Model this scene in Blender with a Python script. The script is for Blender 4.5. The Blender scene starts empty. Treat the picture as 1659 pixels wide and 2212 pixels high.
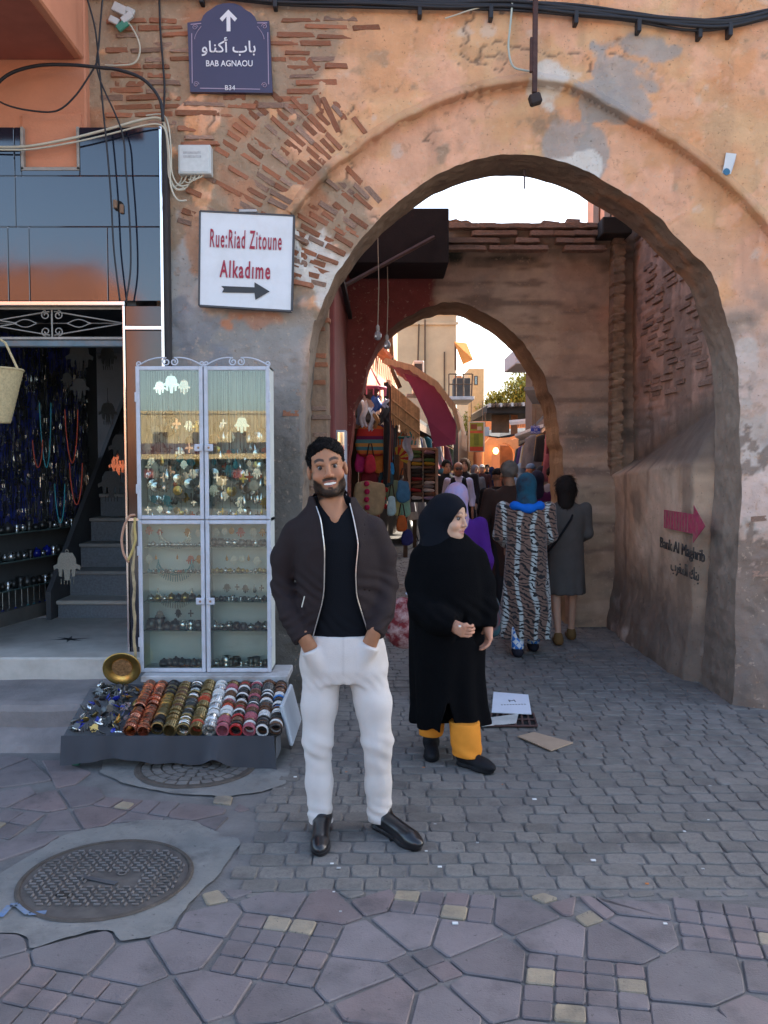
import bpy,bmesh,math,random
import numpy as np
from mathutils import Vector,Matrix
# ------------------------------------------------------------------ camera, sky, sun, exposure
SC=bpy.context.scene
COL=SC.collection
CAM_H,PITCH,FPX=1.65,math.radians(3.0),1838.0
cam=bpy.data.cameras.new('camera')
cam.sensor_fit='VERTICAL'
cam.sensor_height=24.0
cam.lens=24.0*FPX/2212.0
cam.clip_start=0.05
cam.clip_end=3000
cam_o=bpy.data.objects.new('camera',cam)
COL.objects.link(cam_o)
cam_o.location=(0,0,CAM_H)
cam_o.rotation_euler=(math.radians(90)-PITCH,0,0)
SC.camera=cam_o
SUN_AZ,SUN_EL=math.radians(52),math.radians(31)      # azimuth from +Y (ahead) towards +X (right)
world=bpy.data.worlds.new('World')
SC.world=world
world.use_nodes=True
_n=world.node_tree.nodes
_bg=_n['Background']
_sky=_n.new('ShaderNodeTexSky')
_sky.sky_type='NISHITA'
_sky.sun_disc=False
_sky.sun_elevation=SUN_EL
_sky.sun_rotation=SUN_AZ
_sky.air_density=1.0
_sky.dust_density=2.5
_sky.ozone_density=1.0
world.node_tree.links.new(_sky.outputs[0],_bg.inputs[0])
_bg.inputs[1].default_value=0.11
sun=bpy.data.lights.new('sun','SUN')
sun.energy=3.2
sun.angle=math.radians(0.5)
sun.color=(1.0,0.90,0.76)
sun_o=bpy.data.objects.new('sun',sun)
COL.objects.link(sun_o)
_sd=Vector((math.sin(SUN_AZ)*math.cos(SUN_EL),math.cos(SUN_AZ)*math.cos(SUN_EL),math.sin(SUN_EL)))
sun_o.rotation_euler=_sd.to_track_quat('Z','Y').to_euler()
sun_o.location=(8,8,12)
vs=SC.view_settings
vs.view_transform='Standard'
vs.look='None'
vs.gamma=1.0
vs.use_curve_mapping=False
vs.exposure=2.45
RNG=random.Random(7)
NPR=np.random.default_rng(7)
# ------------------------------------------------------------------ survey helpers: photo bearing + real depth -> world point
_cp,_sp=math.cos(PITCH),math.sin(PITCH)
def ray(x,y):
 a=(x-829.5)/FPX
 b=(1106.0-y)/FPX
 return a,_cp+b*_sp,-_sp+b*_cp
def W(x,y,Y):
 dx,dy,dz=ray(x,y)
 t=Y/dy
 return Vector((dx*t,Y,CAM_H+dz*t))
def WX(x,y,X):
 dx,dy,dz=ray(x,y)
 t=X/dx
 return Vector((X,dy*t,CAM_H+dz*t))
def G(x,y,z=0.0):
 dx,dy,dz=ray(x,y)
 t=(z-CAM_H)/dz
 return Vector((dx*t,dy*t,z))
# ------------------------------------------------------------------ numpy noise
def _hash(ix,iy,iz,seed):
 h=(ix*374761393+iy*668265263+iz*2147483647+seed*1274126177) & 0xFFFFFFFF
 h=((h ^ (h >> 13))*1274126177) & 0xFFFFFFFF
 h=((h ^ (h >> 16))*2246822519) & 0xFFFFFFFF
 return ((h ^ (h >> 15)) & 0xFFFFFF)/float(0xFFFFFF)
def vnoise(p,scale=1.0,seed=0):
 q=np.asarray(p,dtype=np.float64)*scale
 i=np.floor(q).astype(np.int64)
 f=q-i
 f=f*f*(3-2*f)
 r=0
 for dx in (0,1):
  wx=f[...,0] if dx else 1-f[...,0]
  for dy in (0,1):
   wy=f[...,1] if dy else 1-f[...,1]
   for dz in (0,1):
    wz=f[...,2] if dz else 1-f[...,2]
    r=r+wx*wy*wz*_hash(i[...,0]+dx,i[...,1]+dy,i[...,2]+dz,seed)
 return r*2-1
def fbm(p,scale=1.0,octs=4,seed=0,gain=0.5):
 a,s,r,t=1.0,scale,0,0
 for k in range(octs):
  r=r+a*vnoise(p,s,seed+k*17)
  t += a
  a *= gain
  s *= 2.03
 return r/t
def sstep(a,b,x):
 t=np.clip((x-a)/(b-a),0,1)
 return t*t*(3-2*t)
def mixc(c1,c2,t):
 return c1*(1-t[...,None])+np.asarray(c2)*t[...,None]
# ------------------------------------------------------------------ materials
MATS={}
def srgb(h):
 h=h.lstrip('#')
 c=[int(h[i:i+2],16)/255 for i in (0,2,4)]
 return tuple(v/12.92 if v <= 0.04045 else ((v+0.055)/1.055) ** 2.4 for v in c)
def M(name,col=(.5,.5,.5),rough=.8,metal=0.0,var=.18,vscale=6.0,bump=0.0,bscale=40.0,rnd=0.0,attr=None,
  spec=.5,dirt=None,dscale=3.0,damt=.5,trans=0.0,ior=1.45,emit=None,emis=0.0,aniso=None,sheen=0.0,coat=0.0,rvar=0.0):
 if name in MATS:
  return MATS[name]
 m=bpy.data.materials.new(name)
 m.use_nodes=True
 nt=m.node_tree
 N,L=nt.nodes,nt.links
 b=N['Principled BSDF']
 tc=N.new('ShaderNodeTexCoord')
 def noise(scale,det=5.0,rgh=.6):
  n=N.new('ShaderNodeTexNoise')
  n.inputs['Scale'].default_value=scale
  n.inputs['Detail'].default_value=det
  n.inputs['Roughness'].default_value=rgh
  if aniso:
   mp=N.new('ShaderNodeMapping')
   mp.inputs['Scale'].default_value=aniso
   L.new(tc.outputs['Object'],mp.inputs[0])
   L.new(mp.outputs[0],n.inputs['Vector'])
  else:
   L.new(tc.outputs['Object'],n.inputs['Vector'])
  return n
 if attr:
  src=N.new('ShaderNodeAttribute')
  src.attribute_name=attr
  csock=src.outputs['Color']
 else:
  src=N.new('ShaderNodeRGB')
  src.outputs[0].default_value=(*col[:3],1)
  csock=src.outputs[0]
 def val_mul(c,vs_):
  h=N.new('ShaderNodeHueSaturation')
  L.new(c,h.inputs['Color'])
  L.new(vs_,h.inputs['Value'])
  return h.outputs[0]
 if var>0:
  n=noise(vscale)
  mr=N.new('ShaderNodeMapRange')
  mr.inputs['From Min'].default_value=.25
  mr.inputs['From Max'].default_value=.75
  mr.inputs['To Min'].default_value=1-var
  mr.inputs['To Max'].default_value=1+var
  L.new(n.outputs['Fac'],mr.inputs['Value'])
  csock=val_mul(csock,mr.outputs[0])
 if rnd>0:
  oi=N.new('ShaderNodeObjectInfo')
  mr=N.new('ShaderNodeMapRange')
  mr.inputs['To Min'].default_value=1-rnd
  mr.inputs['To Max'].default_value=1+rnd
  L.new(oi.outputs['Random'],mr.inputs['Value'])
  csock=val_mul(csock,mr.outputs[0])
 if dirt:
  n=noise(dscale,6.0,.65)
  rp=N.new('ShaderNodeMapRange')
  rp.inputs['From Min'].default_value=.45
  rp.inputs['From Max'].default_value=.68
  rp.inputs['To Max'].default_value=damt
  L.new(n.outputs['Fac'],rp.inputs['Value'])
  mx=N.new('ShaderNodeMix')
  mx.data_type='RGBA'
  mx.inputs[7].default_value=(*dirt[:3],1)
  L.new(rp.outputs[0],mx.inputs[0])
  L.new(csock,mx.inputs[6])
  csock=mx.outputs[2]
 L.new(csock,b.inputs['Base Color'])
 b.inputs['Roughness'].default_value=rough
 if rvar>0:
  n=noise(vscale*1.7)
  mr=N.new('ShaderNodeMapRange')
  mr.inputs['From Min'].default_value=.3
  mr.inputs['From Max'].default_value=.7
  mr.inputs['To Min'].default_value=max(0.02,rough-rvar)
  mr.inputs['To Max'].default_value=min(1,rough+rvar)
  L.new(n.outputs['Fac'],mr.inputs['Value'])
  L.new(mr.outputs[0],b.inputs['Roughness'])
 b.inputs['Metallic'].default_value=metal
 b.inputs['Specular IOR Level'].default_value=spec
 b.inputs['IOR'].default_value=ior
 if trans:
  b.inputs['Transmission Weight'].default_value=trans
 if sheen:
  b.inputs['Sheen Weight'].default_value=sheen
  b.inputs['Sheen Roughness'].default_value=.5
 if coat:
  b.inputs['Coat Weight'].default_value=coat
  b.inputs['Coat Roughness'].default_value=.08
 if emit:
  b.inputs['Emission Color'].default_value=(*emit[:3],1)
  b.inputs['Emission Strength'].default_value=emis
 if bump:
  n=noise(bscale,7.0,.65)
  bp=N.new('ShaderNodeBump')
  bp.inputs['Strength'].default_value=min(1.0,bump)
  bp.inputs['Distance'].default_value=.012*max(1.0,bump)
  L.new(n.outputs['Fac'],bp.inputs['Height'])
  L.new(bp.outputs[0],b.inputs['Normal'])
 MATS[name]=m
 return m
def GLASS(name,tint=(1,1,1),refl=1.0,dirt=.04):
 """thin pane: clear, with Fresnel reflection and a trace of dust"""
 if name in MATS:
  return MATS[name]
 m=bpy.data.materials.new(name)
 m.use_nodes=True
 N,L=m.node_tree.nodes,m.node_tree.links
 out=N['Material Output']
 N.remove(N['Principled BSDF'])
 tr=N.new('ShaderNodeBsdfTransparent')
 tr.inputs[0].default_value=(*tint,1)
 gl=N.new('ShaderNodeBsdfGlossy')
 gl.inputs['Roughness'].default_value=.01
 df=N.new('ShaderNodeBsdfDiffuse')
 df.inputs[0].default_value=(.6,.6,.58,1)
 fr=N.new('ShaderNodeFresnel')
 fr.inputs[0].default_value=1.52
 ml=N.new('ShaderNodeMath')
 ml.operation='MULTIPLY'
 ml.inputs[1].default_value=1.9*refl
 L.new(fr.outputs[0],ml.inputs[0])
 m1=N.new('ShaderNodeMixShader')
 L.new(ml.outputs[0],m1.inputs[0])
 L.new(tr.outputs[0],m1.inputs[1])
 L.new(gl.outputs[0],m1.inputs[2])
 m2=N.new('ShaderNodeMixShader')
 m2.inputs[0].default_value=dirt
 L.new(m1.outputs[0],m2.inputs[1])
 L.new(df.outputs[0],m2.inputs[2])
 L.new(m2.outputs[0],out.inputs[0])
 MATS[name]=m
 return m
# ------------------------------------------------------------------ object helpers
LOC={}
def tag(o,label=None,cat=None,group=None,kind=None):
 if label:o['label']=label
 if cat:o['category']=cat
 if group:o['group']=group
 if kind:o['kind']=kind
 return o
def thing(name,loc,label,cat,group=None,rz=0.0):
 o=bpy.data.objects.new(name,None)
 o.empty_display_size=.1
 COL.objects.link(o)
 o.location=loc
 o.rotation_euler=(0,0,rz)
 LOC[o.name]=Vector(loc)
 return tag(o,label,cat,group)
def link_mesh(name,me,mat,parent=None,loc=None,rot=None,scale=None):
 o=bpy.data.objects.new(name,me)
 COL.objects.link(o)
 if mat is not None and len(me.materials)==0:
  me.materials.append(mat)
 if parent is not None:
  o.parent=parent
 if loc is not None:o.location=loc
 if rot is not None:o.rotation_euler=rot
 if scale is not None:o.scale=scale
 return o
def org(parent):
 return LOC.get(parent.name,Vector((0,0,0))) if parent is not None else Vector((0,0,0))
def copy_tree(o,parent=None):
 c=o.copy()
 COL.objects.link(c)
 c.parent=parent
 for ch in list(o.children):
  copy_tree(ch,c)
 return c
class MB:
 """mesh builder in world coordinates"""
 def __init__(s):
  s.v,s.f,s.m=[],[],[]
 def add(s,vs_,fs,mi=0):
  b=len(s.v)
  s.v.extend([tuple(p) for p in vs_])
  s.f.extend([tuple(i+b for i in f) for f in fs])
  s.m.extend([mi]*len(fs))
  return s
 def box(s,lo,hi,ch=0.0,mi=0,xf=None):
  x0,y0,z0=lo
  x1,y1,z1=hi
  if ch <= 0:
   vs_=[(x,y,z) for z in (z0,z1) for y in (y0,y1) for x in (x0,x1)]
   fs=[(0,2,3,1),(4,5,7,6),(0,1,5,4),(2,6,7,3),(0,4,6,2),(1,3,7,5)]
  else:
   ch=min(ch,abs(x1-x0)*.45,abs(y1-y0)*.45,abs(z1-z0)*.45)
   vs_,idx=[],{}
   def P(sx,sy,sz,ax):
    k=(sx,sy,sz,ax)
    if k not in idx:
     X=(x1 if sx else x0)+(0 if ax==0 else (-ch if sx else ch))
     Yy=(y1 if sy else y0)+(0 if ax==1 else (-ch if sy else ch))
     Z=(z1 if sz else z0)+(0 if ax==2 else (-ch if sz else ch))
     idx[k]=len(vs_)
     vs_.append((X,Yy,Z))
    return idx[k]
   fs=[]
   for sx in (0,1):
    q=[P(sx,0,0,0),P(sx,1,0,0),P(sx,1,1,0),P(sx,0,1,0)]
    fs.append(q if sx else q[::-1])
   for sy in (0,1):
    q=[P(0,sy,0,1),P(0,sy,1,1),P(1,sy,1,1),P(1,sy,0,1)]
    fs.append(q if sy else q[::-1])
   for sz in (0,1):
    q=[P(0,0,sz,2),P(1,0,sz,2),P(1,1,sz,2),P(0,1,sz,2)]
    fs.append(q if sz else q[::-1])
   for a,b in ((0,1),(0,1)):pass
   for sx in (0,1):
    for sy in (0,1):
     q=[P(sx,sy,0,0),P(sx,sy,0,1),P(sx,sy,1,1),P(sx,sy,1,0)]
     fs.append(q if sx==sy else q[::-1])
   for sx in (0,1):
    for sz in (0,1):
     q=[P(sx,0,sz,0),P(sx,1,sz,0),P(sx,1,sz,2),P(sx,0,sz,2)]
     fs.append(q if sx==sz else q[::-1])
   for sy in (0,1):
    for sz in (0,1):
     q=[P(0,sy,sz,1),P(0,sy,sz,2),P(1,sy,sz,2),P(1,sy,sz,1)]
     fs.append(q if sy==sz else q[::-1])
   for sx in (0,1):
    for sy in (0,1):
     for sz in (0,1):
      q=[P(sx,sy,sz,0),P(sx,sy,sz,1),P(sx,sy,sz,2)]
      fs.append(q if (sx+sy+sz) % 2==1 else q[::-1])
  if xf is not None:
   vs_=[xf @ Vector(p) for p in vs_]
  return s.add(vs_,fs,mi)
 def obox(s,c,half,ax,ay,az,mi=0,ch=0.0):
  """oriented box: centre, half sizes, three axes"""
  m=Matrix((ax,ay,az)).transposed().to_4x4()
  m.translation=Vector(c)
  return s.box([-h for h in half],half,ch,mi,m)
 def tube(s,pts,r,seg=8,mi=0,cap=True,closed=False):
  pts=[Vector(p) for p in pts]
  n=len(pts)
  rs=r if isinstance(r,(list,tuple)) else [r]*n
  up=Vector((0,0,1))
  vs_,fs=[],[]
  prev=None
  for i in range(n):
   a=pts[(i-1) % n] if (closed or i>0) else pts[i]
   b=pts[(i+1) % n] if (closed or i<n-1) else pts[i]
   t=(b-a)
   if t.length<1e-9:t=Vector((0,0,1))
   t.normalize()
   if prev is None:
    u=t.cross(up)
    if u.length<1e-3:u=t.cross(Vector((1,0,0)))
    u.normalize()
   else:
    u=prev-t*prev.dot(t)
    if u.length<1e-4:
     u=t.cross(up)
    u.normalize()
   prev=u
   w=t.cross(u)
   for k in range(seg):
    an=2*math.pi*k/seg
    vs_.append(pts[i]+(u*math.cos(an)+w*math.sin(an))*rs[i])
  rng=n if closed else n-1
  for i in range(rng):
   for k in range(seg):
    a=i*seg+k
    b=i*seg+(k+1) % seg
    c=((i+1) % n)*seg+(k+1) % seg
    d=((i+1) % n)*seg+k
    fs.append((a,b,c,d))
  if cap and not closed:
   fs.append(tuple(range(seg))[::-1])
   fs.append(tuple(range((n-1)*seg,n*seg)))
  return s.add(vs_,fs,mi)
 def lathe(s,c,prof,seg=20,axis=(0,0,1),mi=0,sx=1.0):
  """profile [(radius, height)] about an axis through c"""
  az=Vector(axis).normalized()
  ax=az.cross(Vector((0,1,0)))
  if ax.length<1e-3:ax=az.cross(Vector((1,0,0)))
  ax.normalize()
  ay=az.cross(ax)
  c=Vector(c)
  vs_,fs=[],[]
  for (r,h) in prof:
   for k in range(seg):
    an=2*math.pi*k/seg
    vs_.append(c+ax*(math.cos(an)*r*sx)+ay*(math.sin(an)*r)+az*h)
  for i in range(len(prof)-1):
   for k in range(seg):
    fs.append((i*seg+k,i*seg+(k+1) % seg,(i+1)*seg+(k+1) % seg,(i+1)*seg+k))
  if prof[0][0]>1e-6:fs.append(tuple(range(seg))[::-1])
  if prof[-1][0]>1e-6:fs.append(tuple(range((len(prof)-1)*seg,len(prof)*seg)))
  return s.add(vs_,fs,mi)
 def prism(s,poly,o,u,v,n,th,mi=0):
  """flat outline poly [(a,b)] in plane o+u*a+v*b, thickness th along n"""
  o,u,v,n=Vector(o),Vector(u),Vector(v),Vector(n)
  k=len(poly)
  vs_=[o+u*a+v*b for a,b in poly]+[o+u*a+v*b+n*th for a,b in poly]
  fs=[tuple(range(k))[::-1],tuple(range(k,2*k))]
  for i in range(k):
   j=(i+1) % k
   fs.append((i,j,k+j,k+i))
  return s.add(vs_,fs,mi)
 def grid(s,fn,nu,nv,mi=0):
  vs_=[fn(i/nu,j/nv) for j in range(nv+1) for i in range(nu+1)]
  fs=[(j*(nu+1)+i,j*(nu+1)+i+1,(j+1)*(nu+1)+i+1,(j+1)*(nu+1)+i) for j in range(nv) for i in range(nu)]
  return s.add(vs_,fs,mi)
 def mesh(s,name,o=Vector((0,0,0)),smooth=False):
  me=bpy.data.meshes.new(name)
  me.from_pydata([(p[0]-o[0],p[1]-o[1],p[2]-o[2]) for p in s.v],[],s.f)
  if any(s.m):
   me.polygons.foreach_set('material_index',s.m)
  if smooth:
   me.polygons.foreach_set('use_smooth',[True]*len(me.polygons))
  me.validate()
  if len(s.f)<6000:
   bm=bmesh.new()
   bm.from_mesh(me)
   bmesh.ops.recalc_face_normals(bm,faces=bm.faces[:])
   bm.to_mesh(me)
   bm.free()
  me.update()
  return me
 def build(s,name,mat,parent=None,smooth=False,base=None,**tg):
  """one mesh object; a top-level mesh gets its origin at base"""
  o0=org(parent) if parent is not None else Vector(base if base is not None else s.base())
  me=s.mesh(name,o0,smooth)
  for m_ in (mat if isinstance(mat,(list,tuple)) else [mat]):
   me.materials.append(m_)
  o=link_mesh(name,me,None,parent)
  LOC[o.name]=o0
  if parent is None:
   o.location=o0
  if tg:tag(o,**tg)
  return o
 def base(s):
  a=np.array(s.v)
  lo,hi=a.min(0),a.max(0)
  return Vector(((lo[0]+hi[0])/2,(lo[1]+hi[1])/2,lo[2]))
def np_mesh(name,verts,faces,smooth=True,cols=None):
 """fast mesh from numpy arrays; faces (n,4) or (n,3)"""
 me=bpy.data.meshes.new(name)
 nv,nf,k=len(verts),len(faces),faces.shape[1]
 me.vertices.add(nv)
 me.vertices.foreach_set('co',np.ascontiguousarray(verts,dtype=np.float32).ravel())
 me.loops.add(nf*k)
 me.loops.foreach_set('vertex_index',np.ascontiguousarray(faces,dtype=np.int32).ravel())
 me.polygons.add(nf)
 me.polygons.foreach_set('loop_start',np.arange(0,nf*k,k,dtype=np.int32))
 me.polygons.foreach_set('loop_total',np.full(nf,k,dtype=np.int32))
 if smooth:
  me.polygons.foreach_set('use_smooth',np.ones(nf,dtype=bool))
 me.update(calc_edges=True)
 if cols is not None:
  at=me.attributes.new('Col','FLOAT_COLOR','POINT')
  c4=np.ones((nv,4),dtype=np.float32)
  c4[:,:3]=cols
  at.data.foreach_set('color',c4.ravel())
 return me
def text_mesh(body,size,name='lettering',sx=1.0,bold=0.0,spacing=1.0,align='CENTER',ext=0.001):
 c=bpy.data.curves.new(name,'FONT')
 c.body=body
 c.size=size
 c.align_x=align
 c.align_y='CENTER'
 c.extrude=ext
 c.offset=bold
 c.space_character=spacing
 c.resolution_u=3
 o=bpy.data.objects.new(name,c)
 COL.objects.link(o)
 bpy.context.view_layer.update()
 dg=bpy.context.evaluated_depsgraph_get()
 me=bpy.data.meshes.new_from_object(o.evaluated_get(dg))
 bpy.data.objects.remove(o)
 bpy.data.curves.remove(c)
 me.name=name
 if sx != 1.0:
  me.transform(Matrix.Diagonal((sx,1,1,1)))
 return me
def place_text(body,size,mat,parent,o,u,v,name='lettering',**kw):
 """text centred at o, running along u with up v"""
 me=text_mesh(body,size,name,**kw)
 u,v=Vector(u).normalized(),Vector(v).normalized()
 n=u.cross(v)
 m=Matrix((u,v,n)).transposed().to_4x4()
 m.translation=Vector(o)-org(parent)
 me.transform(m)
 return link_mesh(name,me,mat,parent)
# ------------------------------------------------------------------ signed-distance sculpting (people, bags, soft things)
def surface_nets(f,lo,hi,h):
 lo,hi=np.array(lo,float),np.array(hi,float)
 n=np.ceil((hi-lo)/h).astype(int)+1
 xs=[lo[k]+h*np.arange(n[k]) for k in range(3)]
 P=np.stack(np.meshgrid(*xs,indexing='ij'),-1)
 D=f(P)
 # keep the border outside
 for ax in range(3):
  for e in (0,-1):
   sl=[slice(None)]*3
   sl[ax]=e
   D[tuple(sl)]=np.maximum(D[tuple(sl)],h*.5)
 ins=D<0
 acc=np.zeros(tuple(n-1)+(3,))
 cnt=np.zeros(tuple(n-1))
 def sub(A,o,m=None):
  return A[tuple(slice(o[k],n[k]-1+o[k]) for k in range(3))]
 for ax in range(3):
  d=[0,0,0]
  d[ax]=1
  others=[k for k in range(3) if k != ax]
  for a in (0,1):
   for b in (0,1):
    o=[0,0,0]
    o[others[0]],o[others[1]]=a,b
    o2=[o[k]+d[k] for k in range(3)]
    D0,D1=sub(D,o),sub(D,o2)
    cr=(D0<0) != (D1<0)
    t=np.where(cr,D0/np.where(cr,D0-D1,1),0)
    for k in range(3):
     acc[...,k] += np.where(cr,o[k]+(t if k==ax else 0),0)
    cnt += cr
 act=cnt>0
 idx=np.full(act.shape,-1,int)
 idx[act]=np.arange(act.sum())
 cells=np.argwhere(act)
 V_=lo+h*(cells+acc[act]/cnt[act][:,None])
 F_=[]
 for ax in range(3):
  o1,o2=(ax+1) % 3,(ax+2) % 3
  sl0=[slice(None)]*3
  sl1=[slice(None)]*3
  sl0[ax]=slice(0,n[ax]-1)
  sl1[ax]=slice(1,n[ax])
  for k in (o1,o2):
   sl0[k]=slice(1,n[k]-1)
   sl1[k]=slice(1,n[k]-1)
  A,B=ins[tuple(sl0)],ins[tuple(sl1)]
  for flip,mask in ((False,A & ~B),(True,~A & B)):
   e=np.argwhere(mask)
   if not len(e):
    continue
   c=e.copy()
   c[:,o1] += 1
   c[:,o2] += 1
   def cell(a,b):
    q=c.copy()
    q[:,o1] -= a
    q[:,o2] -= b
    return idx[q[:,0],q[:,1],q[:,2]]
   quad=np.stack([cell(1,1),cell(0,1),cell(0,0),cell(1,0)],1)
   F_.append(quad[:,::-1] if flip else quad)
 F_=np.concatenate(F_) if F_ else np.zeros((0,4),int)
 if len(F_):
  a,b,c=V_[F_[:,0]],V_[F_[:,1]],V_[F_[:,2]]
  if np.einsum('ij,ij->i',a,np.cross(b,c)).sum()<0:
   F_=F_[:,::-1]
 return V_,F_
def sdf_cone(P,a,b,ra,rb,sy=1.0,sx=1.0):
 a,b=np.array(a,float),np.array(b,float)
 s_=np.array([1/sx,1/sy,1.0])
 q,ab=(P-a)*s_,(b-a)*s_
 t=np.clip((q @ ab)/max(ab @ ab,1e-9),0,1)
 return np.linalg.norm(q-t[...,None]*ab,axis=-1)-(ra+t*(rb-ra))
def sdf_ell(P,c,r,R=None):
 q=P-np.array(c,float)
 if R is not None:
  q=q @ np.array(R)
 r=np.array(r,float)
 k0=np.linalg.norm(q/r,axis=-1)
 k1=np.linalg.norm(q/(r*r),axis=-1)
 return np.where(k1>1e-9,k0*(k0-1)/np.maximum(k1,1e-9),-r.min())
def smin(a,b,k):
 if k <= 0:
  return np.minimum(a,b)
 h=np.clip(.5+.5*(b-a)/k,0,1)
 return b*(1-h)+a*h-k*h*(1-h)
def smax(a,b,k):
 return-smin(-a,-b,k)
def chain(P,pts,k=.02,sy=1.0,D=None):
 """smooth chain of cones: pts = [(x,y,z,r), ...]"""
 for i in range(len(pts)-1):
  p,q=pts[i],pts[i+1]
  d=sdf_cone(P,p[:3],q[:3],p[3],q[3],sy)
  D=d if D is None else smin(D,d,k)
 return D
def loft(P,secs,k=0.0):
 """upright body of elliptic sections: secs = [(z, cx, cy, rx, ry), ...] bottom to top"""
 S=np.array(secs,float)
 z=P[...,2]
 c=[np.interp(z,S[:,0],S[:,i]) for i in range(1,5)]
 dx,dy=(P[...,0]-c[0])/c[2],(P[...,1]-c[1])/c[3]
 r=np.sqrt(dx*dx+dy*dy)
 d=(r-1)*np.minimum(c[2],c[3])
 return np.maximum(d,np.maximum(S[0,0]-z,z-S[-1,0]))
def sculpt(name,f,lo,hi,h,mat,parent,colfn=None,xf=None,smooth=True,relax=1):
 """sculpt in the parent's own frame; parent carries place and turn"""
 V_,F_=surface_nets(f,lo,hi,h)
 if relax and len(F_):
  for _ in range(relax):
   acc=np.zeros_like(V_)
   cnt=np.zeros(len(V_))
   for a,b in ((0,1),(1,2),(2,3),(3,0)):
    np.add.at(acc,F_[:,a],V_[F_[:,b]])
    np.add.at(cnt,F_[:,a],1)
   V_=V_*.5+.5*acc/np.maximum(cnt,1)[:,None]
 cols=colfn(V_) if colfn else None
 me=np_mesh(name,V_,F_,smooth,cols)
 return link_mesh(name,me,mat,parent)
# ------------------------------------------------------------------ the ground: bed, flagstones, cobbles, manholes
M_BED=M('joint_dirt',(.150,.142,.135),.95,var=.35,vscale=5,bump=.6,bscale=60)
M_FLAG=M('flagstone_purple',(.165,.139,.139),.78,var=.16,vscale=5,rnd=.2,bump=.35,bscale=120,dirt=(.13,.115,.115),dscale=2.2,damt=.55,rvar=.1)
M_FLAGR=M('flagstone_reddish',(.172,.130,.126),.78,var=.14,vscale=5,rnd=.14,bump=.35,bscale=120,dirt=(.13,.11,.11),dscale=3,damt=.5)
M_TILE=M('paver_tile_purple',(.150,.125,.125),.8,var=.12,vscale=9,rnd=.2,bump=.35,bscale=130,dirt=(.12,.105,.105),dscale=4,damt=.5)
M_BEIGE=M('paver_tile_beige',(.29,.235,.16),.82,var=.15,vscale=14,rnd=.12,bump=.4,bscale=120,dirt=(.2,.17,.13),dscale=9,damt=.6)
M_COB=M('cobble_grey',(.168,.153,.136),.72,var=.14,vscale=10,rnd=.2,bump=.45,bscale=70,dirt=(.085,.085,.08),dscale=4,damt=.5,rvar=.12)
M_CONC=M('patch_concrete',(.195,.188,.172),.85,var=.22,vscale=3.5,bump=.5,bscale=35,dirt=(.13,.135,.13),dscale=5,damt=.6)
M_IRON=M('manhole_iron',(.17,.155,.145),.6,metal=.25,var=.25,vscale=9,bump=.3,bscale=90,dirt=(.09,.07,.055),dscale=6,damt=.6)
M_IRON_RIM=M('manhole_rim_rust',(.085,.07,.058),.8,metal=.2,var=.3,vscale=15,bump=.5,bscale=80)
g=MB()
g.grid(lambda u,v:((u-.5)*400,-120+v*400,-.030),8,8)
g.build('ground',M('ground_earth',(.16,.14,.12),.95,var=.3,vscale=.6,bump=.4,bscale=8),base=(0,0,-.03),kind='structure')
def resample(pts,h):
 p=np.array(pts,float)
 d=np.r_[0,np.cumsum(np.linalg.norm(np.diff(p,axis=0),axis=1))]
 n=max(2,int(d[-1]/h))
 t=np.linspace(0,d[-1],n+1)
 return np.stack([np.interp(t,d,p[:,k]) for k in range(p.shape[1])],1)
def poly_area_c(p):
 a=cx=cy=0
 for i in range(len(p)):
  x0,y0=p[i];x1,y1=p[(i+1) % len(p)]
  c=x0*y1-x1*y0
  a += c;cx += (x0+x1)*c;cy += (y0+y1)*c
 return a/2,(cx/(3*a),cy/(3*a)) if abs(a)>1e-12 else p[0]
def inset(poly,d):
 """offset a (nearly) convex polygon inwards"""
 a,c=poly_area_c(poly)
 if a<0:poly=poly[::-1]
 n=len(poly)
 out=[]
 for i in range(n):
  p0,p1,p2=Vector(poly[i-1]),Vector(poly[i]),Vector(poly[(i+1) % n])
  e1,e2=(p1-p0),(p2-p1)
  if e1.length<1e-6 or e2.length<1e-6:
   out.append(tuple(p1));continue
  e1.normalize();e2.normalize()
  n1,n2=Vector((-e1.y,e1.x)),Vector((-e2.y,e2.x))
  b=n1+n2
  if b.length<1e-3:b=n1
  b=b/max(.35,b.dot(n1)) if b.dot(n1) != 0 else n1
  if b.length>2.2:b=b.normalized()*2.2
  out.append((p1.x+b.x*d,p1.y+b.y*d))
 return out
def round_poly(poly,r=.008,jit=.002):
 """cut corners and roughen the long edges a little"""
 out,n=[],len(poly)
 for i in range(n):
  p0,p1,p2=Vector(poly[i-1]),Vector(poly[i]),Vector(poly[(i+1) % n])
  a,b=(p0-p1),(p2-p1)
  ra,rb=min(r,a.length*.3),min(r,b.length*.3)
  q1,q2=p1+a.normalized()*ra,p1+b.normalized()*rb
  out += [tuple(q1),tuple(q2)]
  m=(q2+(p2+(p1-p2).normalized()*rb))/2
  if b.length>.12:
   k=max(1,int(b.length/.09))
   s0,s1=q2,p2+(p1-p2).normalized()*rb
   for j in range(1,k):
    t=s0.lerp(s1,j/k)
    out.append((t.x+RNG.uniform(-jit,jit),t.y+RNG.uniform(-jit,jit)))
 return out
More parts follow.
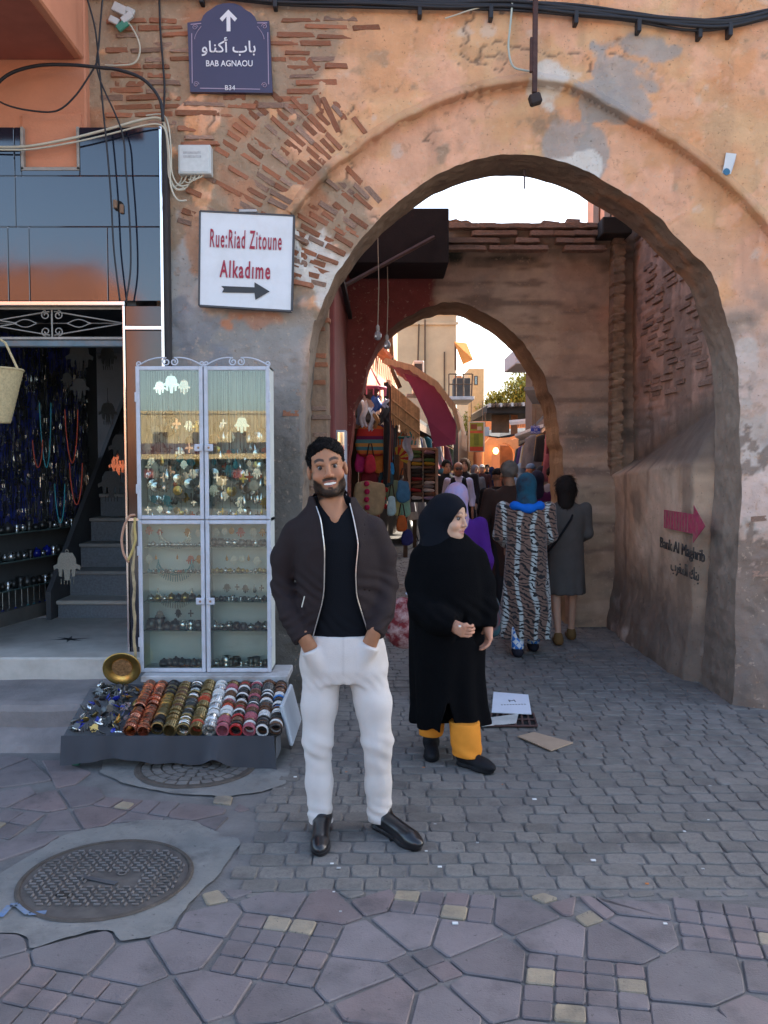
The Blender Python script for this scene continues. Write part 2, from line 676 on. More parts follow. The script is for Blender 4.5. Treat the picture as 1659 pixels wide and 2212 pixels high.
def slab_mesh(poly,z0,z1,ch,gap,tilt=.0015):
 p=round_poly(inset(poly,gap))
 a,c=poly_area_c(p)
 if a<0:p=p[::-1]
 top=inset(p,ch)
 n=len(p)
 tx,ty=RNG.uniform(-tilt,tilt)*4,RNG.uniform(-tilt,tilt)*4
 dz=RNG.uniform(-tilt,tilt)
 c3=Vector((c[0],c[1],0))
 def Z(q):return z1+dz+(q[0]-c[0])*tx+(q[1]-c[1])*ty
 vs_=[(q[0],q[1],z0) for q in p]+[(q[0],q[1],Z(q)-ch) for q in p]+[(q[0],q[1],Z(q)) for q in top]
 fs=[]
 for i in range(n):
  j=(i+1) % n
  fs += [(i,j,n+j,n+i),(n+i,n+j,2*n+j,2*n+i)]
 fs.append(tuple(range(2*n,3*n)))
 return vs_,fs,c3
T1=lambda x,y:G(x/1.659/1.8228,(2900+y/1.659)/1.8228)
T2=lambda x,y:G(x/1.659/1.8228,(3432+y/1.659)/1.8228)
T3=lambda x,y:G((900+x/1.659)/1.8228,(3432+y/1.659)/1.8228)
T4=lambda x,y:G((1800+x/1.3554)/1.8228,(3432+y/1.3554)/1.8228)
xy=lambda v:(v.x,v.y)
# bed of the flagstone area (slopes nowhere; pieces stand 18 mm proud of it)
flag_bed=MB()
flag_bed.add([(-6,-12,-.009),(6,-12,-.009),(6,3.42,-.009),(-.55,3.42,-.009),(-.75,5.2,-.009),(-6,5.2,-.009)],[(0,1,2,3,4,5)])
FLAGS=flag_bed.build('flagstone_paving',M_BED,base=(0,2,-.009),kind='structure')
cob_bed=MB()
cob_bed.add([(-1.0,3.18,-.008),(4.5,3.18,-.008),(4.5,60,-.008),(-1.6,60,-.008),(-.62,12,-.008),(-.62,6.3,-.008),(-1.0,6.0,-.008)],[(0,1,2,3,4,5,6)])
COBS=cob_bed.build('cobble_street',M_BED,base=(1,5,-.008),kind='structure')
def flag(pts,mat=M_FLAG,name='flagstone',gap=.0026,z=0.0):
 vs_,fs,c=slab_mesh(pts,-.03,z,.004,gap)
 mb=MB();mb.add(vs_,fs)
 mb.build(name,mat,FLAGS)
TILED=[]
def tiles(T,tl,tr,br,bl,nc,nr,beige=(),skip=()):
 a,b,c,d=[Vector(xy(T(*p))) for p in (tl,tr,br,bl)]
 P=lambda u,v:a.lerp(b,u).lerp(d.lerp(c,u),v)
 for r in range(nr):
  for k in range(nc):
   if (r,k) in skip:continue
   q=[P(k/nc,r/nr),P((k+1)/nc,r/nr),P((k+1)/nc,(r+1)/nr),P(k/nc,(r+1)/nr)]
   q=[(p.x+RNG.uniform(-.003,.003),p.y+RNG.uniform(-.003,.003)) for p in q]
   flag(q,M_BEIGE if (r,k) in beige else (M_TILE if RNG.random()<.75 else M_FLAGR),'paver_tile',.0026)
def FL(T,*pts,mat=M_FLAG,**k):
 flag([xy(T(*p)) for p in pts],mat,**k)
R_=M_FLAGR
FL(T2,(205,500),(490,425),(690,378),(735,395),(760,458),(600,640),(560,672),(215,608),(195,540))
FL(T2,(-120,395),(120,402),(165,430),(185,505),(-120,590))
FL(T2,(-120,600),(190,515),(210,610),(105,720),(-120,925),mat=R_)
FL(T2,(775,480),(950,440),(1110,670),(920,742),(580,678))
FL(T2,(965,425),(1140,370),(1470,435),(1320,628),(1120,668))
FL(T2,(1205,260),(1500,195),(1545,200),(1590,255),(1475,428),(1145,365))
FL(T2,(1310,140),(1430,110),(1500,185),(1350,215),mat=M_BEIGE,name='paver_tile')
FL(T2,(1445,112),(1650,108),(1655,130),(1510,178))
tiles(T2,(215,612),(915,745),(590,1130),(-130,975),4,3)
FL(T2,(925,748),(1115,685),(1330,985),(1300,1100),(620,1100))
FL(T2,(1130,678),(1320,635),(1660,700),(1520,925),(1335,985))
FL(T3,(60,190),(240,125),(520,142),(425,297),(100,256))
FL(T3,(525,142),(600,110),(690,115),(885,290),(750,340),(430,300),mat=R_)
FL(T3,(705,125),(880,120),(895,145),(785,175),mat=M_COB,name='cobble')
FL(T3,(790,185),(1060,105),(1092,150),(1045,252),(885,287),mat=R_)
tiles(T3,(1095,112),(1745,150),(1720,335),(1045,255),4,2,beige={(0,0),(1,2)})
tiles(T3,(105,260),(755,342),(550,750),(-130,645),4,4,beige={(0,1),(0,2)})
FL(T3,(755,345),(900,305),(1175,520),(1030,585),(660,542))
FL(T3,(925,300),(1050,255),(1380,293),(1320,482),(1180,515))
FL(T3,(660,550),(1010,590),(1100,675),(640,855),(553,755))
FL(T3,(185,705),(545,755),(640,852),(330,975),(60,995),(30,925))
tiles(T3,(1030,585),(1320,485),(1540,660),(1225,775),2,2)
FL(T3,(680,865),(1110,680),(1225,780),(1165,1010),(750,970),mat=R_)
FL(T3,(330,985),(640,865),(750,975),(750,1100),(180,1100))
FL(T3,(1235,785),(1400,730),(1660,945),(1640,1100),(1165,1060))
FL(T3,(60,1005),(320,985),(170,1100),(20,1100))
FL(T4,(-88,245),(190,278),(255,330),(-45,455),(-137,392))
FL(T4,(207,130),(380,150),(560,235),(295,335),(192,272))
FL(T4,(385,130),(460,108),(550,140),(460,165),mat=M_BEIGE,name='paver_tile')
FL(T4,(480,167),(640,122),(620,230),(568,232),mat=R_)
FL(T4,(300,345),(565,245),(690,292),(675,460),(375,420))
FL(T4,(620,235),(710,195),(790,255),(682,290),mat=M_BEIGE,name='paver_tile')
FL(T4,(645,125),(720,130),(850,222),(790,252),(710,190),mat=R_)
FL(T4,(690,300),(790,262),(1095,440),(990,490),(690,460))
FL(T4,(800,258),(850,230),(1150,262),(1190,385),(1110,432))
FL(T4,(785,160),(830,138),(1130,168),(1150,255),(850,222),(735,128))
tiles(T4,(1142,128),(1690,195),(1790,480),(1208,415),4,4,beige={(2,3)})
FL(T4,(1005,495),(1110,440),(1195,415),(1350,428),(1490,445),(1530,560),(1540,640),(1370,715),(1025,680))
tiles(T4,(1510,460),(1800,492),(1860,665),(1548,632),2,1)
tiles(T4,(375,425),(1000,495),(1050,830),(335,780),4,4,beige={(1,0),(1,3),(3,1)})
FL(T4,(-45,468),(255,345),(370,425),(355,588),(38,540))
FL(T4,(40,548),(352,595),(335,775),(180,810),(136,772),(-50,600))
FL(T4,(1025,690),(1370,722),(1480,800),(1500,880),(1045,880))
FL(T4,(1380,715),(1545,645),(1680,700),(1800,880),(1500,870),mat=R_)
FL(T4,(140,790),(180,815),(335,782),(500,800),(480,900),(120,900))
FL(T1,(-160,385),(200,318),(240,365),(40,462),(-160,445))
FL(T1,(248,366),(370,346),(445,465),(310,490),(60,460),mat=R_)
FL(T1,(380,340),(500,315),(650,330),(690,390),(600,440),(460,463))
FL(T1,(310,500),(450,475),(535,603),(225,618))
FL(T1,(468,475),(600,450),(740,467),(840,485),(690,575),(545,600),mat=R_)
tiles(T1,(700,395),(1180,425),(1090,520),(600,443),4,1)
FL(T1,(735,463),(800,425),(885,437),(835,478),mat=M_BEIGE,name='paver_tile',z=.004)
FL(T1,(845,485),(1085,525),(1030,548),(900,545),(720,560))
FL(T1,(1110,485),(1200,428),(1480,465),(1470,500),(1240,548),(1095,520),mat=R_)
FL(T1,(1480,385),(1525,392),(1510,445),(1385,432),(1400,390),mat=M_BEIGE,name='paver_tile',z=.004)
FL(T1,(1250,552),(1470,510),(1500,520),(1410,610))
FL(T1,(1520,470),(1560,430),(1640,470),(1560,490),mat=R_)
tiles(T1,(30,475),(300,500),(60,670),(-190,610),2,2,beige={(1,0)})
FL(T1,(60,675),(210,622),(395,642),(300,705),(30,800),(-150,850),(-150,740))
FL(T1,(-160,295),(70,190),(200,145),(345,280),(200,305),(-160,350))
FL(T1,(270,150),(390,150),(600,230),(500,305),(365,335),mat=R_)
FL(T1,(-160,190),(40,120),(190,135),(60,185),(-160,270))
# paving carries on past the edges of the view
yy=.6
while yy<4.7:
 hh=RNG.choice((.16,.22,.34))
 xx=-3.4+RNG.uniform(0,.2)
 while xx<3.6:
  ww=RNG.choice((.17,.24,.36,.42))
  cxx,cyy=xx+ww/2,yy+hh/2
  zc2=cyy*_cp+CAM_H*_sp
  uu,vv=829.5+FPX*cxx/zc2,1106-FPX*(cyy*_sp-CAM_H*_cp)/zc2
  if (vv>2300 or (uu>1745 and cyy<3.06) or uu<-100) and (cyy<3.06 or cxx<0):
   j_=lambda:RNG.uniform(-.03,.03)
   flag([(xx+j_()*.4,yy+j_()*.4),(xx+ww+j_()*.4,yy+j_()*.4),(xx+ww+j_()*.4,yy+hh+j_()*.4),(xx+j_()*.4,yy+hh+j_()*.4)],RNG.choice((M_FLAG,M_FLAG,M_TILE,M_FLAGR)),'flagstone',.006)
  xx += ww
 yy += hh
# concrete collars and the two manholes
def sheet_piece(poly,z,name,mat,parent,th=.012,base=None):
 vs_,fs,c=slab_mesh(poly,z-th,z,.003,0.0,0.0)
 mb=MB();mb.add(vs_,fs)
 return mb.build(name,mat,parent,base=base)
coll=[xy(T1(*p)) for p in ((-150,1000),(110,830),(290,720),(420,645),(540,612),(700,578),(900,548),(1100,540),(1240,553),(1420,620),(1540,660),(1570,700),(1500,790),(1450,870),(1330,985))]+ \
  [xy(T2(*p)) for p in ((1210,250),(1130,368),(960,428),(762,455),(735,385),(600,385),(200,498),(160,420),(100,398),(-150,390))]
def dense_sheet(poly,z,name,mat,parent,h=.015,amp=.002):
 a=resample(np.vstack([poly,poly[:1]]),.025)[:-1]
 a=a+.012*np.stack([vnoise(np.c_[a,a[:,:1]*0],9,4),vnoise(np.c_[a,a[:,:1]*0],9,7)],1)+.006*np.stack([vnoise(np.c_[a,a[:,:1]*0],31,4),vnoise(np.c_[a,a[:,:1]*0],31,7)],1)
 lo,hi=a.min(0),a.max(0)
 nx,ny=int((hi[0]-lo[0])/h)+1,int((hi[1]-lo[1])/h)+1
 X,Y_=np.meshgrid(lo[0]+h*np.arange(nx+1),lo[1]+h*np.arange(ny+1),indexing='ij')
 P=np.stack([X,Y_,0*X],-1)
 Z=z+1.8*amp*fbm(P,9,3,4)
 ins_=in_poly(P[...,:2].reshape(-1,2),a).reshape(X.shape)
 ids=np.arange(X.size).reshape(X.shape)
 keep=ins_[:-1,:-1] | ins_[1:,1:] | ins_[1:,:-1] | ins_[:-1,1:]
 F_=np.stack([ids[:-1,:-1][keep],ids[1:,:-1][keep],ids[1:,1:][keep],ids[:-1,1:][keep]],1)
 V_=np.stack([X,Y_,Z],-1).reshape(-1,3)
 out=~ins_.ravel()
 V_[out,:2]=snap_poly(V_[out,:2],a)
 used=np.unique(F_)
 rm=np.full(len(V_),-1);rm[used]=np.arange(len(used))
 me=np_mesh(name,V_[used]-np.array(org(parent)),rm[F_])
 return link_mesh(name,me,mat,parent)
def in_poly(p,poly):
 x,y=p[:,0],p[:,1]
 r=np.zeros(len(p),bool)
 n=len(poly)
 j=n-1
 for i in range(n):
  xi,yi=poly[i];xj,yj=poly[j]
  c=((yi>y) != (yj>y)) & (x<(xj-xi)*(y-yi)/(yj-yi+1e-15)+xi)
  r ^= c
  j=i
 return r
def snap_poly(p,poly,closed=True):
 best=np.full(len(p),1e9);out=p.copy()
 n=len(poly)
 for i in range(n if closed else n-1):
  a,b=poly[i],poly[(i+1) % n]
  ab=b-a
  t=np.clip(((p-a) @ ab)/max(ab @ ab,1e-12),0,1)
  q=a+t[:,None]*ab
  d=np.linalg.norm(p-q,axis=1)
  m=d<best
  best[m]=d[m];out[m]=q[m]
 return out
def dist_poly(p,poly,closed=False):
 return np.linalg.norm(p-snap_poly(p,poly,closed),axis=1)
dense_sheet(coll,.0005,'concrete_collar',M_CONC,FLAGS)
MH=Vector(((G(75/1.8228,1905).x+G(744/1.8228,1905).x)/2,(G(226,1819).y+G(226,1990).y)/2,0))
MHR=.325
mh=thing('manhole_cover',(MH.x,MH.y,.004),'round cast iron manhole cover with raised chequer pattern','manhole cover')
b=MB()
b.lathe((MH.x,MH.y,0),[(MHR-.002,.004),(MHR,.009),(MHR+.012,.009),(MHR+.018,.003)],64)
b.build('rim',M_IRON_RIM,mh)
b=MB()
b.lathe((MH.x,MH.y,0),[(MHR-.004,.002),(MHR-.006,.0040),(0.0,.0045)],64)
b.build('plate',M('manhole_plate',(.085,.075,.068),.75,metal=.15,var=.35,vscale=12,dirt=(.15,.13,.11),dscale=7,damt=.6),mh)
b=MB()
st=.036
for i in range(-10,11):
 for j in range(-10,11):
  x,y=i*st+(st/2 if j % 2 else 0),j*st*.62
  if math.hypot(x,y)>MHR-.022 or abs(y)>MHR:continue
  if abs(x-.03)<.10 and abs(y+.03)<.055:continue
  if (i+j) % 2:b.box((MH.x+x-.013,MH.y+y-.0045,.004),(MH.x+x+.013,MH.y+y+.0045,.0125),.002)
  else:b.box((MH.x+x-.0045,MH.y+y-.010,.004),(MH.x+x+.0045,MH.y+y+.010,.0125),.002)
tag(b.build('chequer_studs',M_IRON,mh),kind='stuff')
b=MB()
b.obox((MH.x-.02,MH.y-.035,.0095),(.085,.012,.0016),Vector((.93,-.36,0)),Vector((.36,.93,0)),Vector((0,0,1)))
b.build('worn_badge',M('manhole_badge',(.10,.10,.105),.5,metal=.4,var=.2),mh)
b=MB()
b.obox((MH.x-.115,MH.y-.15,.0092),(.03,.016,.001),Vector((.95,-.3,0)),Vector((.3,.95,0)),Vector((0,0,1)))  # near-black plate; the shade of the slot is put into its colour
b.build('lifting_slot_shade',M('slot_shade',(.02,.017,.014),.9,var=.2),mh)
place_text('O',.05,M_IRON,mh,(MH.x+.055,MH.y+.02,.0095),(.95,-.3,0),(.3,.95,0),ext=.0015)
c2=G(425,1655)
MH2R=.22
coll2=[xy(G(*p)) for p in ((232,1632),(300,1605),(560,1600),(640,1625),(618,1690),(560,1712),(480,1722),(380,1715),(262,1690),(215,1668))]
dense_sheet(coll2,.0005,'concrete_collar',M_CONC,FLAGS)
mh2=thing('manhole_cover',(c2.x,c2.y,.004),'manhole cover filled with small stone setts under the bangle tray','manhole cover')
b=MB();b.lathe((c2.x,c2.y,0),[(.335,.002),(.325,.010),(.300,.010),(.298,.006)],48);b.build('rim',M_IRON_RIM,mh2)
b=MB()
b.lathe((c2.x,c2.y,0),[(.300,.003),(.0,.005)],40);b.build('fill',M_BED,mh2)
sett=MB();sett.box((-.5,-.5,-1),(.5,.5,0),.1);sett_me=sett.mesh('sett')
sett_me.materials.append(M_COB)
for ring,r in enumerate((.05,.105,.16,.215,.27)):
 n=max(5,int(2*math.pi*r/.062))
 for k in range(n):
  an=2*math.pi*(k+.5*(ring % 2))/n
  o=link_mesh('sett',sett_me,None,mh2,(r*math.cos(an),r*math.sin(an),.007+RNG.uniform(-.001,.001)),(0,0,an),(.046,.053,.02))
# cobbles: courses across the lane
def rounded_cobble(seed):
 rg=random.Random(seed)
 mb=MB()
 n=4
 prof=[(0.5,-1.0),(.5,-.24),(.482,-.07),(.44,0.0)]
 vs_,fs=[],[]
 ring=12
 jit=[rg.uniform(-.035,.035) for _ in range(ring)]
 for (r,z) in prof:
  for k in range(ring):
   an=2*math.pi*(k+.5)/ring
   cx,sx_=math.cos(an),math.sin(an)
   p=7.0
   q=(abs(cx) ** p+abs(sx_) ** p) ** (-1/p)
   rr=r*q+jit[k]*(r/.5)*.6
   vs_.append((cx*rr,sx_*rr,z+(rg.uniform(-.05,.05) if z==0 else 0)))
 for i in range(3):
  for k in range(ring):
   fs.append((i*ring+k,i*ring+(k+1) % ring,(i+1)*ring+(k+1) % ring,(i+1)*ring+k))
 fs.append(tuple(range(3*ring,4*ring)))
 mb.add(vs_,fs)
 return mb
COBM=[]
for k in range(6):
 mb=rounded_cobble(k)
 me=mb.mesh('cobble')
 me.materials.append(M_COB)
 COBM.append((me,mb))
rest=MB()
cob_list=[]
Lx=[xy(G(*p)) for p in ((480,1922),(505,1850),(530,1775),(575,1700),(610,1640),(618,1560),(625,1500))]
LY,LX=[p[1] for p in Lx],[p[0] for p in Lx]
y=3.245
row=0
collA=np.array(coll)
while y<24:
 d=.106 if y<12 else .16
 xl=float(np.interp(y,LY,LX)) if y<LY[-1] else (-.72 if y<6.3 else-.6+.125*max(0,y-9.5))
 xr=2.55 if y<9 else 2.5+.125*(y-9)
 x=xl+RNG.uniform(0,.08)
 while x<xr:
  w=RNG.choice((.11,.115,.12,.15,.17)) if x>.1 else RNG.choice((.11,.115,.118,.15))
  cx,cy=x+w/2,y+d/2
  skew=.05*max(0,cx-.8)          # the courses bow away towards the right
  cy2=cy+skew*.6+.012*math.sin(cx*2.3+row*.4)
  if not in_poly(np.array([[cx,cy2]]),collA)[0] and RNG.random()>.006:
   cob_list.append((cx,cy2,w-.004,d-.004,RNG.uniform(-.05,.05)-.05*max(0,cx-.8),RNG.uniform(-.003,.003)))
  x += w
 y += d
 row += 1
cob_list.sort(key=lambda c:c[0] ** 2+c[1] ** 2)
for i,(cx,cy,w,d,rz,dz) in enumerate(cob_list):
 me,mb=COBM[i % 6]
 if i<300:
  o=link_mesh('cobble',me,None,COBS,Vector((cx,cy,dz-.0))-org(COBS),(RNG.uniform(-.02,.02),RNG.uniform(-.02,.02),rz),(w,d,.03))
 else:
  ca,sa=math.cos(rz),math.sin(rz)
  rest.add([(cx+v[0]*w*ca-v[1]*d*sa,cy+v[0]*w*sa+v[1]*d*ca,dz+v[2]*.03) for v in mb.v],mb.f)
M_COBR=M('cobble_grey_far',(.168,.153,.136),.72,var=.3,vscale=7,bump=.45,bscale=70,dirt=(.085,.085,.08),dscale=4,damt=.5,rvar=.12)
tag(rest.build('cobbles_beyond',M_COBR,COBS),kind='stuff')
# broken half cobbles and mortar along the seam between the two pavings
for k in range(26):
 x=-.75+k*.125+RNG.uniform(-.03,.03)
 o=link_mesh('cobble',COBM[k % 6][0],None,COBS,Vector((x,3.222+RNG.uniform(-.012,.012),-.003))-org(COBS),(0,0,RNG.uniform(-.2,.2)),(RNG.uniform(.05,.11),RNG.uniform(.03,.06),.03))
def stain(m,sc=5.0,dark=(.06,.055,.055),amt=.6,spots=42.0):
 """tread dirt and droplets: irregular darker marks with their own outlines"""
 N,L=m.node_tree.nodes,m.node_tree.links
 b=N['Principled BSDF']
 src=b.inputs['Base Color'].links[0].from_socket
 ge=N.new('ShaderNodeNewGeometry')
 for (s_,lo,hi,c,a) in ((sc,.50,.68,dark,amt),(spots,.62,.67,(.05,.045,.045),.7),(spots*.6,.68,.72,(.30,.28,.27),.45),(1.3,.45,.65,(.19,.18,.178),.35)):
  n=N.new('ShaderNodeTexNoise');n.inputs['Scale'].default_value=s_;n.inputs['Detail'].default_value=7;n.inputs['Roughness'].default_value=.65
  L.new(ge.outputs['Position'],n.inputs['Vector'])
  r=N.new('ShaderNodeMapRange');r.inputs['From Min'].default_value=lo;r.inputs['From Max'].default_value=hi;r.inputs['To Max'].default_value=a
  L.new(n.outputs['Fac'],r.inputs['Value'])
  mx=N.new('ShaderNodeMix');mx.data_type='RGBA';mx.inputs[7].default_value=(*c,1)
  L.new(r.outputs[0],mx.inputs[0]);L.new(src,mx.inputs[6]);src=mx.outputs[2]
 L.new(src,b.inputs['Base Color'])
for m__ in (M_FLAG,M_FLAGR,M_TILE,M_BEIGE,M_COB,M_COBR,M_CONC):
 stain(m__)
# ------------------------------------------------------------------ the gate: front arch wall, side walls, second arch
def proj(X,Y,Z):
 """survey bearing of a world point (used to look up where a patch of plaster lies)"""
 dz=Z-CAM_H
 zc=Y*_cp-dz*_sp
 yc=Y*_sp+dz*_cp
 return 829.5+FPX*X/zc,1106-FPX*yc/zc
def smooth_line(pts,it=2):
 p=[tuple(q) for q in pts]
 for _ in range(it):
  o=[p[0]]
  for a,b in zip(p[:-1],p[1:]):
   o += [(a[0]*.75+b[0]*.25,a[1]*.75+b[1]*.25),(a[0]*.25+b[0]*.75,a[1]*.25+b[1]*.75)]
  p=o+[p[-1]]
 return p
M_WALL=M('aged_plaster',attr='Col',rough=.92,var=.10,vscale=7,bump=.7,bscale=38,spec=.25)
M_WALL2=M('aged_brickwork',attr='Col',rough=.94,var=.14,vscale=6,bump=.9,bscale=26,spec=.2)
def roughen(m,sc1=24.0,sc2=70.0,light=(.60,.43,.30),dark=(.14,.095,.065),a1=.35,a2=.6):
 """flaked specks and pits, with relief, over a wall material"""
 N,L=m.node_tree.nodes,m.node_tree.links
 b=N['Principled BSDF']
 tc=N.new('ShaderNodeTexCoord')
 src=b.inputs['Base Color'].links[0].from_socket
 hs=[]
 for (sc,lo,hi,colr,amt) in ((sc1,.60,.66,light,a1),(sc1*.45,.63,.67,(light[0]*.8,light[1]*.62,light[2]*.5),a1),(sc2,.63,.70,dark,a2)):
  n=N.new('ShaderNodeTexNoise');n.inputs['Scale'].default_value=sc;n.inputs['Detail'].default_value=6;n.inputs['Roughness'].default_value=.62
  L.new(tc.outputs['Object'],n.inputs['Vector'])
  r=N.new('ShaderNodeMapRange');r.inputs['From Min'].default_value=lo;r.inputs['From Max'].default_value=hi;r.inputs['To Max'].default_value=amt
  L.new(n.outputs['Fac'],r.inputs['Value'])
  mx=N.new('ShaderNodeMix');mx.data_type='RGBA';mx.inputs[7].default_value=(*colr,1)
  L.new(r.outputs[0],mx.inputs[0]);L.new(src,mx.inputs[6]);src=mx.outputs[2]
  hs.append(r.outputs[0])
 L.new(src,b.inputs['Base Color'])
 ad=N.new('ShaderNodeMath');ad.operation='ADD';L.new(hs[1],ad.inputs[0]);L.new(hs[2],ad.inputs[1])
 bp=N.new('ShaderNodeBump');bp.inputs['Strength'].default_value=.8;bp.inputs['Distance'].default_value=.008;bp.invert=True
 L.new(ad.outputs[0],bp.inputs['Height'])
 if b.inputs['Normal'].links:L.new(b.inputs['Normal'].links[0].from_socket,bp.inputs['Normal'])
 L.new(bp.outputs[0],b.inputs['Normal'])
roughen(M_WALL)
roughen(M_WALL2,16,48,(.27,.19,.135),(.06,.045,.035),.14,.65)
M_BRICK=M('thin_brick',(.36,.135,.07),.9,var=.22,vscale=12,rnd=.28,bump=.6,bscale=60,dirt=(.30,.20,.13),dscale=9,damt=.6)
M_BRICKD=M('thin_brick_dark',(.40,.245,.175),.92,var=.22,vscale=9,rnd=.25,bump=.7,bscale=40,dirt=(.17,.12,.09),dscale=6,damt=.7)
def arch_wall(name,line,x0,x1,z0,z1,yf,yb,h,disp,colf,intcol,top=None,parent=None,back=True,**tg):
 """wall with an arched opening whose outline is the open polyline line [(X,Z)]; returns the thing"""
 root=thing(name,((x0+x1)/2,yf,0),**tg)
 o0=np.array(org(root))
 L_=np.array(line,float)
 hole=np.vstack([L_,[L_[-1][0],-1.0],[L_[0][0],-1.0]])
 for face in ((yf,1,h),(yb,-1,h*3)):
  if face[1]<0 and not back:continue
  hh=face[2]
  nx,nz=int((x1-x0)/hh),int((z1-z0)/hh)
  X,Z=np.meshgrid(np.linspace(x0,x1,nx+1),np.linspace(z0,z1,nz+1),indexing='ij')
  if top is not None:
   tp=top(X)
   over=Z>tp
   Zc=np.minimum(Z,tp)
  else:
   over=np.zeros(X.shape,bool);Zc=Z
  P2=np.stack([X,Zc],-1).reshape(-1,2)
  ins_=in_poly(P2,hole).reshape(X.shape)
  ids=np.arange(X.size).reshape(X.shape)
  def corners(A):return A[:-1,:-1],A[1:,:-1],A[1:,1:],A[:-1,1:]
  allin=np.logical_and.reduce(corners(ins_))
  allov=np.logical_and.reduce(corners(over))
  keep=~allin & ~allov
  c=corners(ids)
  F_=np.stack([q[keep] for q in (c if face[1]>0 else c[::-1])],1)
  inn=ins_.ravel()
  P2[inn]=snap_poly(P2[inn],L_,False)
  P3=np.stack([P2[:,0],np.full(len(P2),face[0]),P2[:,1]],1)
  if face[1]>0:
   d=disp(P3)
   cols=colf(P3,d)
   P3[:,1] -= d
  else:
   cols=np.tile(np.array(intcol(P3*0+np.array([0,yb,0]))[:1]),(len(P3),1))
  used=np.unique(F_)
  rm=np.full(len(P3),-1);rm[used]=np.arange(len(used))
  me=np_mesh('plaster_face' if face[1]>0 else 'rear_face',P3[used]-o0,rm[F_],True,cols[used])
  link_mesh(me.name,me,M_WALL if face[1]>0 else M_WALL2,root)
 # soffit and jambs
 R=resample(L_,h*1.2)
 nd=max(4,int((yb-yf)/(h*1.5)))
 rows=[]
 tn=np.gradient(R,axis=0)
 nrm=np.stack([-tn[:,1],tn[:,0]],1)
 nrm /= np.maximum(np.linalg.norm(nrm,axis=1),1e-9)[:,None]
 d0=disp(np.stack([R[:,0],np.full(len(R),yf),R[:,1]],1))
 for j in range(nd+1):
  t=j/nd
  yy=yf-d0*(1-t)+(yb-yf)*t
  P=np.stack([R[:,0],yy,R[:,1]],1)
  e=(.012*fbm(P,6,3,31)+.010*vnoise(P,22,37))*math.sin(math.pi*min(1,t*1.0)*.999) ** .35*(0 if j in (0,nd) else 1)
  P[:,0] += nrm[:,0]*e
  P[:,2] += nrm[:,1]*e
  rows.append(P)
 V_=np.concatenate(rows)
 n=len(R)
 ids=np.arange(len(V_)).reshape(nd+1,n)
 F_=np.stack([ids[:-1,:-1].ravel(),ids[:-1,1:].ravel(),ids[1:,1:].ravel(),ids[1:,:-1].ravel()],1)
 me=np_mesh('soffit',V_-o0,F_,True,intcol(V_))
 link_mesh('soffit',me,M_WALL2,root)
 # top
 xs=np.linspace(x0,x1,int((x1-x0)/h))
 tz=top(xs) if top is not None else np.full(len(xs),z1)
 mb=MB()
 k=len(xs)
 mb.add([(x,yf-.01,z) for x,z in zip(xs,tz)]+[(x,yb,z) for x,z in zip(xs,tz)],[(i,i+1,k+i+1,k+i) for i in range(k-1)])
 mb.build('coping',M_BRICKD,root)
 return root
YF,YB=5.90,6.42
in_view=[(655,1100),(656,1000),(657,900),(662,800),(672,713),(692,660),(722,590),(796,499),(863,438),(923,396),(1004,356),(1070,339),(1138,336),(1191,344),(1271,374),(1352,421),(1418,461),(1486,527),(1546,590),(1552,605),(1576,680),(1600,750),(1607,830),(1607,1000)]
IN=[(W(x,y,YF).x,W(x,y,YF).z) for x,y in in_view]
IN=[(x,z+.045*max(0,min(1,(z-2.6)/1.0))) for x,z in IN]
IN=[(IN[0][0]-.012,-.05)]+smooth_line(IN,1)+[(2.46,.8),(2.42,-.05)]
IN=resample(IN,.03)
IN[:,0] += .006*vnoise(np.c_[IN,IN[:,:1]*0],5,3)+.006*vnoise(np.c_[IN,IN[:,:1]*0],16,5)
IN[:,1] += .006*vnoise(np.c_[IN,IN[:,:1]*0],5,8)+.006*vnoise(np.c_[IN,IN[:,:1]*0],16,9)
mo_view=[(629,462),(669,408),(722,355),(803,298),(883,251),(963,214),(1044,189),(1124,175),(1191,175),(1258,195),(1325,234),(1405,274),(1486,325),(1552,375),(1606,428),(1659,488),(1705,560),(1738,650),(1752,760),(1756,900)]
MO=smooth_line([(W(x,y,YF).x,W(x,y,YF).z) for x,y in mo_view],2)
BANDP=np.array(list(MO)+[(MO[-1][0],-1),(-.56,-1),(-.56,2.2),(-.46,2.75)])
MOA=np.array(MO)
C_PINK,C_ORANGE,C_OCHRE=np.array((.64,.345,.215)),np.array((.63,.305,.15)),np.array((.63,.375,.20))
C_MORTAR,C_GREY,C_WHITE,C_GRIME,C_BROWN=np.array((.36,.25,.165)),np.array((.27,.255,.235)),np.array((.62,.57,.50)),np.array((.115,.098,.08)),np.array((.20,.135,.095))
def expo_mask(u,v,P):
 """1 where the plaster is gone and mortar/brick shows"""
 n=fbm(P,3.2,5,11)
 left=sstep(60,-60,(u-np.interp(v,[0,60,200,330,420,520,640,720],[800,780,690,640,800,830,740,690]))+90*n)
 left *= sstep(800,700,v+60*n)
 hole_=sstep(.30,.42,fbm(P,2.0,5,21))
 return np.clip(left*sstep(-.42,-.25,n+.1*vnoise(P,9,2))+.8*hole_*sstep(400,900,v),0,1)
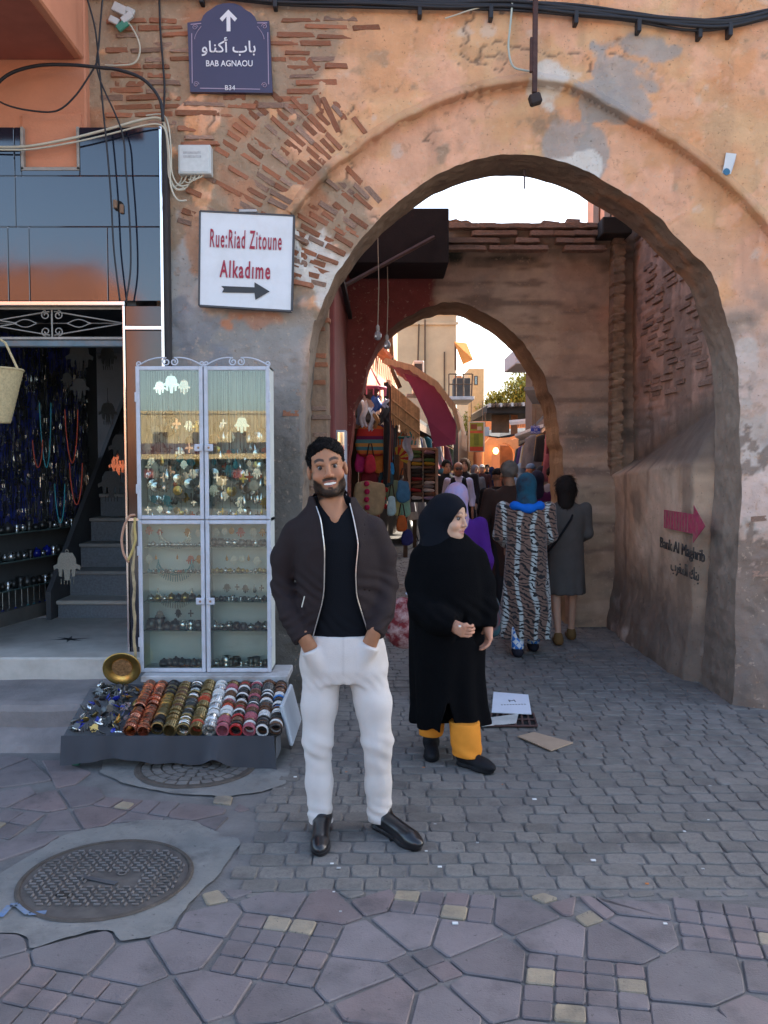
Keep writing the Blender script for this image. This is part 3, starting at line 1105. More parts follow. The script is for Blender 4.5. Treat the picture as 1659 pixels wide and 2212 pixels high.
def front_disp(P):
 u,v=proj(P[:,0],P[:,1],P[:,2])
 ex=expo_mask(u,v,P)
 d=.020*fbm(P,1.3,4,1)+.006*fbm(P,8,4,2)+.0025*vnoise(P,38,3)
 d -= ex*(.016+.007*fbm(P,14,3,6))
 d += .008*sstep(.02,.05,fbm(P,2.3,6,87,.6))+.006*sstep(.16,.18,fbm(P,4.1,5,89,.6))+.004*fbm(P,26,2,90)
 d -= .010*sstep(.016,.003,np.abs(fbm(P,1.5,5,88,.55)))*sstep(-.1,.2,fbm(P,.9,2,86))
 p2=P[:,[0,2]]
 band=in_poly(p2,BANDP)
 dm=dist_poly(p2,MOA)
 near=sstep(1.9,1.4,P[:,2])
 d -= np.where(band,.08*(1-near*.7),0)
 # a swelling lip along the moulding
 d += np.where(~band,.012*np.exp(-(dm/.035) ** 2),0)
 # eroded foot, battered outwards
 d += .16*sstep(.9,0,P[:,2])*sstep(2.2,2.6,P[:,0])+.035*fbm(P,4,4,9)*sstep(1.3,.3,P[:,2])
 # pits
 pit=sstep(.62,.8,vnoise(P,16,77))*sstep(.1,.5,fbm(P,2.5,2,78))
 return d-.012*pit
def front_col(P,d):
 u,v=proj(P[:,0],P[:,1],P[:,2])
 n1,n2,n3=fbm(P,1.6,5,41),fbm(P,3.5,5,42),fbm(P,9,4,43)
 band=in_poly(P[:,[0,2]],BANDP)
 c=np.tile(C_ORANGE,(len(P),1))
 c=mixc(c,C_OCHRE,sstep(-.05,.25,n1))
 c=mixc(c,C_PINK,np.where(band,sstep(-.35,.0,n2),sstep(.05,.3,n2)*.8))
 # vertical weathering streaks in the wash
 sq=P*np.array([1,1,.12])
 c=mixc(c,C_BROWN,.26*sstep(.1,.5,fbm(sq,9,4,44)))
 # worn specks of older coats
 c=mixc(c,C_WHITE*.9,.4*sstep(.36,.5,fbm(P,7,4,45)))
 c=mixc(c,C_MORTAR*.8,.8*sstep(.33,.45,fbm(P,5,5,46)))
 c=mixc(c,C_OCHRE*.84,.35*sstep(.05,.02,fbm(P,2.3,6,87,.6)))
 c=mixc(c,C_PINK*1.08,.5*sstep(.16,.18,fbm(P,4.1,5,89,.6)))
 c=mixc(c,C_BROWN*.7,.8*sstep(.014,.003,np.abs(fbm(P,1.5,5,88,.55)))*sstep(-.1,.2,fbm(P,.9,2,86)))
 ex=expo_mask(u,v,P)
 c=mixc(c,C_MORTAR*.92,sstep(.25,.7,ex))
 c=mixc(c,np.array((.42,.20,.11)),sstep(.4,.7,ex)*sstep(.05,.35,fbm(P,4,4,47))*.8)
 # cement patches: right of the crown, by the crown of the band, and the grey skirt at left
 def blob(cu,cv,ru,rv,s=1.0,ns=.75):
  return sstep(1.15,.85,np.hypot((u-cu)/ru,(v-cv)/rv)+ns*(n2*2.4+.5*n1)+.5*n3)
 for bb in ((1345,165,55,60),(1400,105,80,26),(1300,205,40,30),(1235,320,34,52),(1290,330,26,40)):
  c=mixc(c,np.array((.33,.29,.255)),.85*blob(*bb))
 for bb in ((1180,165,26,30),(690,560,55,45),(700,620,22,40),(655,545,40,30),(1255,355,40,20),(1610,800,28,60),(1640,1020,40,90)):
  c=mixc(c,C_WHITE,.85*blob(*bb,ns=.9))
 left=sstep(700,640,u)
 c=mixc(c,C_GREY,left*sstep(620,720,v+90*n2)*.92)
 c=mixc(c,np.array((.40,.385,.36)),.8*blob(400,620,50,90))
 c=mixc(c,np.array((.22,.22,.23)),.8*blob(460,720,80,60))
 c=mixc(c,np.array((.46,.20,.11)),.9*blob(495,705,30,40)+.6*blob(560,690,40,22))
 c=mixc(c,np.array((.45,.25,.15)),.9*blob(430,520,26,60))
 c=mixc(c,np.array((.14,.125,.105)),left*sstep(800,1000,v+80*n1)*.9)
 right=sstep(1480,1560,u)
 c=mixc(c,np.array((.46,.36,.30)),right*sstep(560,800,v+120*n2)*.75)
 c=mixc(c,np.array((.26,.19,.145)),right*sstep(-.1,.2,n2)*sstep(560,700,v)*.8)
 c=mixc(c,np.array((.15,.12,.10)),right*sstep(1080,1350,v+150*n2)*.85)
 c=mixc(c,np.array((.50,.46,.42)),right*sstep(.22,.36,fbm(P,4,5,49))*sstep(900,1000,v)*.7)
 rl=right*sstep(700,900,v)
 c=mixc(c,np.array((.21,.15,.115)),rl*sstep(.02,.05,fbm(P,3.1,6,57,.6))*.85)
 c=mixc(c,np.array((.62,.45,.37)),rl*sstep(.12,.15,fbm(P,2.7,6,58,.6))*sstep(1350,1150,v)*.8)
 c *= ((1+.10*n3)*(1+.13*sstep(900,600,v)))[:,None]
 return np.clip(c,.01,.8)
def front_int(V_):
 n1,n2=fbm(V_,3,5,51),fbm(V_,8,4,52)
 c=np.tile(np.array((.235,.155,.105)),(len(V_),1))
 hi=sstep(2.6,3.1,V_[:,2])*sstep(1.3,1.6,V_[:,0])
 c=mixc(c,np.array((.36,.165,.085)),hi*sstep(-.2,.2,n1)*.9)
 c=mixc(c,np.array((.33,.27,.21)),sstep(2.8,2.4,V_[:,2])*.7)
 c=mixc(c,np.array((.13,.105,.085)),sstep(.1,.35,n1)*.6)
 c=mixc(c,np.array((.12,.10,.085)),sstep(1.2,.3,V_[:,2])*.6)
 return np.clip(c*(1+.2*n2)[:,None],.01,.9)
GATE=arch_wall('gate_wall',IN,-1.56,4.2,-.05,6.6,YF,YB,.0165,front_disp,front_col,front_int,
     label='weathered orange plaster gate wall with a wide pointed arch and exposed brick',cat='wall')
def wall_patch(x0,x1,z0,z1,h=.02):
 X,Z=np.meshgrid(np.arange(x0,x1+h,h),np.arange(z0,z1+h,h),indexing='ij')
 P=np.stack([X,np.full(X.shape,YF),Z],-1).reshape(-1,3)
 d=front_disp(P)
 c=front_col(P,d)
 P[:,1] -= d-.004
 ids=np.arange(X.size).reshape(X.shape)
 F_=np.stack([ids[:-1,:-1].ravel(),ids[1:,:-1].ravel(),ids[1:,1:].ravel(),ids[:-1,1:].ravel()],1)
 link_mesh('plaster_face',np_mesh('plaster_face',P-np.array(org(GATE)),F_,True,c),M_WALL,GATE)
wall_patch(-2.12,-1.555,3.85,6.6)
# the moulding that frames the arch: a thin rib with an undercut
def moulding():
 L_=resample(np.array(MO),.02)
 P=np.stack([L_[:,0],np.full(len(L_),YF),L_[:,1]],1)
 tn=np.gradient(L_,axis=0);nr=np.stack([-tn[:,1],tn[:,0]],1);nr /= np.linalg.norm(nr,axis=1)[:,None]
 if nr[len(nr) // 2,1]<0:nr=-nr
 d=front_disp(P+np.stack([nr[:,0]*.04,0*nr[:,0],nr[:,1]*.04],1))
 wob=.007*vnoise(P,9,5)+.004*vnoise(P,30,6)
 prof=[(.055,-.004),(.034,.010),(.012,.020),(-.006,.018),(-.010,.004),(-.006,-.09)]
 V_=np.concatenate([np.stack([L_[:,0]+nr[:,0]*(a+wob),YF-d-b+.3*wob,L_[:,1]+nr[:,1]*(a+wob)],1) for a,b in prof])
 n=len(L_)
 ids=np.arange(len(V_)).reshape(len(prof),n)
 F_=np.stack([ids[:-1,:-1].ravel(),ids[:-1,1:].ravel(),ids[1:,1:].ravel(),ids[1:,:-1].ravel()],1)
 c=front_col(np.stack([V_[:,0],np.full(len(V_),YF),V_[:,2]],1),0)*.86
 link_mesh('arch_moulding',np_mesh('arch_moulding',V_-np.array(org(GATE)),F_,False,c),M_WALL,GATE)
moulding()
# bricks showing in the gate wall --------------------------------------------------
brick_v=[]
for k in range(5):
 mb=MB()
 rg=random.Random(k)
 mb.box((-.5,-.5,-.5),(.5,.5,.5),.07)
 mb.v=[(v[0]+rg.uniform(-.04,.04),v[1]+rg.uniform(-.05,.05),v[2]+rg.uniform(-.06,.06)) for v in mb.v]
 me=mb.mesh('brick')
 me.materials.append(M_BRICK)
 brick_v.append(me)
brick_d=[]
for me in brick_v:
 m2=me.copy();m2.materials.clear();m2.materials.append(M_BRICKD);brick_d.append(m2)
def face_y(X,Z,yf=YF,fn=front_disp):
 return yf-float(fn(np.array([[X,yf,Z]]))[0])
def put_brick(u,v,length,ang,thick=.036,proud=.006,Y=YF,parent=None,dk=.3):
 p=W(u,v,Y)
 yy=face_y(p.x,p.z)
 o=link_mesh('brick',RNG.choice(brick_d if RNG.random()<dk else brick_v),None,parent or GATE,Vector((p.x,yy+.045-proud,p.z))-org(parent or GATE),
     (0,ang,0),(length,.09,thick))
 return o
S_=YF/FPX
# radial bricks outside the moulding and inside the band, left haunch
cxv,cyv=1120,720
def ring_r(line,an):
 a=[(math.atan2(q[1]-cyv,q[0]-cxv) % (2*math.pi),math.hypot(q[0]-cxv,q[1]-cyv)) for q in line]
 a.sort()
 return float(np.interp(an,[q[0] for q in a],[q[1] for q in a]))
for k in range(27):
 an=math.radians(198.5+1.62*k)
 dv=(math.cos(an),math.sin(an))
 rm=ring_r(mo_view,an)
 for j,(lo,hi) in enumerate(((.05,.20),(.225,.36),(.385,.56),(.585,.70))):
  pr_=(.9 if k<17 else .9-.085*(k-16))*(1 if j<2 else (.75 if k<18 else .3))
  a_,b_2=lo+RNG.uniform(-.02,.02),hi+RNG.uniform(-.02,.015)
  if RNG.random()<pr_:
   rr=rm+(a_+b_2)/2/S_
   put_brick(cxv+dv[0]*rr,cyv+dv[1]*rr,b_2-a_,an+RNG.uniform(-.04,.04),RNG.uniform(.030,.040),RNG.uniform(.003,.011))
for k in range(19):
 an=math.radians(193+1.75*k)
 dv=(math.cos(an),math.sin(an))
 ri,rm=ring_r(in_view,an),ring_r(mo_view,an)
 r=ri+10+(0 if k % 2 else 22)
 while r<rm-30:
  ln=RNG.uniform(.11,.17)
  if r+ln/S_>rm-4:ln=(rm-6-r)*S_
  if ln>.05 and RNG.random()<(.9 if k<13 else .5):
   rr=r+ln/S_/2
   put_brick(cxv+dv[0]*rr,cyv+dv[1]*rr,ln,an+RNG.uniform(-.04,.04),RNG.uniform(.028,.038),RNG.uniform(.003,.011))
  r += ln/S_+RNG.uniform(4,9)
# level courses between the street sign and the plaster
for v0 in range(42,330,17):
 u=(372 if v0>265 else 215)+RNG.uniform(0,40)
 lim=np.interp(v0,[0,130,240,330],[840,760,690,560])
 while u<lim:
  ln=RNG.uniform(.12,.30)
  w=ln/S_
  if RNG.random()<(.88 if v0<250 else .45) and not (405<u+w/2<592 and 40<v0<210) and u+w<lim+20:
   put_brick(u+w/2,v0+RNG.uniform(-3,3),ln,RNG.uniform(-.04,.04),RNG.uniform(.026,.040),RNG.uniform(.001,.010))
  u += w+RNG.uniform(3,10)
for (u,v,ln,an) in ((590,230,.28,0),(690,225,.14,1.1),(715,250,.26,1.15),(735,240,.16,1.1),(628,893,.12,0),(500,800,.2,0),(1640,1120,.12,-.1),(1645,1240,.13,0)):
 put_brick(u,v,ln,an,.04,.002)
# stones fallen loose at the foot of the right pier
M_ROCK=M('rubble_stone',(.17,.115,.09),.95,var=.3,vscale=6,bump=.9,bscale=30,rnd=.25)
def rock_mesh(seed,name='rubble_stone'):
 s_=np.array([(.5*random.Random(seed*7+i).uniform(.75,1.2)) for i in range(3)])
 V_,F_=surface_nets(lambda P:sdf_ell(P,(0,0,0),(.5,.42,.36))+.30*fbm(P,3.0,2,seed)+.05*fbm(P,8,2,seed+5),(-.7,-.7,-.7),(.7,.7,.7),.14)
 me=np_mesh(name,V_,F_,False)
 me.materials.append(M_ROCK)
 return me
rocks=[rock_mesh(k) for k in range(4)]
for (u,v,s,lift) in ((1600,1500,.13,0),(1635,1515,.15,0),(1625,1450,.13,0),(1590,1530,.09,0),(1655,1530,.12,0),(1612,1535,.08,0)):
 p=W(u,v,5.87+RNG.uniform(-.03,.05))
 o=link_mesh('rubble_stone',RNG.choice(rocks),None,GATE,Vector((p.x,p.y,max(.03,p.z)))-org(GATE),(RNG.uniform(-.4,.4),RNG.uniform(-.4,.4),RNG.uniform(0,3)),(s,s*.9,s*.62))
# ------------------------------------------------------------------ right side wall of the passage
def side_profile(Y,Z):
 """X of the wall surface (bulging foot, sloped ledge, recessed brick above)"""
 zl=np.interp(Y,[6.2,8.8],[1.70,1.57])           # front edge of ledge
 zu=np.interp(Y,[6.2,8.8],[2.22,1.72])           # where the slope meets the brick
 x_low=2.40-.02*Z
 t=np.clip((Z-zl)/(zu-zl),0,1)
 return x_low+t*.28-.10*sstep(.55,0,Z)+.22*sstep(6.56,6.38,Y)
def side_wall():
 root=thing('passage_wall',(2.5,7.6,0),'tall brown brick passage wall with plastered foot and stencilled pink arrow','wall')
 h=.022
 Ys=np.arange(6.35,9.06,h)
 zz=np.concatenate([np.arange(-.03,4.6,h),np.arange(4.6,7.0,.1)])
 Y_,Z=np.meshgrid(Ys,zz,indexing='ij')
 P=np.stack([np.full(Y_.shape,2.4),Y_,Z],-1)
 X=side_profile(Y_,Z)
 up=sstep(0,.25,Z-np.interp(Y_,[6.2,8.8],[2.22,1.72]))
 course=np.abs(((Z+.012*vnoise(P,3,4))/.085) % 1.0-.5)
 dsp=.02*fbm(P,2,4,61)+.010*fbm(P,9,4,62)
 dsp += up*(-.022*sstep(.40,.5,course)*(0.6+.8*vnoise(P,4,5))+.010*fbm(P*np.array([1,.5,4]),5,3,66))
 foot=sstep(1.0,.2,Z)
 dsp += foot*.035*fbm(P,5,4,63)
 n1,n2,n3=fbm(P,1.5,5,64),fbm(P,4,5,65),fbm(P,11,3,67)
 c=np.tile(np.array((.44,.31,.21)),Y_.shape+(1,))
 c=mixc(c,np.array((.52,.39,.28)),sstep(.0,.3,n1))
 c=mixc(c,np.array((.15,.115,.085)),sstep(.05,.4,n2)*.6)
 c=mixc(c,np.array((.43,.265,.195)),up*.92)
 c=mixc(c,np.array((.27,.18,.14)),up*sstep(0.0,.3,n2)*.8)
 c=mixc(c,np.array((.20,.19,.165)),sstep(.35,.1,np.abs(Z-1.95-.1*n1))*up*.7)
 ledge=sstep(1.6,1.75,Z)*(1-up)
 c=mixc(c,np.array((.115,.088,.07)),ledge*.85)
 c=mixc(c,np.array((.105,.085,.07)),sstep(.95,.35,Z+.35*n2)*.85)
 c=mixc(c,np.array((.40,.35,.30)),sstep(.25,.4,fbm(P,3.3,5,68))*sstep(.9,.5,Z)*.6)
 c=mixc(c,np.array((.13,.10,.08)),sstep(.15,.4,fbm(P*np.array([1,1,.15]),5,4,69))*.5)
 c *= 1.22*(1+.16*n3)[...,None]
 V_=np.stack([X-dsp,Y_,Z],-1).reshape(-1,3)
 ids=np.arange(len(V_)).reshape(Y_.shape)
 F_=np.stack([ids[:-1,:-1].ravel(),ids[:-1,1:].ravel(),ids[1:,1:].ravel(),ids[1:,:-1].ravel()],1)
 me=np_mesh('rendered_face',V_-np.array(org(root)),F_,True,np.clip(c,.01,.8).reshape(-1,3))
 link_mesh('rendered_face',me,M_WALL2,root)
 # bricks standing proud of the weathered courses
 for k in range(46):
  row=2.35+.064*k
  if row>4.35:break
  yv=6.5+RNG.uniform(0,.3)
  while yv<8.7:
   ln=RNG.uniform(.18,.3)
   if RNG.random()<.62 and yv+ln<8.75 and row>np.interp(yv,[6.2,8.8],[2.3,1.85]):
    o=link_mesh('brick',RNG.choice(brick_d),None,root,Vector((float(side_profile(yv+ln/2,row))+.045-RNG.uniform(.008,.024),yv+ln/2,row+RNG.uniform(-.01,.01)))-org(root),(RNG.uniform(-.03,.03),0,math.pi/2),(ln,.09,RNG.uniform(.034,.046)))
   yv += ln+RNG.uniform(.02,.2)
 mb=MB()
 mb.box((2.72,6.42,0),(7.5,9.05,7.0))  # unseen mass, built tall to keep the sun out of the passage
 mb.build('sun_block',M_BRICKD,root)
 return root
SIDE=side_wall()
# stencils on the side wall (letters run from far to near, facing the lane)
M_STEN=M('stencil_black',(.035,.032,.03),.9,var=.5,vscale=30,dirt=(.2,.15,.1),dscale=14,damt=.6)
M_PINK=M('stencil_pink',(.42,.045,.10),.9,var=.3,vscale=25,dirt=(.28,.17,.12),dscale=16,damt=.6)
XS=2.335
def on_wall(u,v):return WX(u,v,XS)
p0,p1=on_wall(1421,1172),on_wall(1529,1204)
ctr=(p0+p1)/2
place_text('Bank Al Maghrib',.128,M_STEN,SIDE,(XS,ctr.y,ctr.z),(0,-1,-.02),(0,0,1),name='stencil_lettering',sx=1.08*abs(p1.y-p0.y)/1.02,bold=.0,ext=.004)
p2=on_wall(1478,1232)
# the bank's name in Arabic script, joined letter shapes laid out right to left
place_text('\uFE8F\uFEAE\uFED0\uFEE4\uFEDF\uFE8D \uFEDA\uFEE8\uFE91',.13,M_STEN,SIDE,(XS,p2.y,p2.z),(0,-1,-.02),(0,0,1),name='stencil_lettering',ext=.004,sx=1.0)
pa,pb=on_wall(1434,1122),on_wall(1523,1135)
ya,yb_,zc=pa.y,pb.y,(pa.z+pb.z)/2
L=ya-yb_
h_=.075
arrow=[(0,-h_),(L*.74,-h_),(L*.74,-h_*1.9),(L,0),(L*.74,h_*1.9),(L*.74,h_),(0,h_)]
mb=MB()
mb.prism(arrow,(XS,ya,zc),(0,-1,0),(0,0,1),(1,0,0),.004)
ar=mb.build('stencil_arrow',M_PINK,SIDE)
ar['label']='pink stencilled arrow pointing out of the passage'
mb=MB()
for k in range(9):
 a=L*(.05+.07*k)
 mb.prism([(a,-h_*.9),(a+.006,-h_*.9),(a+.006,h_*.9),(a,h_*.9)],(XS-.002,ya,zc),(0,-1,0),(0,0,1),(1,0,0),.003)
tag(mb.build('arrow_hatching',M('stencil_gap',(.30,.2,.14),.95,var=.3),SIDE),kind='stuff')
# ------------------------------------------------------------------ second arch across the passage
Y2,Y2B=9.05,9.75
in2_view=[(752,1000),(764,900),(790,806),(835,745),(884,706),(930,685),(975,678),(1010,684),(1055,705),(1100,738),(1145,782),(1180,832),(1200,885),(1212,960),(1217,1040)]
IN2=[(W(x,y,Y2).x,W(x,y,Y2).z) for x,y in in2_view]
IN2=[(x,z+.12*max(0,min(1,(z-2.0)/1.0))) for x,z in IN2]
IN2=[(IN2[0][0]-.02,-.05)]+smooth_line(IN2,2)+[(1.90,-.05)]
IN2=resample(IN2,.03)
for k in (0,1):
 IN2[:,k] += .025*vnoise(np.c_[IN2,IN2[:,:1]*0],4,33+k)+.012*vnoise(np.c_[IN2,IN2[:,:1]*0],13,35+k)
def top2(X):
 P=np.stack([np.asarray(X,float),0*np.asarray(X,float),0*np.asarray(X,float)],-1)
 return 4.16+.05*vnoise(P,2.2,71)+.04*vnoise(P,7,72)+.02*vnoise(P,20,73)
def disp2(P):
 u,v=proj(P[:,0],P[:,1],P[:,2])
 d=.03*fbm(P,1.6,4,81)+.012*fbm(P,8,4,82)
 red=sstep(945,925,u)
 course=np.abs((P[:,2]/.075) % 1-.5)
 up=sstep(560,530,v)
 d -= (up*.02+.007)*sstep(.36,.5,course)*(1-red)
 d += up*.05*(1-red)
 ring=sstep(.75,.68,dist_poly(P[:,[0,2]],IN2))
 d += .03*ring
 # leaning buttress at the right foot
 d += .28*sstep(1.7,1.45,P[:,2])*sstep(1.88,2.0,P[:,0])
 return d*(1-.8*red)
def col2(P,d):
 u,v=proj(P[:,0],P[:,1],P[:,2])
 n1,n2,n3=fbm(P,1.5,5,91),fbm(P,4,5,92),fbm(P,10,3,93)
 c=np.tile(np.array((.36,.25,.185)),(len(P),1))
 c=mixc(c,np.array((.44,.235,.165)),sstep(.05,.35,n1)*.7)
 c=mixc(c,np.array((.28,.215,.17)),sstep(0,.3,n2)*.7)
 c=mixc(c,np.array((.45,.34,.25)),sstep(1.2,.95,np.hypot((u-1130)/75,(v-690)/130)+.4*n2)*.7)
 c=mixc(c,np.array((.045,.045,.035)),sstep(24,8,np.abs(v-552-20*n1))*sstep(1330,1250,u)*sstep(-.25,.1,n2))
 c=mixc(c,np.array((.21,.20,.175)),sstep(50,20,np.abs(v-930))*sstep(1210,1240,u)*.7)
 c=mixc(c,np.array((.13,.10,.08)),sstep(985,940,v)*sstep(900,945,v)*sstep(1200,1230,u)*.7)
 c=mixc(c,np.array((.33,.24,.16)),sstep(985,1010,v)*sstep(1200,1230,u)*.8)
 c=mixc(c,np.array((.16,.115,.09)),.7*sstep(.08,.3,fbm(P*np.array((.5,1,3.5)),4,4,97)))
 c=mixc(c,np.array((.46,.33,.24)),.5*sstep(.12,.3,fbm(P*np.array((.5,1,3.0)),3,4,98)))
 red=sstep(945,930,u+12*n2)
 c=mixc(c,np.array((.20,.052,.045)),red)
 return np.clip(1.2*c*(1+.18*n3)[:,None],.01,.8)
def int2(V_):
 n2=fbm(V_,6,4,95)
 c=np.tile(np.array((.20,.15,.11)),(len(V_),1))
 c=mixc(c,np.array((.36,.27,.17)),sstep(1.6,1.8,V_[:,0])*sstep(2.4,2.0,V_[:,2]))
 c=mixc(c,np.array((.18,.05,.045)),sstep(.2,-.1,V_[:,0]))
 return np.clip(c*(1+.3*n2)[:,None],.01,.8)
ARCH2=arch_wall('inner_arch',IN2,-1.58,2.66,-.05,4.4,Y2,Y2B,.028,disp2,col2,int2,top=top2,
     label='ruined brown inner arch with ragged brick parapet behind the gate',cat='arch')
for k in range(58):
 u,row=RNG.uniform(965,1300),RNG.randrange(4)
 p=W(u,508+row*13,Y2)
 if p.x>2.45:continue
 o=link_mesh('brick',RNG.choice(brick_d),None,ARCH2,Vector((p.x,Y2-.085,4.16-.02-row*.075))-org(ARCH2),(0,RNG.uniform(-.04,.04),0),(RNG.uniform(.18,.28),.13,.05))
for k in range(16):
 X=.75+k*.11+RNG.uniform(-.05,.05)
 o=link_mesh('brick',RNG.choice(brick_d),None,ARCH2,Vector((X,Y2+RNG.uniform(.05,.5),float(top2(np.array([X]))[0])+.02))-org(ARCH2),(0,RNG.uniform(-.1,.1),RNG.uniform(-.4,.4)),(RNG.uniform(.14,.26),.12,.055))
# corner pilaster between side wall and inner arch, and the dark beam end on it
pil=thing('corner_pilaster',(2.45,8.9,0),'slim crumbling brick pilaster in the corner below a dark beam','pilaster')
mb=MB()
def pilf(u_,v_):
 a=u_*3
 z=v_*4.12
 j=.010*math.sin(z*57+3*math.sin(z*5))+.008*math.sin(z*131+2*math.sin(z*17))
 pts=[(2.365,9.1),(2.365+j,8.86+j),(2.475+j,8.86-j),(2.475,9.1)]
 i=min(2,int(a));f=a-i
 return (pts[i][0]*(1-f)+pts[i+1][0]*f,pts[i][1]*(1-f)+pts[i+1][1]*f,z)
mb.grid(pilf,12,150)
mb.build('shaft',M('pilaster_brick',(.30,.205,.135),.95,var=.35,vscale=7,bump=1.0,bscale=22,dirt=(.16,.11,.08),dscale=5,damt=.7),pil,smooth=False)
mb=MB();mb.box((2.20,8.70,4.0),(2.50,8.98,4.17),.01);mb.build('beam_end',M('old_beam',(.03,.024,.02),.85,var=.3,bump=.4),pil)
# red painted side wall on the left, brick jamb pier, dark boxed canopy with a strut
mb=MB()
mb.box((-1.55,6.66,0),(-.385,9.0,4.05),.01)
mb.build('red_side_wall',M('dark_red_paint',(.205,.050,.044),.8,var=.2,vscale=3,bump=.3,bscale=30,dirt=(.10,.04,.035),dscale=2,damt=.5),base=(-1.2,7.8,0),label='dark red painted wall lining the left of the passage',cat='wall')
pr=thing('jamb_pier',(-.5,6.5,0),'worn ochre brick pier standing behind the left jamb','pier')
mb=MB()
def jf(u_,v_):
 z=v_*4.3
 P=np.array([[u_*2,6.43,z]])
 e=.014*float(fbm(P,6,3,3)[0])
 if u_<.72:return (-.95+(.53)*u_/.72,6.44-e,z)
 return (-.42+e,6.44+(u_-.72)/.28*.24,z)
mb.grid(jf,36,150)
mb.build('shaft',M('pier_plaster',(.34,.215,.135),.95,var=.3,vscale=5,bump=.8,bscale=30,dirt=(.17,.13,.10),dscale=2.2,damt=.8),pr,smooth=True)
for k in range(44):
 z=1.3+k*.066
 if RNG.random()<.6:
  link_mesh('brick',RNG.choice(brick_d if z<2.2 else brick_v),None,pr,Vector((-.49+RNG.uniform(-.02,.02),6.475,z))-org(pr),(0,RNG.uniform(-.03,.03),0),(RNG.uniform(.10,.16),.09,.036))
can=thing('boxed_canopy',(.1,8.5,3.5),'dark boarded canopy box jutting out above the red wall','canopy')
mb=MB();mb.box((-.36,8.25,3.60),(.62,8.93,4.12),.01);mb.build('box',M('canopy_dark',(.018,.014,.016),.8,var=.3,bump=.3),can)
mb=MB();a,c=W(702,640,7.9),W(938,512,8.2);mb.tube([a,c],.022,6);mb.build('strut',M('canopy_strut',(.10,.06,.055),.7,var=.3),can)
mb=MB();mb.box((-.37,6.7,3.18),(-.33,8.9,3.24),.005);mb.build('wall_batten',M('canopy_dark'),can)
# ------------------------------------------------------------------ the jewellery shop: facade, doorway, stairs, shelves
YS=5.78
def wx(u,v=1010,Y=YS):return W(u,v,Y).x
def wz(v,Y=YS,u=829.5):return W(u,v,Y).z
M_PANEL=M('blue_black_cladding',(.008,.011,.022),.07,var=.05,spec=.8,ior=1.5,coat=.5,rvar=.03,vscale=2)
M_PANELR=M('brown_cladding',(.055,.022,.018),.09,var=.15,spec=.6,ior=1.5,coat=.25,vscale=2)
M_CHROME=M('polished_trim',(.72,.70,.70),.16,metal=1.0,var=.05)
M_PEACH=M('peach_paint',(.56,.225,.125),.85,var=.10,vscale=2.5,bump=.25,bscale=60,dirt=(.42,.17,.10),dscale=2,damt=.4)
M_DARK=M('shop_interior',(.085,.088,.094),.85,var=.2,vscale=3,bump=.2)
M_STEPC=M('step_terrazzo',(.46,.43,.38),.55,var=.14,vscale=5,bump=.15,bscale=90,dirt=(.28,.25,.21),dscale=4,damt=.5)
M_RISER=M('riser_granite',(.16,.18,.20),.5,var=.3,vscale=60,bump=.1)
M_KERB=M('kerb_concrete',(.22,.195,.185),.85,var=.25,vscale=4,bump=.5,bscale=50,dirt=(.13,.115,.11),dscale=3,damt=.6)
M_SCROLL=M('wrought_iron_grey',(.30,.27,.24),.6,metal=.3,var=.25,vscale=15)
shop=thing('shop_front',(-2.3,YS,0),'jewellery shop front clad in glossy dark blue panels with chrome trim','shop')
def panel(u0,u1,v0,v1,mat=M_PANEL,d=0.0):
 g_=.0022
 x0,x1,z0,z1=wx(u0)+g_,wx(u1)-g_,wz(v1)+g_,wz(v0)-g_
 mb=MB()
 mb.box((x0,YS+d,z0),(x1,YS+.03+d,z1),.003)
 return mb.build('cladding_panel',mat,shop)
for q in ((-420,-190,274,380),(-190,46,274,380),(46,60,274,380),(60,184,367,380),(184,353,274,380),
   (-420,-190,380,490),(-190,46,380,490),(46,353,380,490),
   (-420,-60,490,651),(-60,28,490,651),(28,73,490,651),(73,240,490,651),(240,353,490,651)):
 panel(*q)
panel(275,353,660,704,M_PANELR);panel(275,353,713,1118,M_PANELR);panel(275,353,1126,1462,M_PANEL)
mb=MB();mb.box((wx(-420),YS+.032,wz(1462)),(wx(-60),YS+.1,wz(651)));mb.build('side_panel',M_PANELR,shop)
def trim(u0,u1,v0,v1,d=-.012):
 mb=MB();mb.box((wx(u0),YS+d,wz(v1)),(wx(u1),YS+.035,wz(v0)),.003);mb.build('chrome_trim',M_CHROME,shop)
trim(353,359,274,1460);trim(-420,275,651,660);trim(270,275,660,1460);trim(275,353,704,713);trim(275,353,1118,1126)
mb=MB();mb.box((wx(359),YS+.036,wz(1470)),(wx(366),YS+.118,wz(274)));mb.build('edge_return',M('edge_shadow_board',(.05,.045,.045),.8,var=.2),shop)
# boxed niche left open in the cladding
mb=MB()
nx0,nx1,nz0,nz1=wx(60),wx(184),wz(367),wz(274)
mb.box((nx0,YS+.034,nz0),(nx1,YS+.06,nz1+.1));mb.build('niche_back',M_PEACH,shop)
mb=MB()
for (a,b_,c,d) in ((nx0,nx0+.018,nz0,nz1),(nx1-.018,nx1,nz0,nz1),(nx0,nx1,nz0-.005,nz0+.018)):
 mb.box((a,YS-.006,c),(b_,YS+.033,d),.002)
mb.build('niche_frame',M_SCROLL,shop)
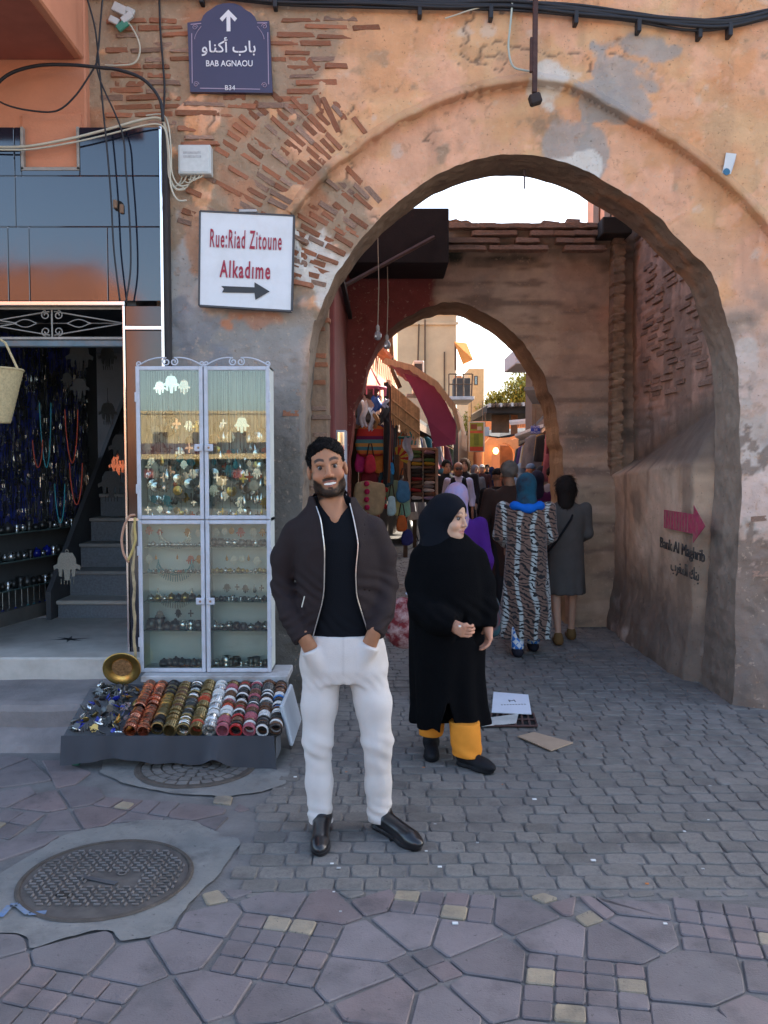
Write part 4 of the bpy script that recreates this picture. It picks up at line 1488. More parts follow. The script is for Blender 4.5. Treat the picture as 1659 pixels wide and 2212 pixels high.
# cables from a hole in the cladding, whose shade is a near-black disc
mb=MB();c=W(256,445,YS-.004);mb.lathe(c,[(.0,-.002),(.030,-.003),(.036,.0),(.03,.004)],12,(0,1,0));mb.build('cable_hole_shade',M('hole_shade',(.01,.01,.01),.9,var=0),shop)
mb=MB();mb.box((c.x-.03,YS-.03,c.z-.02),(c.x-.005,YS,c.z+.035),.004);mb.box((c.x+.01,YS-.02,c.z-.05),(c.x+.035,YS,c.z+.01),.004);mb.build('broken_socket',M('socket_brown',(.22,.13,.08),.8,var=.3),shop)
# peach wall above, projecting bay
up=thing('upper_storey',(-3,5.8,4.0),'peach painted upper storey with a projecting bay above the shop','building')
mb=MB();mb.box((-5.5,5.832,wz(276)),(wx(186,200,5.84),6.6,6.8),.01);mb.build('wall',M_PEACH,up)
zb=wz(128,5.83)
mb=MB();mb.box((-5.5,4.3,zb),(wx(181,128,5.83),5.83,6.8),.012);mb.build('bay',M_PEACH,up)
mb=MB();mb.box((-5.4,4.36,zb-.006),(wx(181,128,5.83)-.06,5.82,zb+.002),.0);mb.build('bay_soffit',M('soffit_red_brown',(.33,.10,.065),.85,var=.15),up)
mb=MB();mb.box((-5.5,6.5,0),(-1.3,6.9,6.8));mb.build('rear_mass',M_DARK,up) if False else None
# room behind the doorway
room=thing('shop_room',(-2.5,7,.38),'dark shop room with grey walls behind the doorway','room')
XR=wx(272)+.012
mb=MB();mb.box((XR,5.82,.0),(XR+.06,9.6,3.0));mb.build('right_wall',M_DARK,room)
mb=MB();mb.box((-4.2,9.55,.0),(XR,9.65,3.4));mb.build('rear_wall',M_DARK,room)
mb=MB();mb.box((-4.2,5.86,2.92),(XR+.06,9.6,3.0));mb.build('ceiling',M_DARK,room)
mb=MB();mb.box((-4.2,5.60,-.02),(XR+.3,7.10,.386),.012);mb.build('threshold_slab',M_STEPC,room)
mb=MB();mb.box((-4.2,5.592,.20),(XR+.3,5.63,.34),.006)
# stairs
st=thing('staircase',(-2.25,7.1,.38),'grey speckled stone staircase climbing inside the shop','stairs')
for k in range(7):
 z1_,y0_=.535+.215*k,7.08+.28*k
 mb=MB();mb.box((-2.74,y0_+.02,z1_-.215 if k else .386),(XR-.002,y0_+.05,z1_-.034));mb.build('riser',M_RISER,st)
 mb=MB();mb.box((-2.75,y0_,z1_-.034),(XR-.003,y0_+.33,z1_),.006);mb.build('tread',M_STEPC if k<1 else M('tread_stone',(.28,.27,.25),.6,var=.15),st)
mb=MB();mb.add([(-2.76,7.0,.386),(-2.76,9.5,.386),(-2.76,9.5,2.7),(-2.76,7.0,.62),(-2.80,7.0,.386),(-2.80,9.5,.386),(-2.80,9.5,2.7),(-2.80,7.0,.62)],[(0,1,2,3),(4,7,6,5),(0,3,7,4),(3,2,6,7)])
mb.build('stringer',M_DARK,st)
# floor star inlay on the slab
mb=MB()
c=G(150,1381,.386)
for a,l,w in ((.25,.16,.02),(1.75,.14,.02),(-.55,.14,.02),(2.35,.1,.016)):
 d=Vector((math.cos(a),math.sin(a)*.9,0));p=Vector((-d.y,d.x,0))
 mb.add([c-d*l+Vector((0,0,.002)),c+p*w+Vector((0,0,.002)),c+d*l+Vector((0,0,.002)),c-p*w+Vector((0,0,.002))],[(0,1,2,3)])
mb.build('star_inlay',M('inlay_black',(.05,.05,.055),.5,var=.1),room)
# door head: grille and roller beam
mb=MB();mb.box((-4.2,5.84,wz(746)),(XR,5.90,wz(731)),.006);mb.build('door_beam',M('beam_blue_grey',(.12,.17,.20),.6,metal=.3,var=.3,dirt=(.25,.15,.1),dscale=8,damt=.5),room)
gr=thing('transom_grille',(-2.3,5.83,2.5),'wrought iron scroll grille over the shop doorway','grille')
mb=MB()
z0_,z1_,yg=wz(728),wz(663),5.835
zc_=(z0_+z1_)/2
mb.box((-4.1,yg-.008,z0_-.008),(XR,yg+.008,z0_+.008));mb.box((-4.1,yg-.008,z1_-.008),(XR,yg+.008,z1_+.008))
mb.build('rail',M_SCROLL,gr)
def spiral(cx,cz,r,turns,a0,y,dirn=1,n=26):
 return [(cx+r*(1-.78*t)*math.cos(a0+dirn*turns*2*math.pi*t),y,cz+r*(1-.78*t)*math.sin(a0+dirn*turns*2*math.pi*t)) for t in [i/n for i in range(n+1)]]
for cu in (112,-120):
 cx=wx(cu)
 hw=wx(268)-wx(112)
 mb=MB();mb.tube([(cx,yg,z0_),(cx,yg,z1_)],.0055,6);mb.build('bar',M_SCROLL,gr)
 for s in (-1,1):
  for q in (-1,1):
   mb=MB()
   mb.tube([(cx+s*.015,yg,zc_+q*.08),(cx+s*hw,yg,zc_)],.005,5)
   mb.tube([(cx+s*hw*t,yg,zc_+q*.026*max(0,math.sin(math.pi*(t-.22)/.30)) if .22<t<.52 else zc_) for t in [i/24 for i in range(25)]],.004,5)
   mb.tube(spiral(cx+s*.042,zc_+q*.055,.032,1.3,math.pi/2*q,yg,-s*q),.0045,5)
   mb.build('scroll',M_SCROLL,gr,smooth=True)
# left display wall, slanting back to the stairs
A_,B_=Vector((-3.35,6.0,0)),Vector((-2.80,8.35,0))
dA=(B_-A_).normalized()
nA=Vector((dA.y,-dA.x,0))
def dw(t,z,out=0.0):
 return A_+(B_-A_)*t+nA*out+Vector((0,0,z))
disp_w=thing('display_wall',tuple(A_.lerp(B_,.5)+Vector((0,0,.386))),'slanting display wall with blue cloth and shelves inside the shop','display')
M_BLUE=M('ultramarine_cloth',(.015,.035,.30),.9,var=.3,vscale=9,sheen=.4)
mb=MB();mb.add([dw(0,.386),dw(1,.386),dw(1,2.92),dw(0,2.92)],[(0,1,2,3)]);mb.build('backing',M('display_backing',(.10,.105,.105),.8,var=.15),disp_w)
for (t0,t1) in ((0.02,.30),(.33,.62),(.66,.88)):
 mb=MB();mb.grid(lambda a,b_:dw(t0+(t1-t0)*a,1.15+1.6*b_,.012+.006*math.sin(a*30+b_*3)),24,8);mb.build('cloth_panel',M_BLUE,disp_w,smooth=True)
SHZ=(1.12,.89,.66)
for z in SHZ:
 mb=MB();mb.add([dw(0,z,0),dw(.93,z,0),dw(.93,z,.13),dw(0,z,.13),dw(0,z-.012,0),dw(.93,z-.012,0),dw(.93,z-.012,.13),dw(0,z-.012,.13)],
      [(0,1,2,3),(4,7,6,5),(2,6,7,3),(1,5,6,2)]);mb.build('shelf',M('shelf_glass_green',(.10,.15,.14),.15,var=.1),disp_w)
mb=MB();mb.add([dw(0,.386,.16),dw(.8,.386,.16),dw(.8,.50,.16),dw(0,.50,.16),dw(0,.50,0),dw(.8,.50,0)],[(0,1,2,3),(3,2,5,4)]);mb.build('plinth',M('plinth_stone',(.14,.13,.115),.8,var=.25,bump=.3),disp_w)
M_SILVER=M('tarnished_silver',(.72,.72,.68),.22,metal=.9,var=.35,vscale=30,rnd=.3)
M_SILVERD=M('dark_silver',(.12,.12,.112),.40,metal=.8,var=.4,vscale=30,rnd=.4)
M_BRASS=M('brass',(.62,.42,.13),.28,metal=.95,var=.25,vscale=20)
M_COPPER=M('copper',(.60,.26,.16),.26,metal=.95,var=.2,vscale=25,rnd=.15)
M_COBALT=M('cobalt_glaze',(.012,.022,.26),.2,var=.2,coat=.5)
M_TURQ=M('turquoise_bead',(.03,.24,.27),.4,var=.25)
M_CORAL=M('coral_bead',(.45,.07,.03),.45,var=.25)
M_BONE=M('bone_white',(.60,.54,.43),.5,var=.2,rnd=.15)
M_AMBER=M('amber_resin',(.50,.20,.02),.3,var=.25)
def bowl_mesh():
 mb=MB();mb.lathe((0,0,0),[(.25,0),(.45,.12),(.5,.45),(.42,.75),(.30,.8),(.30,.86),(.36,.9),(.33,.9),(.26,.84)],16);return mb.mesh('pot',smooth=True)
def box_mesh_lid():
 mb=MB();mb.lathe((0,0,0),[(.5,0),(.52,.5),(.48,.55),(.40,.78),(.14,.9),(.12,1.02),(0,1.06)],16);return mb.mesh('lidded_box',smooth=True)
def cup_mesh():
 mb=MB();mb.lathe((0,0,0),[(.40,0),(.32,.1),(.28,.4),(.5,1.0),(.47,1.0),(.25,.42)],16);return mb.mesh('cup',smooth=True)
POTS=[bowl_mesh(),box_mesh_lid(),cup_mesh()]
POTM={}
def pot(i,mat):
 k=(i,mat.name)
 if k not in POTM:
  me=POTS[i].copy();me.materials.append(mat);POTM[k]=me
 return POTM[k]
for si,z in enumerate(SHZ):
 t=.30
 while t<.93:
  s=RNG.uniform(.055,.085)
  mat=RNG.choice([M_SILVERD,M_SILVER,M_SILVER,M_SILVERD,M_COBALT if si==1 else M_SILVERD,M_BRASS if RNG.random()<.15 else M_SILVERD])
  o=link_mesh(('jewel_pot','lidded_box','metal_cup')[k_] if False else 'trinket_pot',pot(RNG.randrange(3),mat),None,None,dw(t,z+.001,.065),(0,0,RNG.uniform(0,3)),(s,s,s*RNG.uniform(.8,1.1)))
  col_={'cobalt_glaze':'cobalt blue glazed','brass':'small brass','tarnished_silver':'bright silver'}.get(mat.name,'dull silver')
  tag(o,f'{col_} pot standing on the ' +('upper','middle','lower')[si]+' shop shelf','pot',f'{col_} pots on the ' +('upper','middle','lower')[si]+' shop shelf')
  t += (s+RNG.uniform(.004,.03))/2.4
# long pins with blue discs hanging below the lowest shelf
for k in range(13):
 t=.30+k*.033
 tp=dw(t,.655,.12)
 f=thing('hanging_pin',tuple(tp-Vector((0,0,.2))),'silver pin with blue glass disc hanging from the lower shop shelf','pin','blue disc pins under the lower shop shelf')
 mb=MB();mb.tube([tp,tp-Vector((0,0,.15))],.0035,5);mb.build('stem',M_SILVER,f)
 mb=MB();mb.lathe(tp-Vector((0,0,.17)),[(0,-.004),(.024,-.003),(.026,0),(.024,.003),(0,.004)],14,(nA.x,nA.y,0));mb.build('disc',RNG.choice([M_COBALT,M_COBALT,M_TURQ,M_SILVER]),f)
# the hand-shaped charm (khamsa), shared by shop and cabinet
def hamsa_mesh(th=.12):
 pts=[(-.22,-.5),(.22,-.5),(.34,-.28),(.36,-.08),(.52,.0),(.50,.16),(.40,.10),(.33,.12),(.31,.40),(.20,.43),(.18,.14),(.13,.15),(.09,.56),(-.09,.56),(-.13,.15),(-.18,.14),(-.20,.43),(-.31,.40),(-.33,.12),(-.40,.10),(-.50,.16),(-.52,.0),(-.36,-.08),(-.34,-.28)]
 mb=MB();mb.prism([(a,-b_) for a,b_ in pts],(0,-th/2,0),(1,0,0),(0,0,1),(0,1,0),th)
 mb.tube([(.03*math.cos(a)*2,0,.56+.06*math.sin(a)) for a in [i*math.pi/4 for i in range(8)]],.018,5,closed=True)
 return mb.mesh('khamsa')
def disc_mesh():
 mb=MB();mb.lathe((0,0,0),[(0,-.08),(.2,-.10),(.22,-.05),(.42,-.05),(.5,0),(.42,.05),(0,.06)],16,(0,1,0));mb.tube([(0,0,.5),(0,0,.75)],.03,5);return mb.mesh('disc_pendant',smooth=True)
def drop_mesh():
 mb=MB();mb.lathe((0,0,0),[(0,-.5),(.16,-.42),(.24,-.2),(.18,.1),(.06,.3),(.05,.5),(.0,.52)],10);return mb.mesh('drop_pendant',smooth=True)
def cross_mesh():
 mb=MB()
 mb.prism([(-.1,-.5),(.1,-.5),(.1,-.1),(.4,-.12),(.4,.1),(.1,.12),(.1,.5),(-.1,.5),(-.1,.12),(-.4,.1),(-.4,-.12),(-.1,-.1)],(0,-.05,0),(1,0,0),(0,0,1),(0,1,0),.1)
 return mb.mesh('cross_pendant')
CH={'khamsa':hamsa_mesh(),'disc':disc_mesh(),'drop':drop_mesh(),'cross':cross_mesh()}
CHM={}
def charm(kind,mat):
 k=(kind,mat.name)
 if k not in CHM:
  me=CH[kind].copy();me.materials.append(mat);CHM[k]=me
 return CHM[k]
M_TINC=M('aged_tin_charm',(.075,.075,.068),.55,metal=.45,var=.5,vscale=45,bump=.6,bscale=90)
for (u,v,Y,s,mat,lab) in ((172,770,6.6,.20,M_TINC,'large dull silver hand charm hung in the doorway top'),(172,838,6.5,.14,M_TINC,'plain silver hand charm hung below the large one'),(145,820,6.7,.10,M_TINC,'small dull silver hand charm beside the bright one'),
       (233,890,7.2,.15,M_TINC,'pale metal hand charm on the stairwell wall'),(262,965,7.0,.2,M_TINC,'openwork silver hand charm above the copper one'),(240,1045,6.9,.2,M_TINC,'broad openwork hand charm low in the stairwell'),
       (255,1005,7.1,.15,M_COPPER,'copper hand charm between the openwork ones'),(145,1222,6.5,.20,M('filigree_bone',(.26,.25,.20),.6,var=.4,vscale=40),'cream filigree hand charm hanging at the end of the shelves'),(232,770,7.0,.15,M_TINC,'dim fringed hand charm deep under the ceiling')):
 p=W(u,v,Y)
 t=thing('hand_charm',tuple(p-Vector((0,0,s*.5))),lab,'charm')
 link_mesh('hand',charm('khamsa',mat),None,t,(0,0,s*.5),(math.pi,0,RNG.uniform(-.2,.2)),(s,s*.5,s)).rotation_euler=(0,0,RNG.uniform(-.2,.2))
 mb=MB();mb.tube([p+Vector((0,0,s*.55)),p+Vector((0,0,s*.55+.12))],.002,4);mb.build('cord',M('dark_cord',(.03,.03,.03),.9,var=0),t)
 for q in range(5):
  mb=MB();mb.tube([p+Vector((s*(-.24+.12*q),0,-s*.5)),p+Vector((s*(-.24+.12*q),0,-s*.72))],.003,4);mb.build('fringe_rod',mat,t)
# the uncountable mass of chains and pendants on the cloth
mb=MB()
rg=random.Random(4)
for k in range(2600):
 t=rg.uniform(.12,.9)
 z=rg.uniform(1.22,2.6) if k<2300 else rg.uniform(2.4,2.8)
 ln=rg.uniform(.03,.13)
 o_=rg.uniform(.02,.06)
 a=dw(t,z,o_)
 w_=rg.uniform(.002,.007)
 e=dw(t+w_/2.4,z,o_)
 mi=rg.choice((0,0,1,1,2,2))
 dz=Vector((rg.uniform(-.01,.01),0,-ln))
 mb.add([a,e,e+dz,a+dz,a+nA*.005,e+nA*.005,e+dz+nA*.005,a+dz+nA*.005],[(4,5,6,7),(0,4,7,3),(1,2,6,5),(3,7,6,2)],mi)
 if rg.random()<.5:
  c=a+dz-Vector((0,0,.012));r_=rg.uniform(.006,.016)
  mb.lathe(c,[(0,-r_),(r_*.8,-r_*.4),(r_,.2*r_),(0,r_)],6,mi=mi)
o=mb.build('hanging_necklaces',[M_SILVERD,M('dark_beads',(.025,.027,.035),.35,var=.3),M_SILVER],base=dw(.5,1.2,.04))
tag(o,'dense mass of dark chains and pendants hanging on the blue cloth','jewellery',kind='stuff')
for (u0,u1,v0,v1,mat,nm) in ((70,92,950,1010,M_CORAL,'red'),(140,168,885,1000,M_CORAL,'coral red'),(85,110,870,1010,M_TURQ,'turquoise'),(118,140,1045,1130,M_TURQ,'pale blue'),(150,178,1000,1090,M_CORAL,'rust red')):
 mb=MB();Yn=6.45+(u0/1000)
 a,c=W(u0,v0,Yn),W(u1,v0,Yn);zb_=W(u0,v1,Yn).z
 mb.tube([(a.x+(c.x-a.x)*t,Yn,a.z+(zb_-a.z)*(math.sin(math.pi*t) ** .6)) for t in [i/20 for i in range(21)]],.004,5)
 mb.build('bead_necklace',mat,label=f'{nm} bead necklace hanging in the dark shop',cat='necklace')
# straw basket hung at the door
bk=W(-4,915,5.55)
bt=thing('straw_basket',tuple(bk),'pale woven straw basket hanging beside the shop door','basket')
mb=MB()
prof=[(.0,0),(.075,.002)]
for i in range(29):
 t=i/28
 prof.append((.078+.082*t+.0025*(i % 2),.012+.335*t))
prof += [(.150,.335),(.072,.02),(0,.02)]
mb.lathe(bk,prof,36);mb.build('body',M('straw',(.50,.40,.22),.9,var=.25,vscale=60,bump=.6,bscale=120),bt,smooth=True)
mb=MB();mb.tube([bk+Vector((.16*math.cos(a),.16*math.sin(a),.346)) for a in [i*math.pi/16 for i in range(32)]],.008,6,closed=True);mb.build('rim',M('straw'),bt)
mb=MB();mb.tube([bk+Vector((-.14,0,.34)),bk+Vector((-.06,0,.52)),bk+Vector((.0,0,.56)),bk+Vector((.06,0,.52)),bk+Vector((.14,0,.34))],.008,6);mb.build('handle',M('straw'),bt)
# pavement kerbs before the shop
k1=MB()
def kerb(u_,v_):
 x=-6+u_*4.78
 prof=[(5.62,.242),(5.10,.238),(5.05,.225),(5.03,.19),(5.03,.095),(5.0,.082),(4.90,.03),(4.86,-.02)]
 t=v_*(len(prof)-1)
 i=min(len(prof)-2,int(t));f=t-i
 y,z=prof[i][0]*(1-f)+prof[i+1][0]*f,prof[i][1]*(1-f)+prof[i+1][1]*f
 w_=.008*math.sin(x*3.1)+.005*math.sin(x*11+2)
 return (x,y+w_*.7,z+w_*.5)
k1.grid(kerb,90,21)
k1.build('kerb',M_KERB,base=(-3.5,5.2,0),kind='structure')
mb=MB();mb.box((-1.24,5.0,-.02),(-.80,5.9,.06),.01);mb.build('kerb',M_KERB,base=(-1.0,5.4,0),kind='structure')
# ------------------------------------------------------------------ glazed jewellery cabinet
YC=5.30
cx0,cx1=wx(297,1120,YC),wx(584,1120,YC)
cz0,cz1=wz(1452,YC),wz(791,YC)
czm=wz(1123,YC)
cxm=wx(442,1120,YC)
CD=.20
M_FRAME=M('cabinet_white_paint',(.50,.52,.57),.45,var=.08,vscale=8,bump=.1,dirt=(.30,.28,.25),dscale=14,damt=.35)
M_CLOTH=M('cabinet_back_paper',(.62,.66,.62),.8,var=.08,vscale=4)
M_GLASS=GLASS('cabinet_glass',(.93,.985,.96),1.0,.004)
cab=thing('jewellery_cabinet',((cx0+cx1)/2,YC+CD/2,cz0),'tall white glazed cabinet full of silver jewellery outside the shop','cabinet')
for nm,lo,hi in (('back_panel',(cx0+.01,YC+CD-.015,cz0+.01),(cx1-.01,YC+CD,cz1-.01)),('side',(cx0,YC+.026,cz0),(cx0+.015,YC+CD,cz1)),('side',(cx1-.015,YC+.026,cz0),(cx1,YC+CD,cz1)),
     ('top',(cx0,YC+.026,cz1-.015),(cx1,YC+CD,cz1)),('bottom',(cx0,YC+.026,cz0),(cx1,YC+CD,cz0+.015)),('mullion',(cxm-.011,YC+.026,cz0),(cxm+.011,YC+CD-.02,cz1)),('mid_shelf',(cx0,YC+.03,czm-.012),(cx1,YC+CD,czm+.012))):
 mb=MB();mb.box(lo,hi,.002);mb.build(nm,M_CLOTH if nm in ('back_panel','side') else M_FRAME,cab)
def door(x0,x1,z0,z1,lock_right):
 fw=.024
 root=MB()
 root.box((x0,YC,z0),(x0+fw,YC+.022,z1),.003);root.box((x1-fw,YC,z0),(x1,YC+.022,z1),.003)
 root.box((x0+fw,YC+.0005,z0),(x1-fw,YC+.0215,z0+fw),.003);root.box((x0+fw,YC+.0005,z1-fw),(x1-fw,YC+.0215,z1),.003)
 d=root.build('door',M_FRAME,cab)
 mb=MB();mb.box((x0+fw-.003,YC+.010,z0+fw-.003),(x1-fw+.003,YC+.0125,z1-fw+.003));mb.build('pane',M_GLASS,d)
 zl=z0+(z1-z0)*.47
 lx=(x1-.055,x1-.002) if lock_right else (x0+.002,x0+.055)
 mb=MB();mb.box((lx[0],YC-.012,zl-.022),(lx[1],YC-.0005,zl+.022),.004);mb.build('lock_plate',M_FRAME,d)
 mb=MB();mb.lathe(((lx[0]+lx[1])/2,YC-.0125,zl),[(0,-.004),(.005,-.004),(.0075,0)],10,(0,1,0));mb.build('keyhole',M('lock_brass',(.30,.2,.12),.4,metal=.8,var=.1),d)
 for q in (.2,.8):
  hx=x0-.006 if lock_right else x1-.006
  mb=MB();mb.box((hx,YC-.006,z0+(z1-z0)*q-.03),(hx+.012,YC+.012,z0+(z1-z0)*q+.03),.003);mb.build('hinge',M_FRAME,d)
for (a,b_,lr) in ((cx0,cxm-.0035,True),(cxm+.0035,cx1,False)):
 door(a,b_,czm+.003,cz1,lr);door(a,b_,cz0,czm-.003,lr)
for cxs,hw in (((cx0+cxm)/2,(cxm-cx0)/2),((cxm+cx1)/2,(cx1-cxm)/2)):
 for s in (-1,1):
  mb=MB()
  mb.tube([(cxs+s*(.03+(hw-.035)*t),YC+.03,cz1+.055-.05*t ** 1.3+.012*math.sin(math.pi*t)) for t in [i/10 for i in range(11)]],.005,5)
  mb.tube(spiral(cxs+s*.024,cz1+.03,.026,1.4,math.pi/2,YC+.03,-s),.005,5)
  mb.tube(spiral(cxs+s*(hw-.015),cz1+.018,.017,1.3,-math.pi/2,YC+.03,s),.0045,5)
  mb.build('crest_scroll',M_FRAME,cab,smooth=True)
# glass shelves in the lower half
SH=[wz(v,YC+.08) for v in (1180,1237,1298,1360)]
SHL=SH
M_SHELF=M('shelf_edge_green',(.10,.20,.17),.1,var=.05,trans=.3)
for z in SH:
 for (a,b_) in ((cx0+.016,cxm-.012),(cxm+.012,cx1-.016)):
  mb=MB();mb.box((a,YC+.045,z-.004),(b_,YC+CD-.016,z));mb.build('glass_shelf',M_SHELF,cab)
# pendants hung in the upper half, on thin cords from the top
rg=random.Random(12)
kinds=('khamsa','disc','drop','cross')
NM={'khamsa':'hand charm','disc':'round pendant','drop':'drop pendant','cross':'cross pendant'}
MN={'tarnished_silver':'silver','dark_silver':'blackened silver','brass':'brass','bone_white':'bone white','coral_bead':'coral red','turquoise_bead':'turquoise','amber_resin':'amber','copper':'copper'}
cords=MB()
def hang(x,z,s,kind,mat,y=None,where='upper'):
 y=YC+rg.uniform(.07,.14) if y is None else y
 o=link_mesh('pendant',charm(kind,mat),None,None,(x,y,z),(0,0,rg.uniform(-.4,.4)),(s,s*.5,s))
 tag(o,f'{MN[mat.name]} {NM[kind]} hanging in the {where} half of the cabinet','pendant',f'{MN[mat.name]} {NM[kind]}s in the {where} half of the cabinet')
 return y
for (a,b_) in ((cx0+.03,cxm-.03),(cxm+.03,cx1-.03)):
 for k in range(15):
  x=a+(b_-a)*(k+.5)/15+rg.uniform(-.006,.006)
  for r in range(8):
   z=czm+.05+.076*r+rg.uniform(-.028,.028)
   if r >= 6 and rg.random()<.6:continue
   mat=rg.choice((M_SILVER,M_SILVER,M_SILVER,M_SILVERD,M_SILVERD,M_BRASS,M_BONE,M_CORAL if rg.random()<.4 else M_SILVER,M_TURQ if rg.random()<.5 else M_SILVERD))
   s=rg.uniform(.036,.078) if r>0 else rg.uniform(.03,.05)
   y=hang(x,z,s,rg.choice(kinds),mat)
   cords.tube([(x,y,z+s*.5),(x+rg.uniform(-.01,.01),y,cz1-.02)],.0011,3,mi=0 if rg.random()<.5 else 1)
for (u,v,s) in ((345,838,.075),(370,830,.10),(398,836,.08),(365,900,.085),(522,918,.09)):
 p=W(u,v,YC+.06)
 hang(p.x,p.z,s,'khamsa',M_SILVER,YC+.06)
o=cords.build('pendant_cords',[M('pale_cord',(.45,.45,.42),.7,var=.1),M('dark_cord',(.03,.03,.03),.9,var=0)],cab)
tag(o,kind='stuff')
# lower half: hanging hands, necklaces, bowls and bangles on the shelves
for (u,v,s,kind,mat) in ((322,1146,.05,'khamsa',M_CORAL),(345,1150,.04,'khamsa',M_CORAL),(405,1150,.05,'khamsa',M_AMBER),(428,1152,.045,'khamsa',M_BONE),(322,1208,.055,'khamsa',M_BONE),(337,1203,.035,'drop',M_AMBER),(383,1203,.035,'drop',M_AMBER),(412,1210,.055,'khamsa',M_CORAL),(430,1208,.05,'khamsa',M_AMBER),
        (467,1150,.055,'khamsa',M_BONE),(485,1148,.045,'khamsa',M_BONE),(500,1147,.04,'disc',M_AMBER),(520,1150,.055,'khamsa',M_CORAL),(548,1150,.06,'khamsa',M_BONE),(567,1150,.045,'khamsa',M_AMBER),(490,1205,.04,'drop',M_AMBER),(505,1210,.05,'khamsa',M_BONE),(523,1207,.045,'disc',M_BONE),(537,1205,.04,'drop',M_AMBER),(555,1212,.055,'khamsa',M_BONE),
        (490,1270,.05,'khamsa',M_SILVERD),(512,1268,.04,'cross',M_SILVERD),(530,1272,.05,'khamsa',M_SILVERD),(550,1272,.055,'drop',M_SILVERD),(565,1270,.04,'cross',M_SILVERD),(345,1330,.06,'khamsa',M_SILVERD),(385,1325,.05,'khamsa',M_SILVERD),(412,1325,.045,'cross',M_SILVERD)):
 p=W(u,v,YC+.12)
 hang(p.x,p.z,s,kind,mat,YC+.12,'lower')
def collar(u,v,wpx,hpx,mat,lab):
 p=W(u,v,YC+.1);w_,h__=wpx*YC/FPX/2,hpx*YC/FPX
 t=thing('collar_necklace',tuple(p-Vector((0,0,h__))),lab,'necklace')
 mb=MB()
 arc=[(p.x+w_*math.cos(a),YC+.1,p.z-h__*.75*math.sin(a)) for a in [math.pi*i/24 for i in range(25)]]
 mb.tube(arc,.004,5);mb.build('wire',mat,t)
 mb=MB()
 for i in range(1,24):
  q=Vector(arc[i]);d=Vector((math.cos(math.pi*i/24)*.35,0,-1)).normalized()
  mb.tube([q,q+d*h__*.34],.0026,4)
 tag(mb.build('fringe',mat,t),kind='stuff')
collar(378,1148,66,36,M_SILVER,'fringed silver collar on the top row of the lower cabinet')
collar(378,1208,74,46,M_TURQ,'turquoise fringed collar in the lower cabinet')
collar(378,1270,76,42,M_SILVER,'wide silver fringe necklace above the bangles in the cabinet')
def shelf_row(u0,u1,z,n,smin_,smax_,mats,lab,pots=(0,1,2),skip=.0):
 for k in range(n):
  if rg.random()<skip:continue
  x=W(u0+(u1-u0)*(k+.5)/n,1200,YC+.1).x
  s=rg.uniform(smin_,smax_)
  mat=rg.choice(mats)
  o=link_mesh('trinket_pot',pot(rg.choice(pots),mat),None,None,(x,YC+.1,z+.0008),(0,0,rg.uniform(0,3)),(s,s,s*rg.uniform(.8,1.05)))
  tag(o,f'{MN[mat.name]} {lab}','pot',f'{MN[mat.name]} {lab}'.replace('pot ','pots '))
shelf_row(455,575,SH[0],8,.05,.058,(M_SILVER,M_SILVERD),'pot on the top glass shelf of the cabinet',(0,))
shelf_row(318,436,SH[0],13,.02,.034,(M_SILVER,),'pot on the top glass shelf of the cabinet',(1,))
shelf_row(318,436,SH[1],22,.014,.022,(M_TURQ,M_CORAL,M_SILVER,M_SILVERD),'bead pot on the second cabinet shelf',(1,))
shelf_row(455,575,SH[1],13,.022,.035,(M_SILVER,M_BRASS),'bead pot on the second cabinet shelf',(0,1))
shelf_row(318,436,SH[2],8,.035,.055,(M_SILVER,M_BRASS,M_SILVERD),'pot on the third cabinet shelf',(1,))
shelf_row(455,575,SH[2],14,.022,.034,(M_SILVERD,M_SILVER),'pot on the third cabinet shelf',(0,1,2))
shelf_row(318,436,SH[3],7,.055,.075,(M_SILVERD,M_SILVERD,M_SILVER),'pot on the fourth cabinet shelf')
shelf_row(455,580,SH[3],8,.045,.06,(M_SILVERD,M_SILVER),'pot on the fourth cabinet shelf',(0,1))
shelf_row(345,436,cz0+.016,7,.05,.062,(M_SILVERD,),'pot at the bottom of the cabinet',(0,1))
shelf_row(460,578,cz0+.016,11,.03,.07,(M_SILVER,M_SILVER,M_SILVERD),'pot at the bottom of the cabinet',(2,2,0))
# the cane and the coiled straps at the cabinet's left
mb=MB()
zt,zb_=wz(1130,YC),wz(1432,YC)
xc_=wx(290,1200,YC)
pts=[(xc_+.004*math.sin(i),YC-.02,zb_+(zt-zb_)*i/26) for i in range(27)]
mb.tube(pts,[.009+(.0022 if i % 3==0 else 0) for i in range(27)],8)
mb.build('walking_stick',M('inlaid_bone_stick',(.34,.26,.15),.35,var=.5,vscale=30),smooth=True,label='inlaid bone walking stick leaning beside the cabinet',cat='stick')
for lab,pts in (('pink leather strap looped over the cabinet corner',((292,1112),(280,1113),(268,1135),(262,1165),(266,1195),(278,1215))),('yellow leather strap hanging from the cabinet corner',((292,1118),(290,1140),(294,1165),(286,1190),(276,1212)))):
 mb=MB()
 P_=[W(u,v,YC-.035) for u,v in pts]
 P2_=[P_[0]]
 for i in range(len(P_)-1):
  for j in range(1,6):P2_.append(P_[i].lerp(P_[i+1],j/5))
 for _ in range(3):
  P2_=[P2_[0]]+[(P2_[i-1]+P2_[i]*2+P2_[i+1])/4 for i in range(1,len(P2_)-1)]+[P2_[-1]]
 mb.tube(P2_,.008,6)
 mb.build('leather_strap',M('strap_pink',(.42,.23,.15),.7,var=.2) if 'pink' in lab else M('strap_yellow',(.45,.34,.12),.7,var=.2),smooth=True,label=lab,cat='strap')
